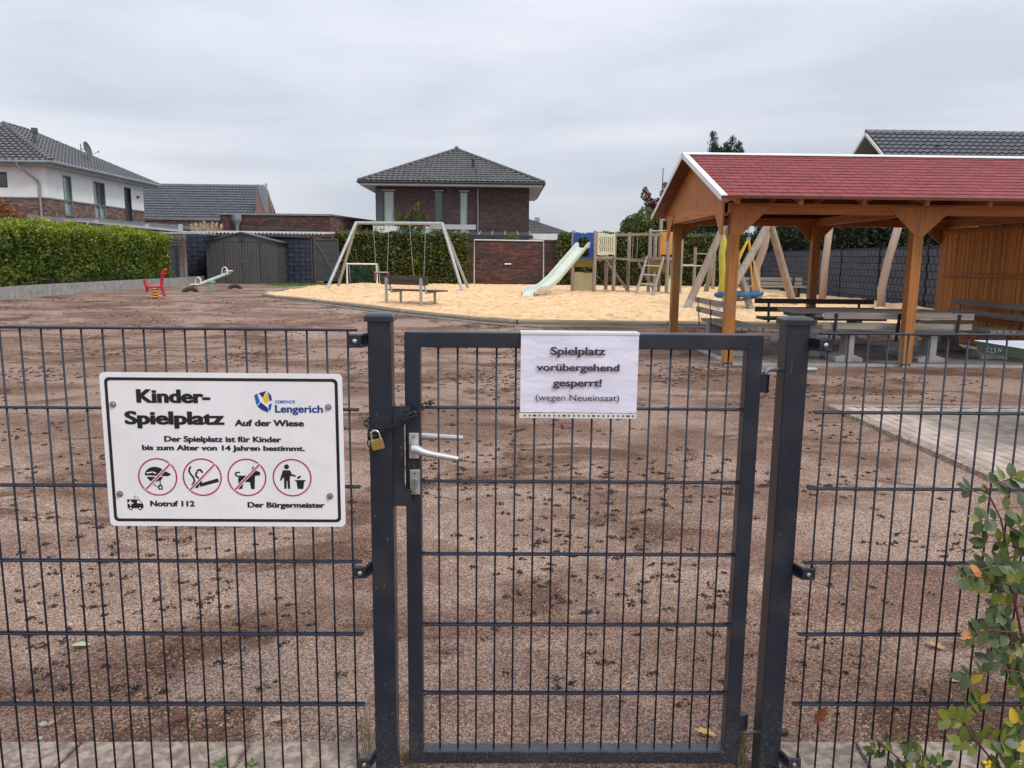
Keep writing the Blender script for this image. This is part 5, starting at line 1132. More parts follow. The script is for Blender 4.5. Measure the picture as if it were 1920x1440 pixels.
cl = [(7.55, 41, 4.9, .28, 1), (7.75, 41, 4.5, .3, 1), (7.9, 41, 4.2, .35, 1), (7.5, 41, 5.2, .14), (8.5, 41, 5.0, .25), (8.55, 41, 5.4, .18), (8.6, 41, 4.6, .35), (9.1, 41, 5.9, .2), (9.2, 41, 6.3, .14), (9.1, 41, 5.3, .3), (8.2, 41, 4.5, .3, 1)]
blob_tree('red_tinted_tree', 'thin tree with red autumn leaves left of the pavilion gable', (8.4, 41, .3), cl, 3200, .11, leaf_tree, .07, mt2=leaf_red)
# conifer above the pavilion roof
def conifer(name, label, base, tips, hgt, n, mt, cat='tree', spread=.35, size=.14):
    t = thing(name, label, cat, base); b = Vector(base); mb = MB(); mb.tube([b, b + Vector((0, 0, hgt * .8))], [.12, .03], 8); part('trunk', mb, bark, t)
    Ps = []; Ds = []
    for tx, ty, tz in tips:
        root = b + Vector(((tx - b.x) * .2, (ty - b.y) * .2, (tz - b.z) * .35)); tip = Vector((tx, ty, tz)); k = int(n / len(tips))
        tt = RS.rand(k) ** .8; P = np.array(root)[None] * (1 - tt[:, None]) + np.array(tip)[None] * tt[:, None]; w = spread * (1 - tt) ** .6 + .10
        d = norm(RS.normal(size=(k, 3))); P += d * w[:, None] * RS.uniform(.3, 1, k)[:, None]; d[:, 2] += .9; Ps.append(P); Ds.append(d)
    Vv, Ff = leaf_cloud(np.concatenate(Ps), size, 1.0, 3.2, np.concatenate(Ds) * 1.6); npmesh('crown', Vv, Ff, mt, t, kind='stuff'); return t
conifer('thuja_tree', 'dark conifer with feathery tips showing above the pavilion ridge', (12.8, 45, .3), [(11.95, 45, 8.75), (12.05, 45, 8.1), (12.75, 45, 8.15), (13.1, 45, 8.5), (13.5, 45, 8.2), (13.65, 45, 7.8), (12.45, 45, 7.9), (13.0, 44.6, 7.6), (12.3, 44.7, 7.5), (12.6, 45, 7.75), (12.0, 45, 7.7), (13.3, 45, 7.75), (12.9, 45, 7.9), (13.75, 45, 7.5), (12.2, 45, 7.9)], 7.5, 26000, leaf_con, spread=1.0, size=.16)
conifer('yew_shrub', 'upright bushy yew in front of the dark brick house', (-4.5, 38.2, .3), [(-5.05, 38.2, 3.9), (-4.75, 38.2, 3.55), (-4.45, 38.2, 3.6), (-4.0, 38.2, 4.15), (-3.75, 38.2, 3.7), (-3.6, 38.2, 3.5), (-4.25, 38.2, 3.9)], 3, 6500, leaf_ivy, 'shrub', .38, .11)
conifer('thin_shrub', 'sparse light green shrub top left of the yew behind the swing', (-6.3, 38, .3), [(-6.9, 38, 3.1), (-6.5, 38, 2.9), (-5.9, 38, 3.35), (-5.7, 38, 3.0), (-7.0, 38, 2.95)], 2.4, 1500, leaf_tree, 'shrub', .3, .10)
blob_tree('round_box_shrub', 'small round green shrub top above the clinker wall coping', (.45, 38, .3), [(.45, 38, 2.45, .25), (.2, 38, 2.42, .18), (.75, 38, 2.42, .2)], 900, .08, leaf_tree, .04, 'shrub')
blob_tree('photinia_bush', 'rounded photinia bush with red young leaves at the far left', (-19.6, 31, .3), [(-19.6, 31, 2.6, .95, 0, 1.0), (-19.1, 31, 2.5, .6), (-20.2, 31, 2.6, .7), (-19.7, 31, 3.2, .55)], 9000, .10, leaf_phot, .08, 'bush')
# dark hedge trees seen through the pavilion (between ivy and tall hedge)
conifer('cypress_tree', 'dense dark green cypress seen under the pavilion roof', (10.3, 37.6, .3), [(9.3 + .35 * k, 37.6 + .2 * (k % 2), 4.3 + .3 * math.sin(k)) for k in range(9)], 3.5, 9000, leaf_con, 'tree', .9, .2)
# pampas grass
pg = thing('pampas_grass', 'cream pampas grass plumes above the corrugated carport edge', 'grass plant', (-13.9, 37.4, .3)); 
for k in range(8):
    mb = MB(); x = -14.4 + .13 * k + random.uniform(-.03, .03); h_ = 3.05 + random.uniform(-.1, .12) - .02 * abs(k - 3.5); lean = (k - 3.5) * .045
    mb.tube([(x, 37.4, .4), (x + lean * .2, 37.4, 2.0), (x + lean, 37.4, h_ - .4)], .012, 5); sp = part('stem', mb, drygrass, pg)
    P = np.stack([np.full(170, 0.)] * 3, 1); tt = RS.rand(170); P[:, 0] = x + lean * (1 + tt * .6) + RS.normal(0, .045, 170) * (1 - np.abs(tt - .4)); P[:, 1] = 37.4 + RS.normal(0, .04, 170); P[:, 2] = h_ - .5 + tt * .5
    Vv, Ff = leaf_cloud(P, .11, 1.6, 4); npmesh('plume', Vv, Ff, plume, pg, kind='stuff')
ic = thing('ivy_clump', 'small dark ivy clump climbing the woven fence beside the shed', 'plant', (-13.4, 34.9, .3))
C = np.stack([RS.normal(-13.35, .22, 900), 35.1 + RS.normal(0, .08, 900), .45 + np.abs(RS.normal(0, .5, 900))], 1); Vv, Ff = leaf_cloud(C, .09, .2); npmesh('leaves', Vv, Ff, leaf_dark, ic, kind='stuff')
mb = MB(); mb.tube([(-13.35, 35.15, .3), (-13.3, 35.2, 1.4)], .02, 6); part('stem', mb, bark, ic)

# ------------------------------------------------------------------ metal swing set, swings, goals, bench on the sand
SG = .33
t = thing('swing_set', 'galvanised steel swing frame with round tube A-legs on the sand', 'swing frame', (-3.8, 29.4, SG))
mb = MB(); mb.tube([(-5.42, 29.4, 2.79), (-2.17, 29.4, 2.80)], .058, 14); part('crossbar', mb, galv, t, smooth=True)
for a, b in (((-5.39, 29.36, 2.80), (-6.30, 27.95, SG - .1)), ((-5.39, 29.44, 2.80), (-6.52, 31.1, SG - .1)), ((-2.19, 29.36, 2.81), (-1.28, 27.3, SG - .1)), ((-2.19, 29.44, 2.81), (-1.22, 30.8, SG - .1))):
    mb = MB(); mb.tube([a, b], .056, 14); part('leg', mb, galv, t, smooth=True)
for x in (-4.76, -4.18, -3.40, -2.81):
    mb = MB(); mb.tube([(x, 29.4, 2.74), (x, 29.4, 2.66)], .03, 8); part('hanger', mb, steel, t)
def swing(label, xa, xb, sa, sb, z, toddler):
    t = thing('toddler_swing' if toddler else 'flat_swing', label, 'swing', ((sa + sb) / 2, 29.4, z), group='swings hanging from the steel frame')
    for a, b in ((xa, sa), (xb, sb)):
        n = 34; mb = MB()
        for k in range(n):
            p = Vector((a, 29.4, 2.66)).lerp(Vector((b, 29.4, z + .06)), k / n); q = Vector((a, 29.4, 2.66)).lerp(Vector((b, 29.4, z + .06)), (k + 1.25) / n)
            mb.beam(p, q, .020 if k % 2 else .008, .008 if k % 2 else .020, (0, 1, 0))
        part('chain', mb, galv, t)
    w = .2
    mb = MB(); mb.box(sa - .02, 29.3, z, sb + .02, 29.5, z + .045); part('seat', mb, rubber, t, bevel=.012)
    if toddler:
        mb = MB(); mb.tube([(sa - .03, 29.3, z + .05), (sb + .03, 29.3, z + .05), (sb + .03, 29.5, z + .05), (sa - .03, 29.5, z + .05)], .022, 8, close=True); part('safety_frame', mb, galv, t, smooth=True)
        for x in (sa - .03, sb + .03): mb = MB(); mb.box(x - .03, 29.28, z - .26, x + .03, 29.52, z + .03); part('side_pad', mb, mat('red_brown_pad_%d' % int(x * 10), (.22, .06, .04), rough=.6), t)
swing('toddler swing with boxed safety seat, left on the steel frame', -4.76, -4.18, -4.68, -4.27, .92, True)
swing('flat black swing seat hanging right of the boxed one', -3.40, -2.81, -3.27, -2.89, .70, False)
t = thing('goal_frame', 'large pale tube goal frame standing against the clinker wall', 'goal', (.4, 36.1, SG))
mb = MB(); mb.tube([(-1.21, 36.1, .3), (-1.21, 36.1, 2.39), (1.99, 36.1, 2.37), (2.02, 36.1, .3)], .035, 8); mb.tube([(-1.21, 36.5, .33), (-1.21, 36.1, .33)], .03, 6); part('tube_frame', mb, goalm, t)
mb = MB(); mb.tube([(.2, 36.56, 1.30), (.5, 36.56, 1.30)], .035, 8); single('wall_mark', mb, whitem, 'small white mark in the middle of the clinker wall inside the goal', 'mark')
t = thing('small_goal', 'small white goal with green net in front of the ivy behind the swing', 'goal', (-6.4, 35.2, SG))
x0, x1, y0 = -6.9, -5.56, 35.1
mb = MB(); mb.tube([(x0, y0, .3), (x0, y0, 1.24), (x1, y0, 1.24), (x1, y0, .3)], .045, 8); part('goal_mouth', mb, whitem, t)
mb = MB(); 
for x in (x0, x1): mb.tube([(x, y0, 1.22), (x + .02, y0 + .35, 1.2), (x + .02, y0 + .7, .34), (x, y0, .34)], .02, 6)
part('side_stay', mb, goalm, t)
mb = MB()
for k in range(15): z = .36 + k * .06; mb.tube([(x0, y0 + .5, z), (x1, y0 + .5, z)], .004, 4)
for k in range(18): x = x0 + (x1 - x0) * k / 17; mb.tube([(x, y0 + .5, .34), (x, y0 + .45, 1.2)], .004, 4)
part('net', mb, netm, t, kind='stuff')
t = thing('sand_bench', 'dark slatted bench on grey steel legs at the sand edge', 'bench', (-2.4, 19.7, .25), R(-31))
def lb(n_, p, q, w, h, mt_, up_=(0, 0, 1), **k): mb = MB(); mb.beam(p, q, w, h, up_); return part(n_, mb, mt_, t, local=True, **k)
for k, y in enumerate((.14, .26, .38, .50)): lb('seat_slat', (-.72, y, .42), (.92, y, .42), .10, .035, dkx)
for k, (y, z) in enumerate(((-.03, .62), (-.05, .74))): lb('back_slat', (-.76, y, z), (.72, y, z), .035, .115 if k == 0 else .11, dkx)
for x in (-.55, .55):
    lb('leg', (x, -.09, -.1), (x, -.09, .74), .055, .055, galv, (0, 1, 0)); lb('leg', (x, .50, -.1), (x, .50, .40), .05, .05, galv, (0, 1, 0))
    lb('bracket', (x + .03, -.06, .70), (x + .06, .06, .36), .02, .05, galv, (0, 1, 0)); lb('bracket', (x + .03, .05, .37), (x + .03, .54, .39), .03, .04, galv)

# ------------------------------------------------------------------ climbing frame with slide
t = thing('climbing_frame', 'wooden climbing frame with pale slide, blue arched panel and rope bridge', 'playground tower', (4, 27.5, SG))
def pole(x, y, z0, z1, r=.062, m_=post_m, nm='post', tilt=(0, 0)):
    mb = MB(); mb.tube([(x, y, z0), (x + tilt[0], y + tilt[1], z1 - .05), (x + tilt[0], y + tilt[1], z1 - .015), (x + tilt[0], y + tilt[1], z1)], [r, r, r * .8, r * .35], 12); return part(nm, mb, m_, t, smooth=True)
P1, P2, P3, P4 = (2.62, 28.05), (3.34, 27.55), (4.10, 28.0), (4.0, 29.3)
for (x, y), z in ((P1, 2.55), (P2, 2.53), (P3, 2.50), (P4, 2.1)): pole(x, y, .36, z, .068)
for x, y in (P1, P2, P3, P4): mb = MB(); mb.tube([(x, y, .2), (x, y, .38)], .018, 6); part('ground_anchor', mb, steel, t)
u = Vector((P2[0] - P1[0], P2[1] - P1[1], 0)); Lw = u.length; u.normalize(); n_ = Vector((u.y, -u.x, 0)) * -1; n_ = Vector((-abs(u.y), -abs(u.x), 0))
o_ = Vector((P1[0], P1[1], 0)) + n_ * .05
def arch_panel(w, z0, z1, ax0, ax1, az0, az1):
    outer = [(.05, z0), (w - .05, z0), (w - .04, z1 - .02), (w * .75, z1), (w * .62, z1 + .0), (w / 2, z1 + .03), (w * .38, z1), (w * .25, z1), (.04, z1 - .02)]
    mb = MB(); inner = [(ax0, az0), (ax1, az0)] + [((ax0 + ax1) / 2 + (ax1 - ax0) / 2 * math.cos(a), az1 - (ax1 - ax0) / 2 + (ax1 - ax0) / 2 * math.sin(a)) for a in [math.pi * k / 8 for k in range(9)]]
    def pt(p, d): q = o_ + u * p[0] + n_ * d; return (q.x, q.y, p[1])
    # left, right, bottom and top pieces as one plate with the doorway cut out
    L0 = [(.04, z0), (ax0, z0), (ax0, az1 - (ax1 - ax0) / 2), (.04, z1 - .02)]
    segs = [[(.04, z0), (ax0, z0), (ax0, az1 - .2), (.04, az1 - .2)], [(ax1, z0), (w - .04, z0), (w - .04, az1 - .2), (ax1, az1 - .2)], [(ax0, z0), (ax1, z0), (ax1, az0), (ax0, az0)]]
    arch = [((ax0 + ax1) / 2 + (ax1 - ax0) / 2 * math.cos(a), az1 - .2 + .2 * math.sin(a)) for a in [math.pi * k / 10 for k in range(11)]]
    top = [(w - .04 - (w - .08) * k / 10, z1 + .03 * math.sin(math.pi * k / 10) * math.sin(3 * math.pi * k / 10 + .3) + .01) for k in range(11)]
    for i in range(10): segs.append([arch[i], (top[i][0], top[i][1]), (top[i + 1][0], top[i + 1][1]), arch[i + 1]])
    segs.append([(ax1, az1 - .2), (w - .04, az1 - .2), top[0]]); segs.append([top[10], (.04, az1 - .2), (ax0, az1 - .2)])
    for s_ in segs:
        k = len(s_); mb.add([pt(p, 0) for p in s_] + [pt(p, .025) for p in s_], [tuple(range(k)), tuple(range(2 * k - 1, k - 1, -1))] + [(i, (i + 1) % k, (i + 1) % k + k, i + k) for i in range(k)])
    return mb
part('blue_panel', arch_panel(Lw, 1.55, 2.44, .20, Lw - .20, 1.62, 2.32), bluep, t, label='blue panel with arched doorway above the slide')
def panel(a, b, z0, z1, m_, nm, thick=.02, off=.0, wavy=0):
    a = Vector((a[0], a[1], 0)); b = Vector((b[0], b[1], 0)); d = (b - a).normalized(); nn = Vector((d.y, -d.x, 0)) * off; w = (b - a).length; mb = MB()
    k = 10; top = [(.05 + (w - .1) * i / k, z1 + wavy * math.sin(2 * math.pi * i / k)) for i in range(k + 1)][::-1]; bot = [(.05 + (w - .1) * i / k, z0 - wavy * math.sin(2 * math.pi * i / k)) for i in range(k + 1)]
    mb.prism(bot + top, a + nn, d, (0, 0, 1), Vector((d.y, -d.x, 0)) * thick); return part(nm, mb, m_, t)
pw_ = panel(P2, P3, 1.69, 2.44, cream, 'cream_panel', off=.06, wavy=.02)
a = Vector((P2[0], P2[1], 0)); d = Vector((P3[0] - P2[0], P3[1] - P2[1], 0)); Lp = d.length; d.normalize(); nn = Vector((d.y, -d.x, 0))
for k in range(7):
    mb = MB(); xs_ = .16 + (Lp - .32) * k / 6; pts = [tuple(a + d * (xs_ + .02 * math.sin(j * 1.1)) + nn * .084 + Vector((0, 0, 1.80 + .52 * j / 12))) for j in range(13)]; mb.tube(pts, .011, 5); part('wavy_slot', mb, black, pw_)
panel(P1, P2, .42, 1.06, beige, 'beige_panel', wavy=.015); panel(P1, P2, 1.26, 1.5, olive, 'olive_panel')
mb = MB(); mb.prism([(P1[0], P1[1]), (P2[0], P2[1]), (P3[0], P3[1]), (P4[0], P4[1])], (0, 0, 1.50), (1, 0, 0), (0, 1, 0), (0, 0, .06)); part('deck', mb, post_m, t)
def rail(p, q, w=.07, h=.09, nm='rail', m_=post_m): mb = MB(); mb.beam(p, q, w, h); return part(nm, mb, m_, t)
P5, P6, P7, P8, P9, PT = (4.72, 28.6), (5.26, 27.4), (5.75, 26.7), (5.62, 28.3), (6.28, 27.0), (5.66, 27.6)
for (x, y), z0, z1 in ((P5, .36, 2.52), (P6, .36, 2.60), (P7, .36, 2.56), (P8, .36, 2.45), (P9, .36, 2.6), (PT, .36, 3.02)): pole(x, y, z0, z1, .064)
for x, y in (P6, P7, P8, P9): mb = MB(); mb.tube([(x, y, .2), (x, y, .38)], .018, 6); part('ground_anchor', mb, steel, t)
rail((P3[0], P3[1], 2.40), (P6[0], P6[1], 2.42)); rail((P6[0], P6[1], 2.40), (PT[0], PT[1] - .3, 2.40)); rail((P2[0], P2[1], 1.60), (P3[0], P3[1], 1.60)); rail((P3[0], P3[1], 1.58), (P6[0], P6[1], 1.50), .05, .07)
rail((P6[0], P6[1], 1.58), (P7[0], P7[1], 1.58)); rail((P7[0], P7[1], 1.58), (P9[0], P9[1], 1.58)); rail((P5[0], P5[1], 1.5), (P8[0], P8[1], 1.5))
for k in range(7):
    f = (k + .5) / 7; x = P3[0] + (P6[0] - P3[0]) * f; y = P3[1] + (P6[1] - P3[1]) * f + .35; z = 1.62 - .11 * math.sin(math.pi * f) + random.uniform(-.012, .012)
    mb = MB(); mb.beam((x - .12, y - .4, z), (x + .14, y + .4, z + random.uniform(-.02, .02)), .125, .03); part('bridge_plank', mb, post_m, t)
for f in (.52, .66): mb = MB(); x = P3[0] + (P6[0] - P3[0]) * f; mb.tube([(x, 27.7, 2.38), (x + .01, 27.8, 1.55)], .012, 6); part('rope', mb, rope_m, t)
mb = MB(); mb.prism([(P6[0], P6[1]), (P7[0], P7[1]), (P9[0], P9[1]), (P8[0], P8[1])], (0, 0, 1.50), (1, 0, 0), (0, 1, 0), (0, 0, .05)); part('deck', mb, post_m, t)
panel(P6, P7, 1.10, 1.46, olive, 'olive_panel'); panel(PT, P9, 1.72, 2.50, yelpanel, 'yellow_panel', off=.05); panel(P7, P9, .45, .95, cream, 'cream_panel', off=-.04)
rail((P7[0], P7[1], .98), (P9[0], P9[1], .98), .05, .06)
def bar(p, q, r=.017, nm='steel_bar'): mb = MB(); mb.tube([p, q], r, 8); return part(nm, mb, goalm, t, smooth=True)
bar((P6[0], P6[1], 2.53), (P7[0], P7[1], 2.52)); bar((PT[0], PT[1], 2.93), (6.35, 27.6, 2.93)); bar((P9[0], P9[1], 1.34), (7.3, 27.6, 1.34))
# leaning braces under the bridge, net ropes
for p, q in (((4.0, 29.2, 1.45), (4.75, 28.2, .3)), ((5.1, 28.7, 1.4), (5.7, 28.0, .3))): mb = MB(); mb.tube([p, q], .052, 10); part('leaning_post', mb, post_m, t, smooth=True)
mb = MB(); mb.tube([(4.1, 28.1, .62), (4.5, 28.2, .52), (4.9, 28.2, .56), (5.2, 27.6, .62)], .013, 6); part('rope', mb, rope_m, t)
# ladder
LA, LB, LC, LD = Vector((5.16, 27.35, 1.64)), Vector((4.50, 25.75, .25)), Vector((5.62, 26.75, 1.62)), Vector((4.98, 25.35, .25))
ld = None
for a_, b_ in ((LA, LB), (LC, LD)): mb = MB(); mb.tube([a_, b_], .048, 10); ld = part('ladder_rail', mb, post_m, t, smooth=True)
for f in (.22, .44, .66, .86): p, q = LA.lerp(LB, f), LC.lerp(LD, f); mb = MB(); mb.tube([p, q], .017, 8); part('rung', mb, goalm, t, smooth=True)
# slide: a trough with rolled sides
prof = [(-.24, .17), (-.225, .19), (-.205, .17), (-.19, .03), (-.15, 0), (.15, 0), (.19, .03), (.205, .17), (.225, .19), (.24, .17), (.215, .01), (.16, -.025), (-.16, -.025), (-.215, .01)]
path = [(0, 1.56), (.25, 1.52), (.5, 1.38), (2.2, .02 + .30), (2.55, .10 + .02), (2.8, .03), (3.4, .02), (3.62, -.02)]
path = [(0, 1.57), (.2, 1.55), (.45, 1.40), (1.2, 1.0), (2.2, .45), (2.75, .22), (3.05, .17), (3.55, .165), (3.75, .10), (3.85, .0)]
top_ = Vector((2.95, 27.55, 0)); end_ = Vector((.86, 23.75, 0)); dr = (end_ - top_); Ls = dr.length; dr.normalize(); sdv = Vector((-dr.y, dr.x, 0)); v_ = []
for px_, pz in path:
    f = px_ / 3.85 * Ls
    for a_, b_ in prof: v_.append(top_ + dr * f + sdv * a_ + Vector((0, 0, pz + .36 + b_ * (.8 if pz < .2 else 1))))
k = len(prof); mb = MB(); mb.add(v_, [(i * k + j, i * k + (j + 1) % k, (i + 1) * k + (j + 1) % k, (i + 1) * k + j) for i in range(len(path) - 1) for j in range(k)]); part('slide', mb, slidem, t, smooth=True)

# ------------------------------------------------------------------ horizontal bars, ball, log frame with basket swing
t = thing('chin_up_bars', 'weathered posts with red cap and steel chin-up bars by the ivy', 'bars', (8.5, 33.5, SG))
for x, y, z in ((8.72, 34.8, 2.13), (8.9, 32.3, 2.05), (7.5, 33.9, 1.5)):
    mb = MB(); mb.tube([(x, y, .2), (x, y, z)], .075, 12); pp_ = part('post', mb, post_m, t, smooth=True)
    mb = MB(); mb.tube([(x, y, z - .02), (x, y, z + .03)], .08, 12); part('red_cap', mb, redm, pp_, smooth=True)
for p, q in (((8.72, 34.8, 1.86), (8.95, 32.3, 1.80)), ((7.5, 33.9, 1.36), (8.72, 34.8, 1.36))): mb = MB(); mb.tube([p, q], .022, 8); part('steel_bar', mb, goalm, t, smooth=True)
t = thing('football', 'white football with grey patches lying on the sand', 'ball', (8.55, 32.0, .47))
mb = MB(); mb.ball((8.55, 32.0, .47), .12, 16, 10); part('ball_skin', mb, ballw, t, smooth=True)
mb = MB()
for az_, el_ in ((200, 10), (245, 40), (265, -20), (300, 15), (225, -35)):
    n_ = Vector((math.cos(R(az_)) * math.cos(R(el_)), math.sin(R(az_)) * math.cos(R(el_)), math.sin(R(el_)))); a_ = n_.cross(Vector((0, 0, 1))).normalized(); b_ = n_.cross(a_); c_ = Vector((8.55, 32.0, .47)) + n_ * .1205
    mb.add([c_ + a_ * .032 * math.cos(q) + b_ * .032 * math.sin(q) for q in [2 * math.pi * i / 5 for i in range(5)]], [(0, 1, 2, 3, 4), (4, 3, 2, 1, 0)])
part('grey_patch', mb, rubber, t)
t = thing('log_swing_set', 'big log frame of two crossed A-legs holding the basket swing', 'swing frame', (6.2, 20, .3))
def log(pts, r, m_=log_z, nm='log_leg', shoe=False):
    mb = MB(); P = [Vector(p) for p in pts]
    if len(P) == 2: P = [P[0], P[0].lerp(P[1], .35) + Vector((random.uniform(-.015, .015), 0, 0)), P[0].lerp(P[1], .7) + Vector((random.uniform(-.02, .02), 0, 0)), P[1]]
    mb.tube(P, [r * (.92 + .16 * k / (len(P) - 1)) * random.uniform(.97, 1.03) for k in range(len(P))], 14); o = part(nm, mb, m_, t, smooth=True)
    if shoe:
        a, b = P[-2], P[-1]; d = (b - a).normalized(); mb = MB(); mb.tube([b - d * .22, b + d * .02], r * 1.09, 14); part('steel_shoe', mb, galv, o, smooth=True)
log([(5.66, 19.45, 2.62), (4.70, 19.35, .30)], .090, shoe=True); log([(5.52, 19.5, 2.62), (6.38, 19.55, .30)], .082, shoe=True)
log([(6.98, 20.05, 2.68), (5.42, 18.9, .25)], .098, shoe=True); log([(6.82, 20.0, 2.68), (7.98, 20.8, .25)], .098, shoe=True)
log([(5.45, 19.4, 2.60), (7.0, 20.1, 2.72)], .095, nm='crossbeam')
t = thing('basket_swing', 'round blue rope basket swing on yellow ropes', 'swing', (6.2, 19.8, .62))
bc = Vector((6.12, 19.75, .66)); r_ = .56
mb = MB(); mb.tube([bc + Vector((r_ * math.cos(q), r_ * .95 * math.sin(q), .03 * math.cos(q))) for q in [2 * math.pi * i / 28 for i in range(28)]], .058, 12, close=True); part('rope_ring', mb, bluero, t, smooth=True)
mb = MB()
for k in range(-4, 5):
    w = math.sqrt(max(0, 1 - (k / 4.6) ** 2)) * r_; s_ = k / 4.6 * r_
    for ax_ in (0, 1):
        pts = []
        for j in range(9):
            q = -w + 2 * w * j / 8; dz = -.17 * (1 - (q * q + s_ * s_) / (r_ * r_)); pts.append(bc + (Vector((q, s_, dz)) if ax_ == 0 else Vector((s_, q, dz))))
        mb.tube(pts, .010, 5)
part('net', mb, rubber, t)
hub = Vector((6.32, 19.85, 2.06))
for q in (35, 145, 215, 325):
    e = bc + Vector((r_ * math.cos(R(q)), r_ * .95 * math.sin(R(q)), .05)); mb = MB(); mb.tube([hub, e], .021, 8); part('rope', mb, yel, t, smooth=True)
mb = MB()
for k in range(16): z = 2.08 + k * .035; mb.tube([(6.32 + .012 * math.cos(q) * (k % 2), 19.85 + .012 * math.cos(q) * (1 - k % 2), z + .024 * math.sin(q)) for q in [2 * math.pi * i / 8 for i in range(8)]], .004, 5, close=True)
mb.box(6.27, 19.82, 2.02, 6.37, 19.88, 2.10); part('chain', mb, steel, t)
t0 = [('curved_log_post', 'pinkish curved log post right of the basket swing', [(7.15, 21.2, .2), (7.05, 21.2, .9), (7.02, 21.2, 1.3), (7.2, 21.2, 1.9), (7.32, 21.2, 2.8)], .10, log_p),
      ('upright_log_post', 'straight upright log post in the sand before the grey strip fence', [(9.9, 23.6, .2), (9.9, 23.6, 1.4), (9.98, 23.6, 2.8)], .105, log_p),
      ('leaning_log_post', 'log post leaning right beside the middle pavilion post', [(10.05, 20.2, .2), (10.02, 20.2, .8), (10.12, 20.2, 1.5), (10.42, 20.2, 2.9)], .105, log_p),
      ('painted_log_post', 'curved log post painted yellow green behind the basket swing', [(6.62, 23.2, .2), (6.68, 23.2, .9), (6.62, 23.2, 1.7), (6.70, 23.2, 2.7)], .10, yellowp),
      ('short_log_post', 'short thin weathered log post behind the football', [(7.72, 29, .2), (7.86, 29, 1.1), (7.9, 29, 2.05)], .085, post_m)]
for nm, lb_, pts, r, m_ in t0:
    mb = MB(); mb.tube(pts, [r * q for q in (1.05, 1.0, .97, .95, .92)[:len(pts)]], 14); single(nm, mb, m_, lb_, 'log post', smooth=True, loc=pts[0])
t = thing('far_bench', 'weathered slatted bench in front of the grey strip fence', 'bench', (8.9, 25, .32))
for z, y in ((.94, 25.3), (.80, 25.27)): mb = MB(); mb.box(7.8, y, z - .055, 9.9, y + .035, z + .055); part('back_slat', mb, gx, t)
for k in range(4): mb = MB(); mb.box(7.85, 24.7 + .12 * k, .69, 9.9, 24.8 + .12 * k, .73); part('seat_slat', mb, gx, t)
for x in (8.15, 9.55): mb = MB(); mb.box(x, 24.75, .3, x + .1, 25.2, .69); mb.box(x + .03, 25.2, .6, x + .07, 25.27, 1.0); part('leg', mb, anth, t)

# ------------------------------------------------------------------ spring rider and seesaw
t = thing('spring_rider', 'small red spring rider with orange coil spring on the soil', 'spring rider', (-9.6, 21.7, .3))
mb = MB(); pts = [(-9.6 + .085 * math.cos(q), 21.7 + .085 * math.sin(q), .29 + .34 * q / (2 * math.pi * 4.5)) for q in [2 * math.pi * i / 14 for i in range(64)]]; mb.tube(pts, .022, 8); part('spring', mb, orgm, t, smooth=True)
mb = MB(); mb.box(-9.84, 21.62, .60, -9.40, 21.78, .645); part('seat_board', mb, redm, t, bevel=.012)
mb = MB(); mb.tube([(-9.88, 21.7, .82), (-9.86, 21.7, .70), (-9.83, 21.7, .58), (-9.82, 21.7, .47)], [.036, .036, .034, .034], 10); part('tail_piece', mb, redm, t, smooth=True)
mb = MB(); mb.tube([(-9.27, 21.7, 1.12), (-9.34, 21.7, 1.02), (-9.39, 21.7, .88), (-9.41, 21.7, .70), (-9.40, 21.7, .54), (-9.36, 21.7, .42), (-9.33, 21.7, .37)], [.042, .044, .040, .040, .040, .038, .034], 10); part('head_piece', mb, redm, t, smooth=True)
for z, x in ((.99, -9.35), (.44, -9.37)): mb = MB(); mb.tube([(x, 21.52, z), (x, 21.88, z)], .018, 8); part('grip', mb, redm, t, smooth=True)
t = thing('seesaw', 'pale tube seesaw tilted up to the right with cream seats', 'seesaw', (-9.9, 27, .3))
a_, b_ = Vector((-10.38, 26.3, .46)), Vector((-9.68, 28.0, .93))
mb = MB(); mb.tube([a_, b_], .056, 14); part('beam', mb, seesawm, t, smooth=True)
for p, sg_ in ((a_, 1), (b_, -1)):
    d = (b_ - a_).normalized(); c_ = p + Vector((0, 0, .07)) + d * .06 * sg_
    mb = MB(); mb.ball(tuple(c_), .16, 12, 6, (1, 1, .16)); st = part('seat', mb, seatcream, t, smooth=True)
    h_ = c_ + d * .22 * sg_; mb = MB(); mb.tube([h_ + Vector((.13 * math.cos(q), -.09 * math.cos(q), .16 * math.sin(q) + .03)) for q in [math.pi * i / 10 - .4 * (i < 1) + .4 * (i > 9) for i in range(11)]], .02, 8); part('handle', mb, whitem, t, smooth=True)
mb = MB(); mb.box(-10.13, 27.0, .25, -9.95, 27.18, .58); mb.box(-10.16, 26.98, .58, -9.92, 27.2, .65); part('pivot_block', mb, galv, t, bevel=.01)
def tyre(x, y, label):
    mb = MB(); mb.tube([(x + .19 * math.cos(q), y + .1 * math.cos(q), .24 + .17 * math.sin(q)) for q in [math.pi * i / 10 for i in range(11)]], .075, 10); single('buffer_tyre', mb, rubber, label, 'tyre', group='half-buried seesaw buffer tyres', smooth=True, loc=(x, y, .28))
tyre(-10.42, 26.2, 'half-buried black buffer tyre under the low seesaw end'); tyre(-9.98, 29.3, 'half-buried black buffer tyre in front of the metal shed')

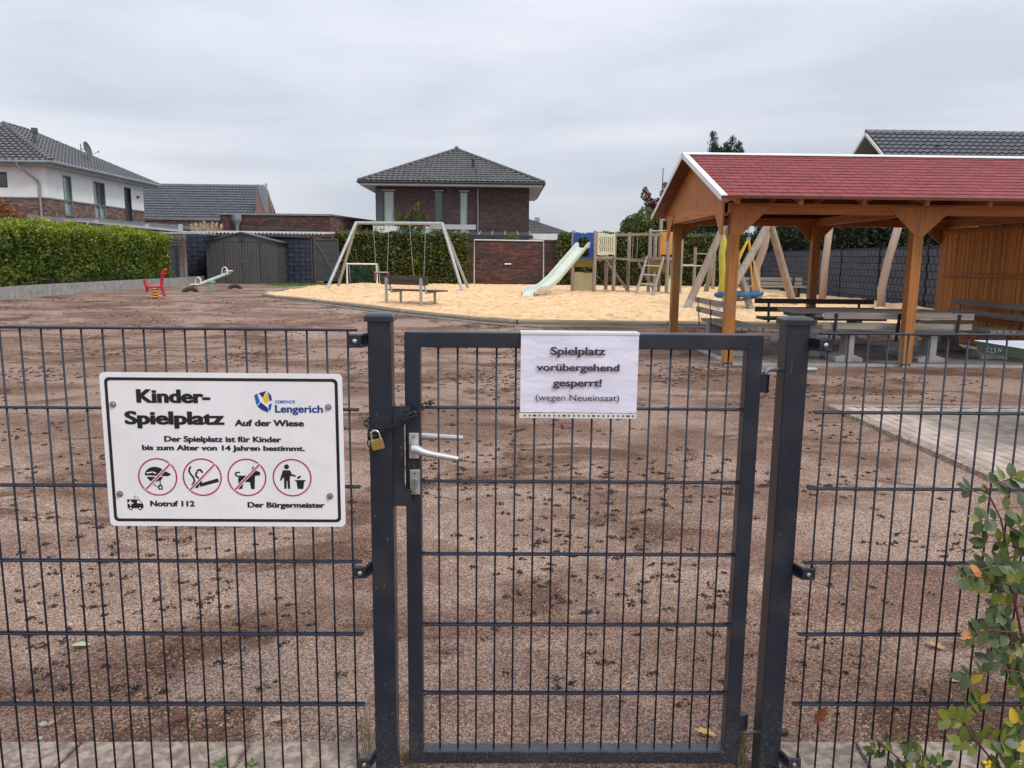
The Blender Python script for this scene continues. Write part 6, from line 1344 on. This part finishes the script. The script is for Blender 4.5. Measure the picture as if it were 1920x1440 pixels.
# ------------------------------------------------------------------ pavilion
t = pv = thing('pavilion', 'open timber pavilion with red shingle roof, white trim and slatted end wall', 'pavilion', (5.7, 12.5, 0))
PX = (3.22, 5.76, 8.18); FY, BY, PW = 10.77, 14.22, .07; PLT = 2.11
for x in PX:
    for y in (FY, BY):
        mb = MB(); mb.box(x - PW, y - PW, .045, x + PW, y + PW, PLT); ps = part('post', mb, orz, t, bevel=.006)
        for s_ in (-1, 1): mb = MB(); mb.box(x + s_ * (PW + .001), y - .03, -.02, x + s_ * (PW + .007), y + .03, .42); part('post_shoe', mb, galv, ps)
        mb = MB(); mb.box(x - .05, y - .05, -.05, x + .05, y + .05, .03); part('shoe_base', mb, galv, ps)
for y in (FY, BY): mb = MB(); mb.box(3.06, y - .06, PLT + .001, 8.70, y + .06, PLT + .14); part('top_plate', mb, orx, t, bevel=.004)
for x in PX: mb = MB(); mb.box(x - .05, FY + .061, PLT + .004, x + .05, BY - .061, PLT + .136); part('tie_beam', mb, ory, t, bevel=.004)
RY, RZ, EYf, EZf, EYb = 12.5, 3.12, 10.20, 2.30, 14.85; RX0, RX1 = 2.86, 8.95
def slope_pt(y, dz=0): return RZ - (RZ - EZf) * abs(y - RY) / (RY - EYf) + dz
for i, x in enumerate([3.12 + .84 * k for k in range(7)]):
    for sg_, ye in ((-1, EYf + .12), (1, EYb - .12)):
        mb = MB(); mb.beam((x, ye, slope_pt(ye, -.085)), (x, RY + sg_ * .03, RZ - .085), .06, .10); part('rafter', mb, ory, t)
mb = MB(); mb.box(3.0, RY - .025, RZ - .20, 8.8, RY + .025, RZ - .05); part('ridge_beam', mb, orx, t)
# deck boards
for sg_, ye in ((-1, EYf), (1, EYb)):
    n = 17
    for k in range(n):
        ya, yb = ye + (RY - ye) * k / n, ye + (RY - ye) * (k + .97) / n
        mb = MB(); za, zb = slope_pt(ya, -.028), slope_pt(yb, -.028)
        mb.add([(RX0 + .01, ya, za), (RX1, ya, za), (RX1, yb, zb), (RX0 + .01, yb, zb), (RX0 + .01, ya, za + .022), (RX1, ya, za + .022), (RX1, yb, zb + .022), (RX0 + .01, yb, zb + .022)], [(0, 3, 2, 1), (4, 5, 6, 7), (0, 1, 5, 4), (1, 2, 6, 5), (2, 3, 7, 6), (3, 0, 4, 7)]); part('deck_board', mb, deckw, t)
mb = MB(); mb.add([(RX0 + .06, EYf, EZf - .001), (RX1, EYf, EZf - .001), (RX1, RY, RZ - .001), (RX0 + .06, RY, RZ - .001)], [(0, 1, 2, 3)]); part('roofing_felt', mb, roofbase, t)
# red shingles: front slope in single pieces
s = Vector((0, RY - EYf, RZ - EZf)); Ls = s.length; s.normalize(); nn = Vector((0, -s.z, s.y)); rows = 14; rw = Ls / rows; tw = .25
def shingle_vs(w, l): 
    c = .010
    return [(.0045, 0, .001), (w - .0045, 0, .001), (w - .0045, 0, .010), (.0045, 0, .010), (.0045, l, -.002), (w - .0045, l, -.002)], [(0, 1, 2, 3), (3, 2, 5, 4), (0, 3, 4), (1, 5, 2)]
sv, sf = shingle_vs(tw, rw + .05); b = MB(); b.add(sv, sf); sm_ = b.mesh('shingle'); sm_.materials.append(shing); rest = MB(); cells = []
for r in range(rows):
    off = (r * .43 % 1) * tw; x = RX0 + .07 - off
    while x < RX1: cells.append((r, x)); x += tw
rot = Matrix(((1, 0, 0), (0, s.y, nn.y), (0, s.z, nn.z))).to_euler(); cnt = 0; cells.sort(key=lambda c: (c[1] > 8.3, c[0], c[1]))
for r, x in cells:
    o_ = Vector((x, EYf, EZf)) + s * (r * rw - (.012 if r == 0 else 0)) + nn * .002
    full = x >= RX0 + .07 and x + tw < RX1
    if full and cnt < 299: link('shingle', sm_, shing, t, loc=o_, rot=(rot.x + random.uniform(-.006, .006), 0, random.uniform(-.004, .004))); cnt += 1
    else:
        x0_, x1_ = max(x, RX0 + .07), min(x + tw, RX1)
        if x1_ - x0_ > .01:
            q, f = shingle_vs(x1_ - x0_, rw + .05); rest.add([Vector((x0_, o_.y, o_.z)) + Vector((a_, 0, 0)) + s * b_ + nn * c_ for a_, b_, c_ in q], f)
part('edge_shingles', rest, shing, t, kind='stuff')
mb = MB(); mb.add([(RX0 + .06, EYb, slope_pt(EYb)), (RX1, EYb, slope_pt(EYb)), (RX1, RY, RZ), (RX0 + .06, RY, RZ)], [(0, 1, 2, 3), (3, 2, 1, 0)]); part('rear_roof_felt', mb, shing, t)
# white metal trims
for sg_, ye in ((-1, EYf - .02), (1, EYb + .02)):
    mb = MB(); a_ = Vector((RX0 + .035, ye, slope_pt(ye, .010))); b_ = Vector((RX0 + .035, RY, RZ + .012)); mb.beam(a_, b_, .085, .012); mb.beam(a_ + Vector((-.04, 0, -.03)), b_ + Vector((-.04, 0, -.03)), .006, .075); part('verge_trim', mb, whitem, t)
mb = MB(); mb.prism([(RY - .09, RZ - .010), (RY, RZ + .026), (RY + .09, RZ - .010), (RY + .09, RZ + .002), (RY, RZ + .036), (RY - .09, RZ + .002)], (RX0 - .01, 0, 0), (0, 1, 0), (0, 0, 1), (RX1 - RX0, 0, 0)); part('ridge_trim', mb, whitem, t)
mb = MB(); mb.box(RX0 + .02, EYf - .012, EZf - .03, RX1, EYf - .004, EZf + .002); part('eave_strip', mb, slat_dark, t)
# gable: two plywood sheets over the tie beam, corner cover
gxp = 3.085
ymid = 12.35
for poly in ([(FY - .22, 2.262), (ymid - .006, 2.262), (ymid - .006, slope_pt(ymid, -.16)), (FY - .22, slope_pt(FY - .22, -.14) + .06)], [(ymid + .006, 2.262), (BY + .25, 2.262), (BY + .25, 2.30), (RY + .02, RZ - .15), (ymid + .006, slope_pt(ymid, -.16))]):
    mb = MB(); mb.prism(poly, (gxp, 0, 0), (0, 1, 0), (0, 0, 1), (.014, 0, 0)); part('gable_panel', mb, ply, t)
mb = MB(); mb.box(gxp - .03, FY - .06, 2.115, gxp + .02, BY + .06, 2.258); part('gable_rail', mb, ory, t, bevel=.003)
def brace(poly, ax_, d0, th):
    mb = MB()
    if ax_ == 'x': mb.prism(poly, (0, d0, 0), (1, 0, 0), (0, 0, 1), (0, th, 0))
    else: mb.prism(poly, (d0, 0, 0), (0, 1, 0), (0, 0, 1), (th, 0, 0))
    part('corner_brace', mb, ply, t)
for yy, th in ((FY - .082, .018), (BY + .064, .018)):
    brace([(3.165, 1.82), (3.20 + .10, 1.82), (3.68, 2.19), (3.68, 2.22), (3.165, 2.22)], 'x', yy, th)
    brace([(PX[1] - .055, 1.82), (PX[1] + .055, 1.82), (PX[1] + .44, 2.20), (PX[1] + .44, 2.222), (PX[1] - .003, 2.222), (PX[1] - .003, 1.9)], 'x', yy, th)
    brace([(PX[1] - .055, 1.83), (PX[1] - .007, 1.9), (PX[1] - .007, 2.222), (PX[1] - .44, 2.222), (PX[1] - .44, 2.20)], 'x', yy, th)
    brace([(8.1, 1.82), (8.2, 1.82), (8.2, 2.22), (7.7, 2.22), (7.7, 2.19)], 'x', yy, th)
brace([(FY - .07, 1.82), (FY + .03, 1.82), (FY + .42, 2.20), (FY + .42, 2.25), (FY - .07, 2.25)], 'y', gxp - .05, .018)
brace([(BY + .07, 1.82), (BY - .03, 1.82), (BY - .42, 2.20), (BY - .42, 2.25), (BY + .07, 2.25)], 'y', gxp - .05, .018)
mb = MB(); mb.box(3.1, BY + .03, PLT + .142, 8.7, BY + .05, PLT + .36); part('rear_infill_board', mb, slat_dark, t)
mb = MB(); mb.prism([(FY, 2.255), (BY, 2.255), (BY, 2.38), (RY, RZ - .10), (FY, 2.38)], (8.14, 0, 0), (0, 1, 0), (0, 0, 1), (.014, 0, 0)); part('end_gable_panel', mb, ply, t)
# slatted end wall
wx = 8.10
y = FY + .1; b = MB(); b.box(-.003, -.0115, .12, .003, .0115, 2.08); sm2 = b.mesh('wall_slat'); 
while y < BY - .08:
    link('wall_slat', sm2, slat_m, t, loc=(wx + random.uniform(-.004, .004), y, random.uniform(-.01, .01)), rot=(random.uniform(-.004, .004), 0, random.uniform(-.2, .2))); y += .037
b = MB(); b.box(-.004, 0, .12, .004, 3.3, 2.08)
mb = MB(); 
for k in range(60): z = .14 + k * .0325; mb.box(wx + .008, FY + .08, z, wx + .014, BY - .08, z + .028)
part('dark_gap_backing', mb, slat_dark, t, kind='stuff')  # dark strips added behind the slats so the gaps look shaded
for z in (.55, 1.27, 2.02): mb = MB(); mb.box(wx - .045, FY + .08, z - .028, wx - .016, BY - .08, z + .028); part('wall_rail', mb, ory, t, bevel=.003)
mb = MB(); mb.box(wx - .05, FY + .072, .08, wx + .03, BY - .072, .13); part('sill_rail', mb, ory, t)

# ------------------------------------------------------------------ concrete and timber seating
def seat_set(name, label, loc, rotz, L_, wdx, back=True, ns=5, sup=(.22, .78), seat_z=.46, arms=(.12, .5, .88), depth=.45, bz=(.60, .74), conc_m=conc):
    """local frame: x along the bench, backrest at y=0, seat towards +y"""
    t = thing(name, label, 'bench', loc, rotz, group='benches under the pavilion')
    sw = depth / ns
    for k in range(ns):
        mb = MB(); y0 = .03 + k * sw; mb.box(-L_ / 2, y0 + .008, seat_z - .045, L_ / 2, y0 + sw - .008, seat_z); part('seat_slat', mb, wdx, t, local=True, bevel=.004)
    for f in sup:
        x = -L_ / 2 + f * L_; mb = MB(); mb.prism([(.04, 0), (.04 + depth * .86, 0), (.04 + depth * .86, .07), (.04 + depth * .62, .14), (.04 + depth * .55, seat_z - .10), (.04 + depth * .95, seat_z - .085), (.04 + depth * .95, seat_z - .046), (.04, seat_z - .046)], (x - .05, 0, 0), (0, 1, 0), (0, 0, 1), (.10, 0, 0))
        mb.prism([(-.20, 0), (.20, 0), (.20, .06), (.05, .11), (-.05, .11), (-.20, .06)], (x, .06, 0), (1, 0, 0), (0, 0, 1), (0, depth * .8, 0)); part('concrete_foot', mb, conc_m, t, local=True, bevel=.008)
    if back:
        for i, z in enumerate(bz):
            mb = MB(); y = -.02 - .03 * i; mb.box(-L_ / 2, y - .035, z - .045, L_ / 2, y, z + .045); part('back_slat', mb, wdx, t, local=True, bevel=.004)
        for f in arms:
            x = -L_ / 2 + f * L_; mb = MB(); mb.beam((x, -.045, seat_z - .12), (x, -.095, bz[-1] + .035), .045, .008, (0, 1, 0)); part('back_bracket', mb, anth, t, local=True)
    return t
gm = gx
seat_set('concrete_bench', 'grey slatted bench on the left, end-on behind the left pavilion post', (3.46, 12.35, .03), R(-90), 2.0, gx, ns=5, depth=.52, bz=(.62, .78))
seat_set('concrete_bench', 'dark brown bench at the rear seen in front of the sand', (5.78, 14.05, .03), R(180), 2.2, dkx, bz=(.58, .73), conc_m=conc)
seat_set('concrete_bench', 'grey bench with its back to the fence, nearest the camera', (5.70, 10.99, .03), 0, 2.16, gx, bz=(.53, .68), arms=(.08, .5, .90), seat_z=.44)
seat_set('concrete_bench', 'grey bench along the slatted end wall behind the table tennis table', (7.80, 12.3, .03), R(90), 2.1, gx, ns=5, depth=.52, bz=(.63, .79))
t = thing('picnic_table', 'grey timber picnic table on concrete feet amid the benches', 'table', (5.65, 11.95, .03), R(-2))
for k in range(6): mb = MB(); mb.box(-1.2, -.36 + .12 * k + .004, .665, 1.2, -.36 + .12 * (k + 1) - .004, .71); part('table_slat', mb, gx, t, local=True, bevel=.004)
for x in (-.78, .78):
    mb = MB(); mb.prism([(-.34, 0), (.34, 0), (.34, .08), (.14, .18), (.12, .56), (.32, .61), (.32, .664), (-.32, .664), (-.32, .61), (-.12, .56), (-.14, .18), (-.34, .08)], (x - .06, 0, 0), (0, 1, 0), (0, 0, 1), (.12, 0, 0))
    mb.prism([(-.25, 0), (.25, 0), (.25, .07), (.06, .16), (-.06, .16), (-.25, .07)], (x, -.3, 0), (1, 0, 0), (0, 0, 1), (0, .6, 0)); part('concrete_foot', mb, conc, t, local=True, bevel=.01)
mb = MB(); mb.box(-1.12, -.30, .60, -.98, .30, .664); mb.box(.98, -.30, .60, 1.12, .30, .664); part('batten', mb, gy, t, local=True)
mb = MB(); mb.lathe([(.02, 0), (.07, .02), (.075, .07), (.02, .10)], (7.0, 13.6, .52), 12); single('black_bowl', mb, rubber, 'small black round object on the rear dark bench', 'bowl', loc=(7.0, 13.6, .52), smooth=True)
# table tennis table
t = thing('table_tennis_table', 'outdoor concrete table tennis table with green edge and white lines', 'table', (5.7, 6.2, 0))
X0, X1, Y0, Y1 = 4.34, 7.08, 5.42, 6.95
mb = MB(); mb.prism([(X0, Y0), (X1, Y0), (X1, Y1), (X0, Y1)], (0, 0, .70), (1, 0, 0), (0, 1, 0), (0, 0, .055))
mb = MB(); c = .03
mb.add([(X0 + c, Y0 + c, .665), (X1 - c, Y0 + c, .665), (X1 - c, Y1 - c, .665), (X0 + c, Y1 - c, .665), (X0, Y0, .755), (X1, Y0, .755), (X1, Y1, .755), (X0, Y1, .755)], [(0, 3, 2, 1), (0, 1, 5, 4), (1, 2, 6, 5), (2, 3, 7, 6), (3, 0, 4, 7), (4, 5, 6, 7)]); part('slab', mb, ttgreen, t)
mb = MB(); mb.box(X0 + .02, Y0 + .02, .7555, X1 - .02, Y1 - .02, .757); part('playing_surface', mb, ttop, t)
mb = MB(); mb.box(X0, Y0, .7575, X0 + .02, Y1, .7600); mb.box(X0 + .02, Y1 - .02, .7575, X1, Y1, .7600); mb.box(X0 + .02, Y0, .7575, X1, Y0 + .02, .7600); part('white_line', mb, whitem, t)
mb = MB(); mb.box(5.0, 5.6, 0, 5.35, 6.75, .664); mb.box(6.1, 5.6, 0, 6.45, 6.75, .664); part('pedestal', mb, conc_pale, t)
random.seed(5)
# scratched writing on the side of the table
mb = MB()
for pts in ([(6.78, .72), (6.76, .695), (6.73, .715)], [(6.70, .72), (6.70, .69)], [(6.67, .715), (6.64, .72), (6.66, .70), (6.63, .69)], [(6.60, .69), (6.60, .725), (6.57, .70), (6.56, .73)], [(6.75, .680), (6.65, .676)]):
    for a_, b_ in zip(pts[:-1], pts[1:]): mb.beam((X0 + .008, a_[0], a_[1]), (X0 + .008, b_[0], b_[1]), .002, .0025)
part('scratched_scribble', mb, whitem, t)

# ------------------------------------------------------------------ rose bush
t = thing('rose_bush', 'rose bush with red canes and green leaflets in front of the mesh fence', 'bush', (1.5, 1.78, 0))
def leaflet_mesh(mt_):
    n = 5; vs_ = []; 
    for i in range(n + 1):
        f = i / n; w = .30 * math.sin(math.pi * min(1, f ** .85)) ** .8 if 0 < i < n else .01; z = -.10 * f * f
        vs_ += [(-w, f, z + .09 * w), (0, f, z), (w, f, z + .09 * w)]
    b = MB(); b.add(vs_, [(3 * i + j, 3 * i + j + 1, 3 * i + j + 4, 3 * i + j + 3) for i in range(n) for j in (0, 1)]); me = b.mesh('leaf', True); me.materials.append(mt_); return me
LM = [leaflet_mesh(m_) for m_ in rose_l]
rr = random.Random(42)
def orient(d, nrm):
    d = d.normalized(); nrm = (nrm - d * nrm.dot(d)).normalized(); x = d.cross(nrm).normalized(); return Matrix((x, d, nrm)).transposed().to_4x4()
nleaf = [0]; LEFT = [MB() for _ in range(5)]
def compound(base, d, L_, size, tone, nl=7, droop=.25):
    d = Vector(d).normalized(); pts = [base + d * L_ * f + Vector((0, 0, -droop * L_ * f * f)) for f in (0, .25, .5, .75, 1)]; mb = MB(); mb.tube(pts, .0011, 5); part('leaf_stalk', mb, rose_s, t, smooth=True)
    nrm = Vector((rr.uniform(-.5, .5), -1, rr.uniform(.1, .9))).normalized(); sd_ = d.cross(nrm).normalized(); pairs = (nl - 1) // 2
    for i in range(nl):
        if i == nl - 1: f, dd = 1.0, d
        else: f = .3 + .62 * (i // 2) / max(1, pairs - 1) if pairs > 1 else .6; dd = (d * .55 + sd_ * (1 if i % 2 else -1)).normalized()
        p = base + d * L_ * f + Vector((0, 0, -droop * L_ * f * f)); dd = (dd + Vector((rr.uniform(-.2, .2), rr.uniform(-.35, .35), rr.uniform(-.3, .2)))).normalized()
        s_ = size * rr.uniform(.8, 1.15); k = rr.choices(range(5), weights=tone)[0]
        M4 = orient(dd, (nrm + Vector((rr.uniform(-.5, .5), rr.uniform(-.3, .3), rr.uniform(-.4, .5)))).normalized()); M4 = Matrix.Translation(p - OFF[t.name]) @ M4 @ Matrix.Scale(s_, 4)
        if p.x / p.y > .70 or nleaf[0] >= 298:
            LEFT[k].add([M4 @ v.co + OFF[t.name] for v in LM[k].vertices], [tuple(q.vertices) for q in LM[k].polygons]); continue
        o = bpy.data.objects.new('leaf', LM[k]); COL.objects.link(o); o.parent = t; o.matrix_local = M4; nleaf[0] += 1
def cane(pts, r0, r1, n, size, tone, L_=.07, seed=0, skip=0, side=None):
    P = [Vector(p) for p in pts]; mb = MB(); k = len(P); mb.tube(P, [r0 + (r1 - r0) * i / (k - 1) for i in range(k)], 8); part('cane', mb, rose_s, t, smooth=True)
    tot_ = sum((b - a).length for a, b in zip(P[:-1], P[1:]))
    for i in range(n):
        s_ = tot_ * (skip + (1 - skip) * (i + .5) / n); p, d = along(P, s_); q = 1 if i % 2 else -1
        dv = Vector((q * rr.uniform(.7, 1.2), rr.uniform(-.45, .25), rr.uniform(-.1, .5))) + d * .35; compound(p, dv, L_ * rr.uniform(.8, 1.25), size, tone, rr.choice((5, 7, 7)))
G1 = (58, 16, 24, 2, 1); G2 = (24, 6, 66, 3, 1); G3 = (52, 28, 17, 1, 2)
cane([(1.50, 1.78, 0), (1.45, 1.78, .2), (1.375, 1.77, .40), (1.31, 1.78, .52), (1.28, 1.78, .62), (1.255, 1.78, .72), (1.225, 1.78, .82), (1.18, 1.79, .905)], .0045, .002, 24, .036, G1, .068, skip=.28)
cane([(1.255, 1.78, .72), (1.30, 1.76, .77), (1.35, 1.77, .79)], .002, .0012, 3, .038, G3, .06, skip=.2)
cane([(1.32, 1.78, .50), (1.24, 1.74, .55), (1.16, 1.74, .56)], .002, .0012, 4, .036, G3, .06, skip=.3)
cane([(1.36, 1.77, .40), (1.27, 1.74, .46), (1.19, 1.73, .44)], .0022, .0012, 5, .038, G3, .06, skip=.15)
cane([(1.28, 1.78, .62), (1.20, 1.75, .67), (1.15, 1.74, .72)], .002, .0012, 4, .036, G1, .06, skip=.2)
cane([(1.42, 1.76, .3), (1.42, 1.74, .45), (1.38, 1.74, .56)], .003, .0015, 6, .038, G1, .07, skip=.1)
cane([(1.45, 1.78, 0), (1.36, 1.76, .10), (1.25, 1.75, .20), (1.19, 1.75, .27), (1.145, 1.75, .345)], .004, .0016, 10, .039, G2, .07, skip=.12)
cane([(1.34, 1.76, .10), (1.34, 1.74, .18), (1.36, 1.74, .26), (1.33, 1.74, .30)], .0025, .0015, 7, .041, G2, .06, skip=.1)
cane([(1.20, 1.80, 0), (1.10, 1.79, .10), (1.03, 1.79, .18), (.965, 1.79, .235)], .0035, .0014, 6, .028, G3, .05, skip=.25)
cane([(1.12, 1.79, .06), (1.09, 1.77, .15), (1.085, 1.77, .21)], .002, .0014, 3, .030, G1, .045, skip=.3)
for k_, q_ in enumerate(LEFT):
    if q_.n: part('leaves', q_, rose_l[k_], t, smooth=True, kind='stuff')
mb = MB()
for c_ in ((1.225, 1.73, .20), (1.335, 1.72, .215)):
    for k in range(6): mb.ball((c_[0] + rr.uniform(-.009, .009), c_[1], c_[2] + rr.uniform(-.007, .007)), .0045, 6, 4)
part('yellow_stamens', mb, mat('yellow_flower', (.75, .50, .03), rough=.6), t)

# ------------------------------------------------------------------ small things on the ground
def fallen(name, label, x, y, s_, rotz, m_, kind_='oak', z=None, curl=.35, tilt=(0, 0)):
    rnd = random.Random(int(abs(x) * 1000 + y * 77)); n = 20; pts = []
    for i in range(n):
        a = 2 * math.pi * i / n; r_ = (.5 if abs(math.sin(a)) > .3 else .62) * (1 + (.22 * math.cos(a * 7) if kind_ == 'oak' else .08 * math.cos(a * 5))) * (1 if kind_ != 'long' else 1)
        pts.append((r_ * math.cos(a) * s_, r_ * .55 * math.sin(a) * s_))
    b = MB(); vs_ = [(0, 0, .004)] + [(px_, py_, .004 + curl * s_ * ((py_ / s_) ** 2 * 3 + .25 * max(0, px_ / s_) ** 2) + rnd.uniform(0, .03) * s_) for px_, py_ in pts] + [(-.95 * s_, .03 * s_, .01), (-.95 * s_, .05 * s_, .012)]
    b.add(vs_, [(0, i, i % n + 1) for i in range(1, n + 1)] + [(n // 2 + 1, n + 1, n + 2)]); zz = gh(x, y) + .006 if z is None else z
    o = link(name, b.mesh(name, False), m_, None, label, loc=(x, y, zz), rot=(tilt[0], tilt[1], rotz)); o['category'] = 'leaf'
fallen('fallen_leaf', 'pale tan fallen leaf on the soil behind the right mesh panel', 1.66, 2.70, .065, 2.2, dryleaf)
fallen('fallen_leaf', 'bright yellow fallen leaf lying inside the gate corner', .64, 2.15, .055, 2.6, yelleaf)
fallen('fallen_leaf', 'pinkish brown leaf on soil left of the padlock post foot', -.68, 2.22, .055, .4, paleleaf)
fallen('fallen_leaf', 'dark brown curled leaf beside a thin twig on the left soil', -.99, 2.21, .06, .7, brownleaf, curl=.8)
fallen('fallen_leaf', 'pale green narrow leaf on the soil below the sign', -1.54, 2.68, .06, 0, mat('pale_green_leaf', (.42, .46, .24), rough=.7), 'long')
fallen('fallen_leaf', 'small whitish leaf by the fence foot at far left', -1.37, 2.20, .03, 1.2, paleleaf)
fallen('fallen_leaf', 'thin pinkish dry leaf beneath the rose bush tips', 1.60, 2.45, .05, .1, paleleaf, 'long')
fallen('caught_leaf', 'rust brown leaf caught on the lowest rod of the right mesh panel', .868, 1.888, .05, 0, brownleaf, z=.235, tilt=(R(80), R(-60)), curl=.3)
def weed(name, label, x, y, n, L_, m_, w=.2, up_=.8, cat='plant', seed=1):
    rs_ = random.Random(seed); t_ = thing(name, label, cat, (x, y, .01)); 
    for i in range(n):
        a = rs_.uniform(0, 6.28); l = L_ * rs_.uniform(.6, 1.1); e = Vector((math.cos(a) * (1 - up_), math.sin(a) * (1 - up_) * .6, up_)) ; mb = MB(); vs_ = []; k = 5
        sd_ = Vector((-math.sin(a), math.cos(a), 0))
        for j in range(k + 1):
            f = j / k; p = Vector((x, y, .01)) + e * l * f + Vector((math.cos(a), math.sin(a), -.3)) * l * .35 * f * f; ww = l * w * math.sin(math.pi * (.12 + .85 * f)); vs_ += [p - sd_ * ww / 2, p + sd_ * ww / 2]
        mb.add(vs_, [(2 * j, 2 * j + 1, 2 * j + 3, 2 * j + 2) for j in range(k)]); part('leaf', mb, m_, t_)
weed('weed', 'broad leaved green weed in the slab joint below the sign', -1.035, 1.86, 6, .10, weedm, .28, .75, seed=3)
weed('weed', 'small rosette weed on the slab left of the padlock post', -.785, 2.0, 9, .035, weedm, .4, .35, seed=4)
weed('weed', 'tiny feathery weed on the slab just left of the padlock post', -.695, 2.0, 12, .03, weedm, .3, .4, seed=5)
def dry_tuft(label, x, y, n, h_, sp_, seed):
    rs_ = np.random.RandomState(seed); t_ = thing('dry_grass_tuft', label, 'grass tuft', (x, y, .01)); mb = MB()
    for i in range(n):
        a = rs_.uniform(0, 6.28); l = h_ * rs_.uniform(.4, 1.1); dx, dy = math.cos(a) * sp_ * rs_.uniform(.2, 1.3), math.sin(a) * sp_ * .6; b0 = Vector((x + rs_.normal() * .012, y + rs_.normal() * .012, .0))
        mb.tube([b0, b0 + Vector((dx * .3, dy * .3, l * .6)), b0 + Vector((dx, dy, l))], [.0009, .0008, .0004], 4, caps=False)
    part('blades', mb, drygrass, t_, kind='stuff')
dry_tuft('dry straw grass tuft between gate and hinge post', .703, 2.03, 130, .16, .04, 3)
dry_tuft('sparse dry stalks beside the padlock post foot', -.375, 2.05, 16, .22, .05, 4)
dry_tuft('low dry moss and straw under the gate by the padlock post', -.25, 2.03, 60, .05, .04, 5)
rs3 = random.Random(9); mb = MB()
for k in range(420):
    y = 2.2 + 7 * rs3.random() ** 1.3; x = rs3.uniform(-.68, .68) * y
    if not flat_zone(x, y): continue
    a = rs3.uniform(0, 6.28); l = rs3.uniform(.01, .035); z = gh(x, y) + .006
    mb.tube([(x, y, z), (x + l * .5 * math.cos(a), y + l * .5 * math.sin(a), z + .004), (x + l * math.cos(a + .4), y + l * math.sin(a + .4), z + .001)], [.0009, .0011, .0006], 4)
o = link('straw_bits', mb.mesh('straw_bits'), drygrass); o['kind'] = 'stuff'; o['label'] = 'short bits of straw and root strewn on the soil'
# twigs
for k, (a_, b_, lb_) in enumerate((((1.42, 3.3), (1.50, 3.05), 'thin dark twig on soil behind the rose bush'), ((-1.06, 2.12), (-.99, 2.2), 'thin dry twig by the brown curled leaf'))):
    mb = MB(); p = Vector((a_[0], a_[1], gh(*a_) + .012)); q = Vector((b_[0], b_[1], gh(*b_) + .018)); mb.tube([p, (p + q) / 2 + Vector((.01, .01, .012)), q], [.0018, .0022, .001], 5); single('twig', mb, bark, lb_, 'twig', loc=p)
# distant bird
mb = MB(); mb.add([(0, 0, 0), (-.5, .1, .22), (-.9, .2, .1), (-.45, -.1, .1), (.5, .1, .2), (.95, .2, .08), (.45, -.1, .08), (0, -.5, -.05), (0, .4, .02)], [(0, 1, 2, 3), (0, 4, 5, 6), (7, 0, 8), (8, 0, 7)]); 
single('bird', mb, black, 'tiny dark bird high in the grey sky at upper right', 'bird', loc=(0, 0, 0)); bo = bpy.data.objects[-1] if False else [o for o in COL.objects if o.name == 'bird'][0]; bo.location = (53.5, 99.5, 31.4); bo.scale = (.55, .55, .55)
# stones on the soil
for k, (x, y, s_, lb_) in enumerate(((-1.40, 2.2, .012, 'whitish pebble at the slab edge at far left'), (-1.37, 2.13, .008, 'tiny pale pebble touching the left slabs'))):
    mb = MB(); mb.ball((0, 0, 0), s_, 8, 5, (1.2, 1, .6), .12); o = single('pebble', mb, conc_pale, lb_, 'pebble'); o.location = (x, y, gh(x, y) + s_ * .4)
for o in COL.objects:
    o.update_tag()
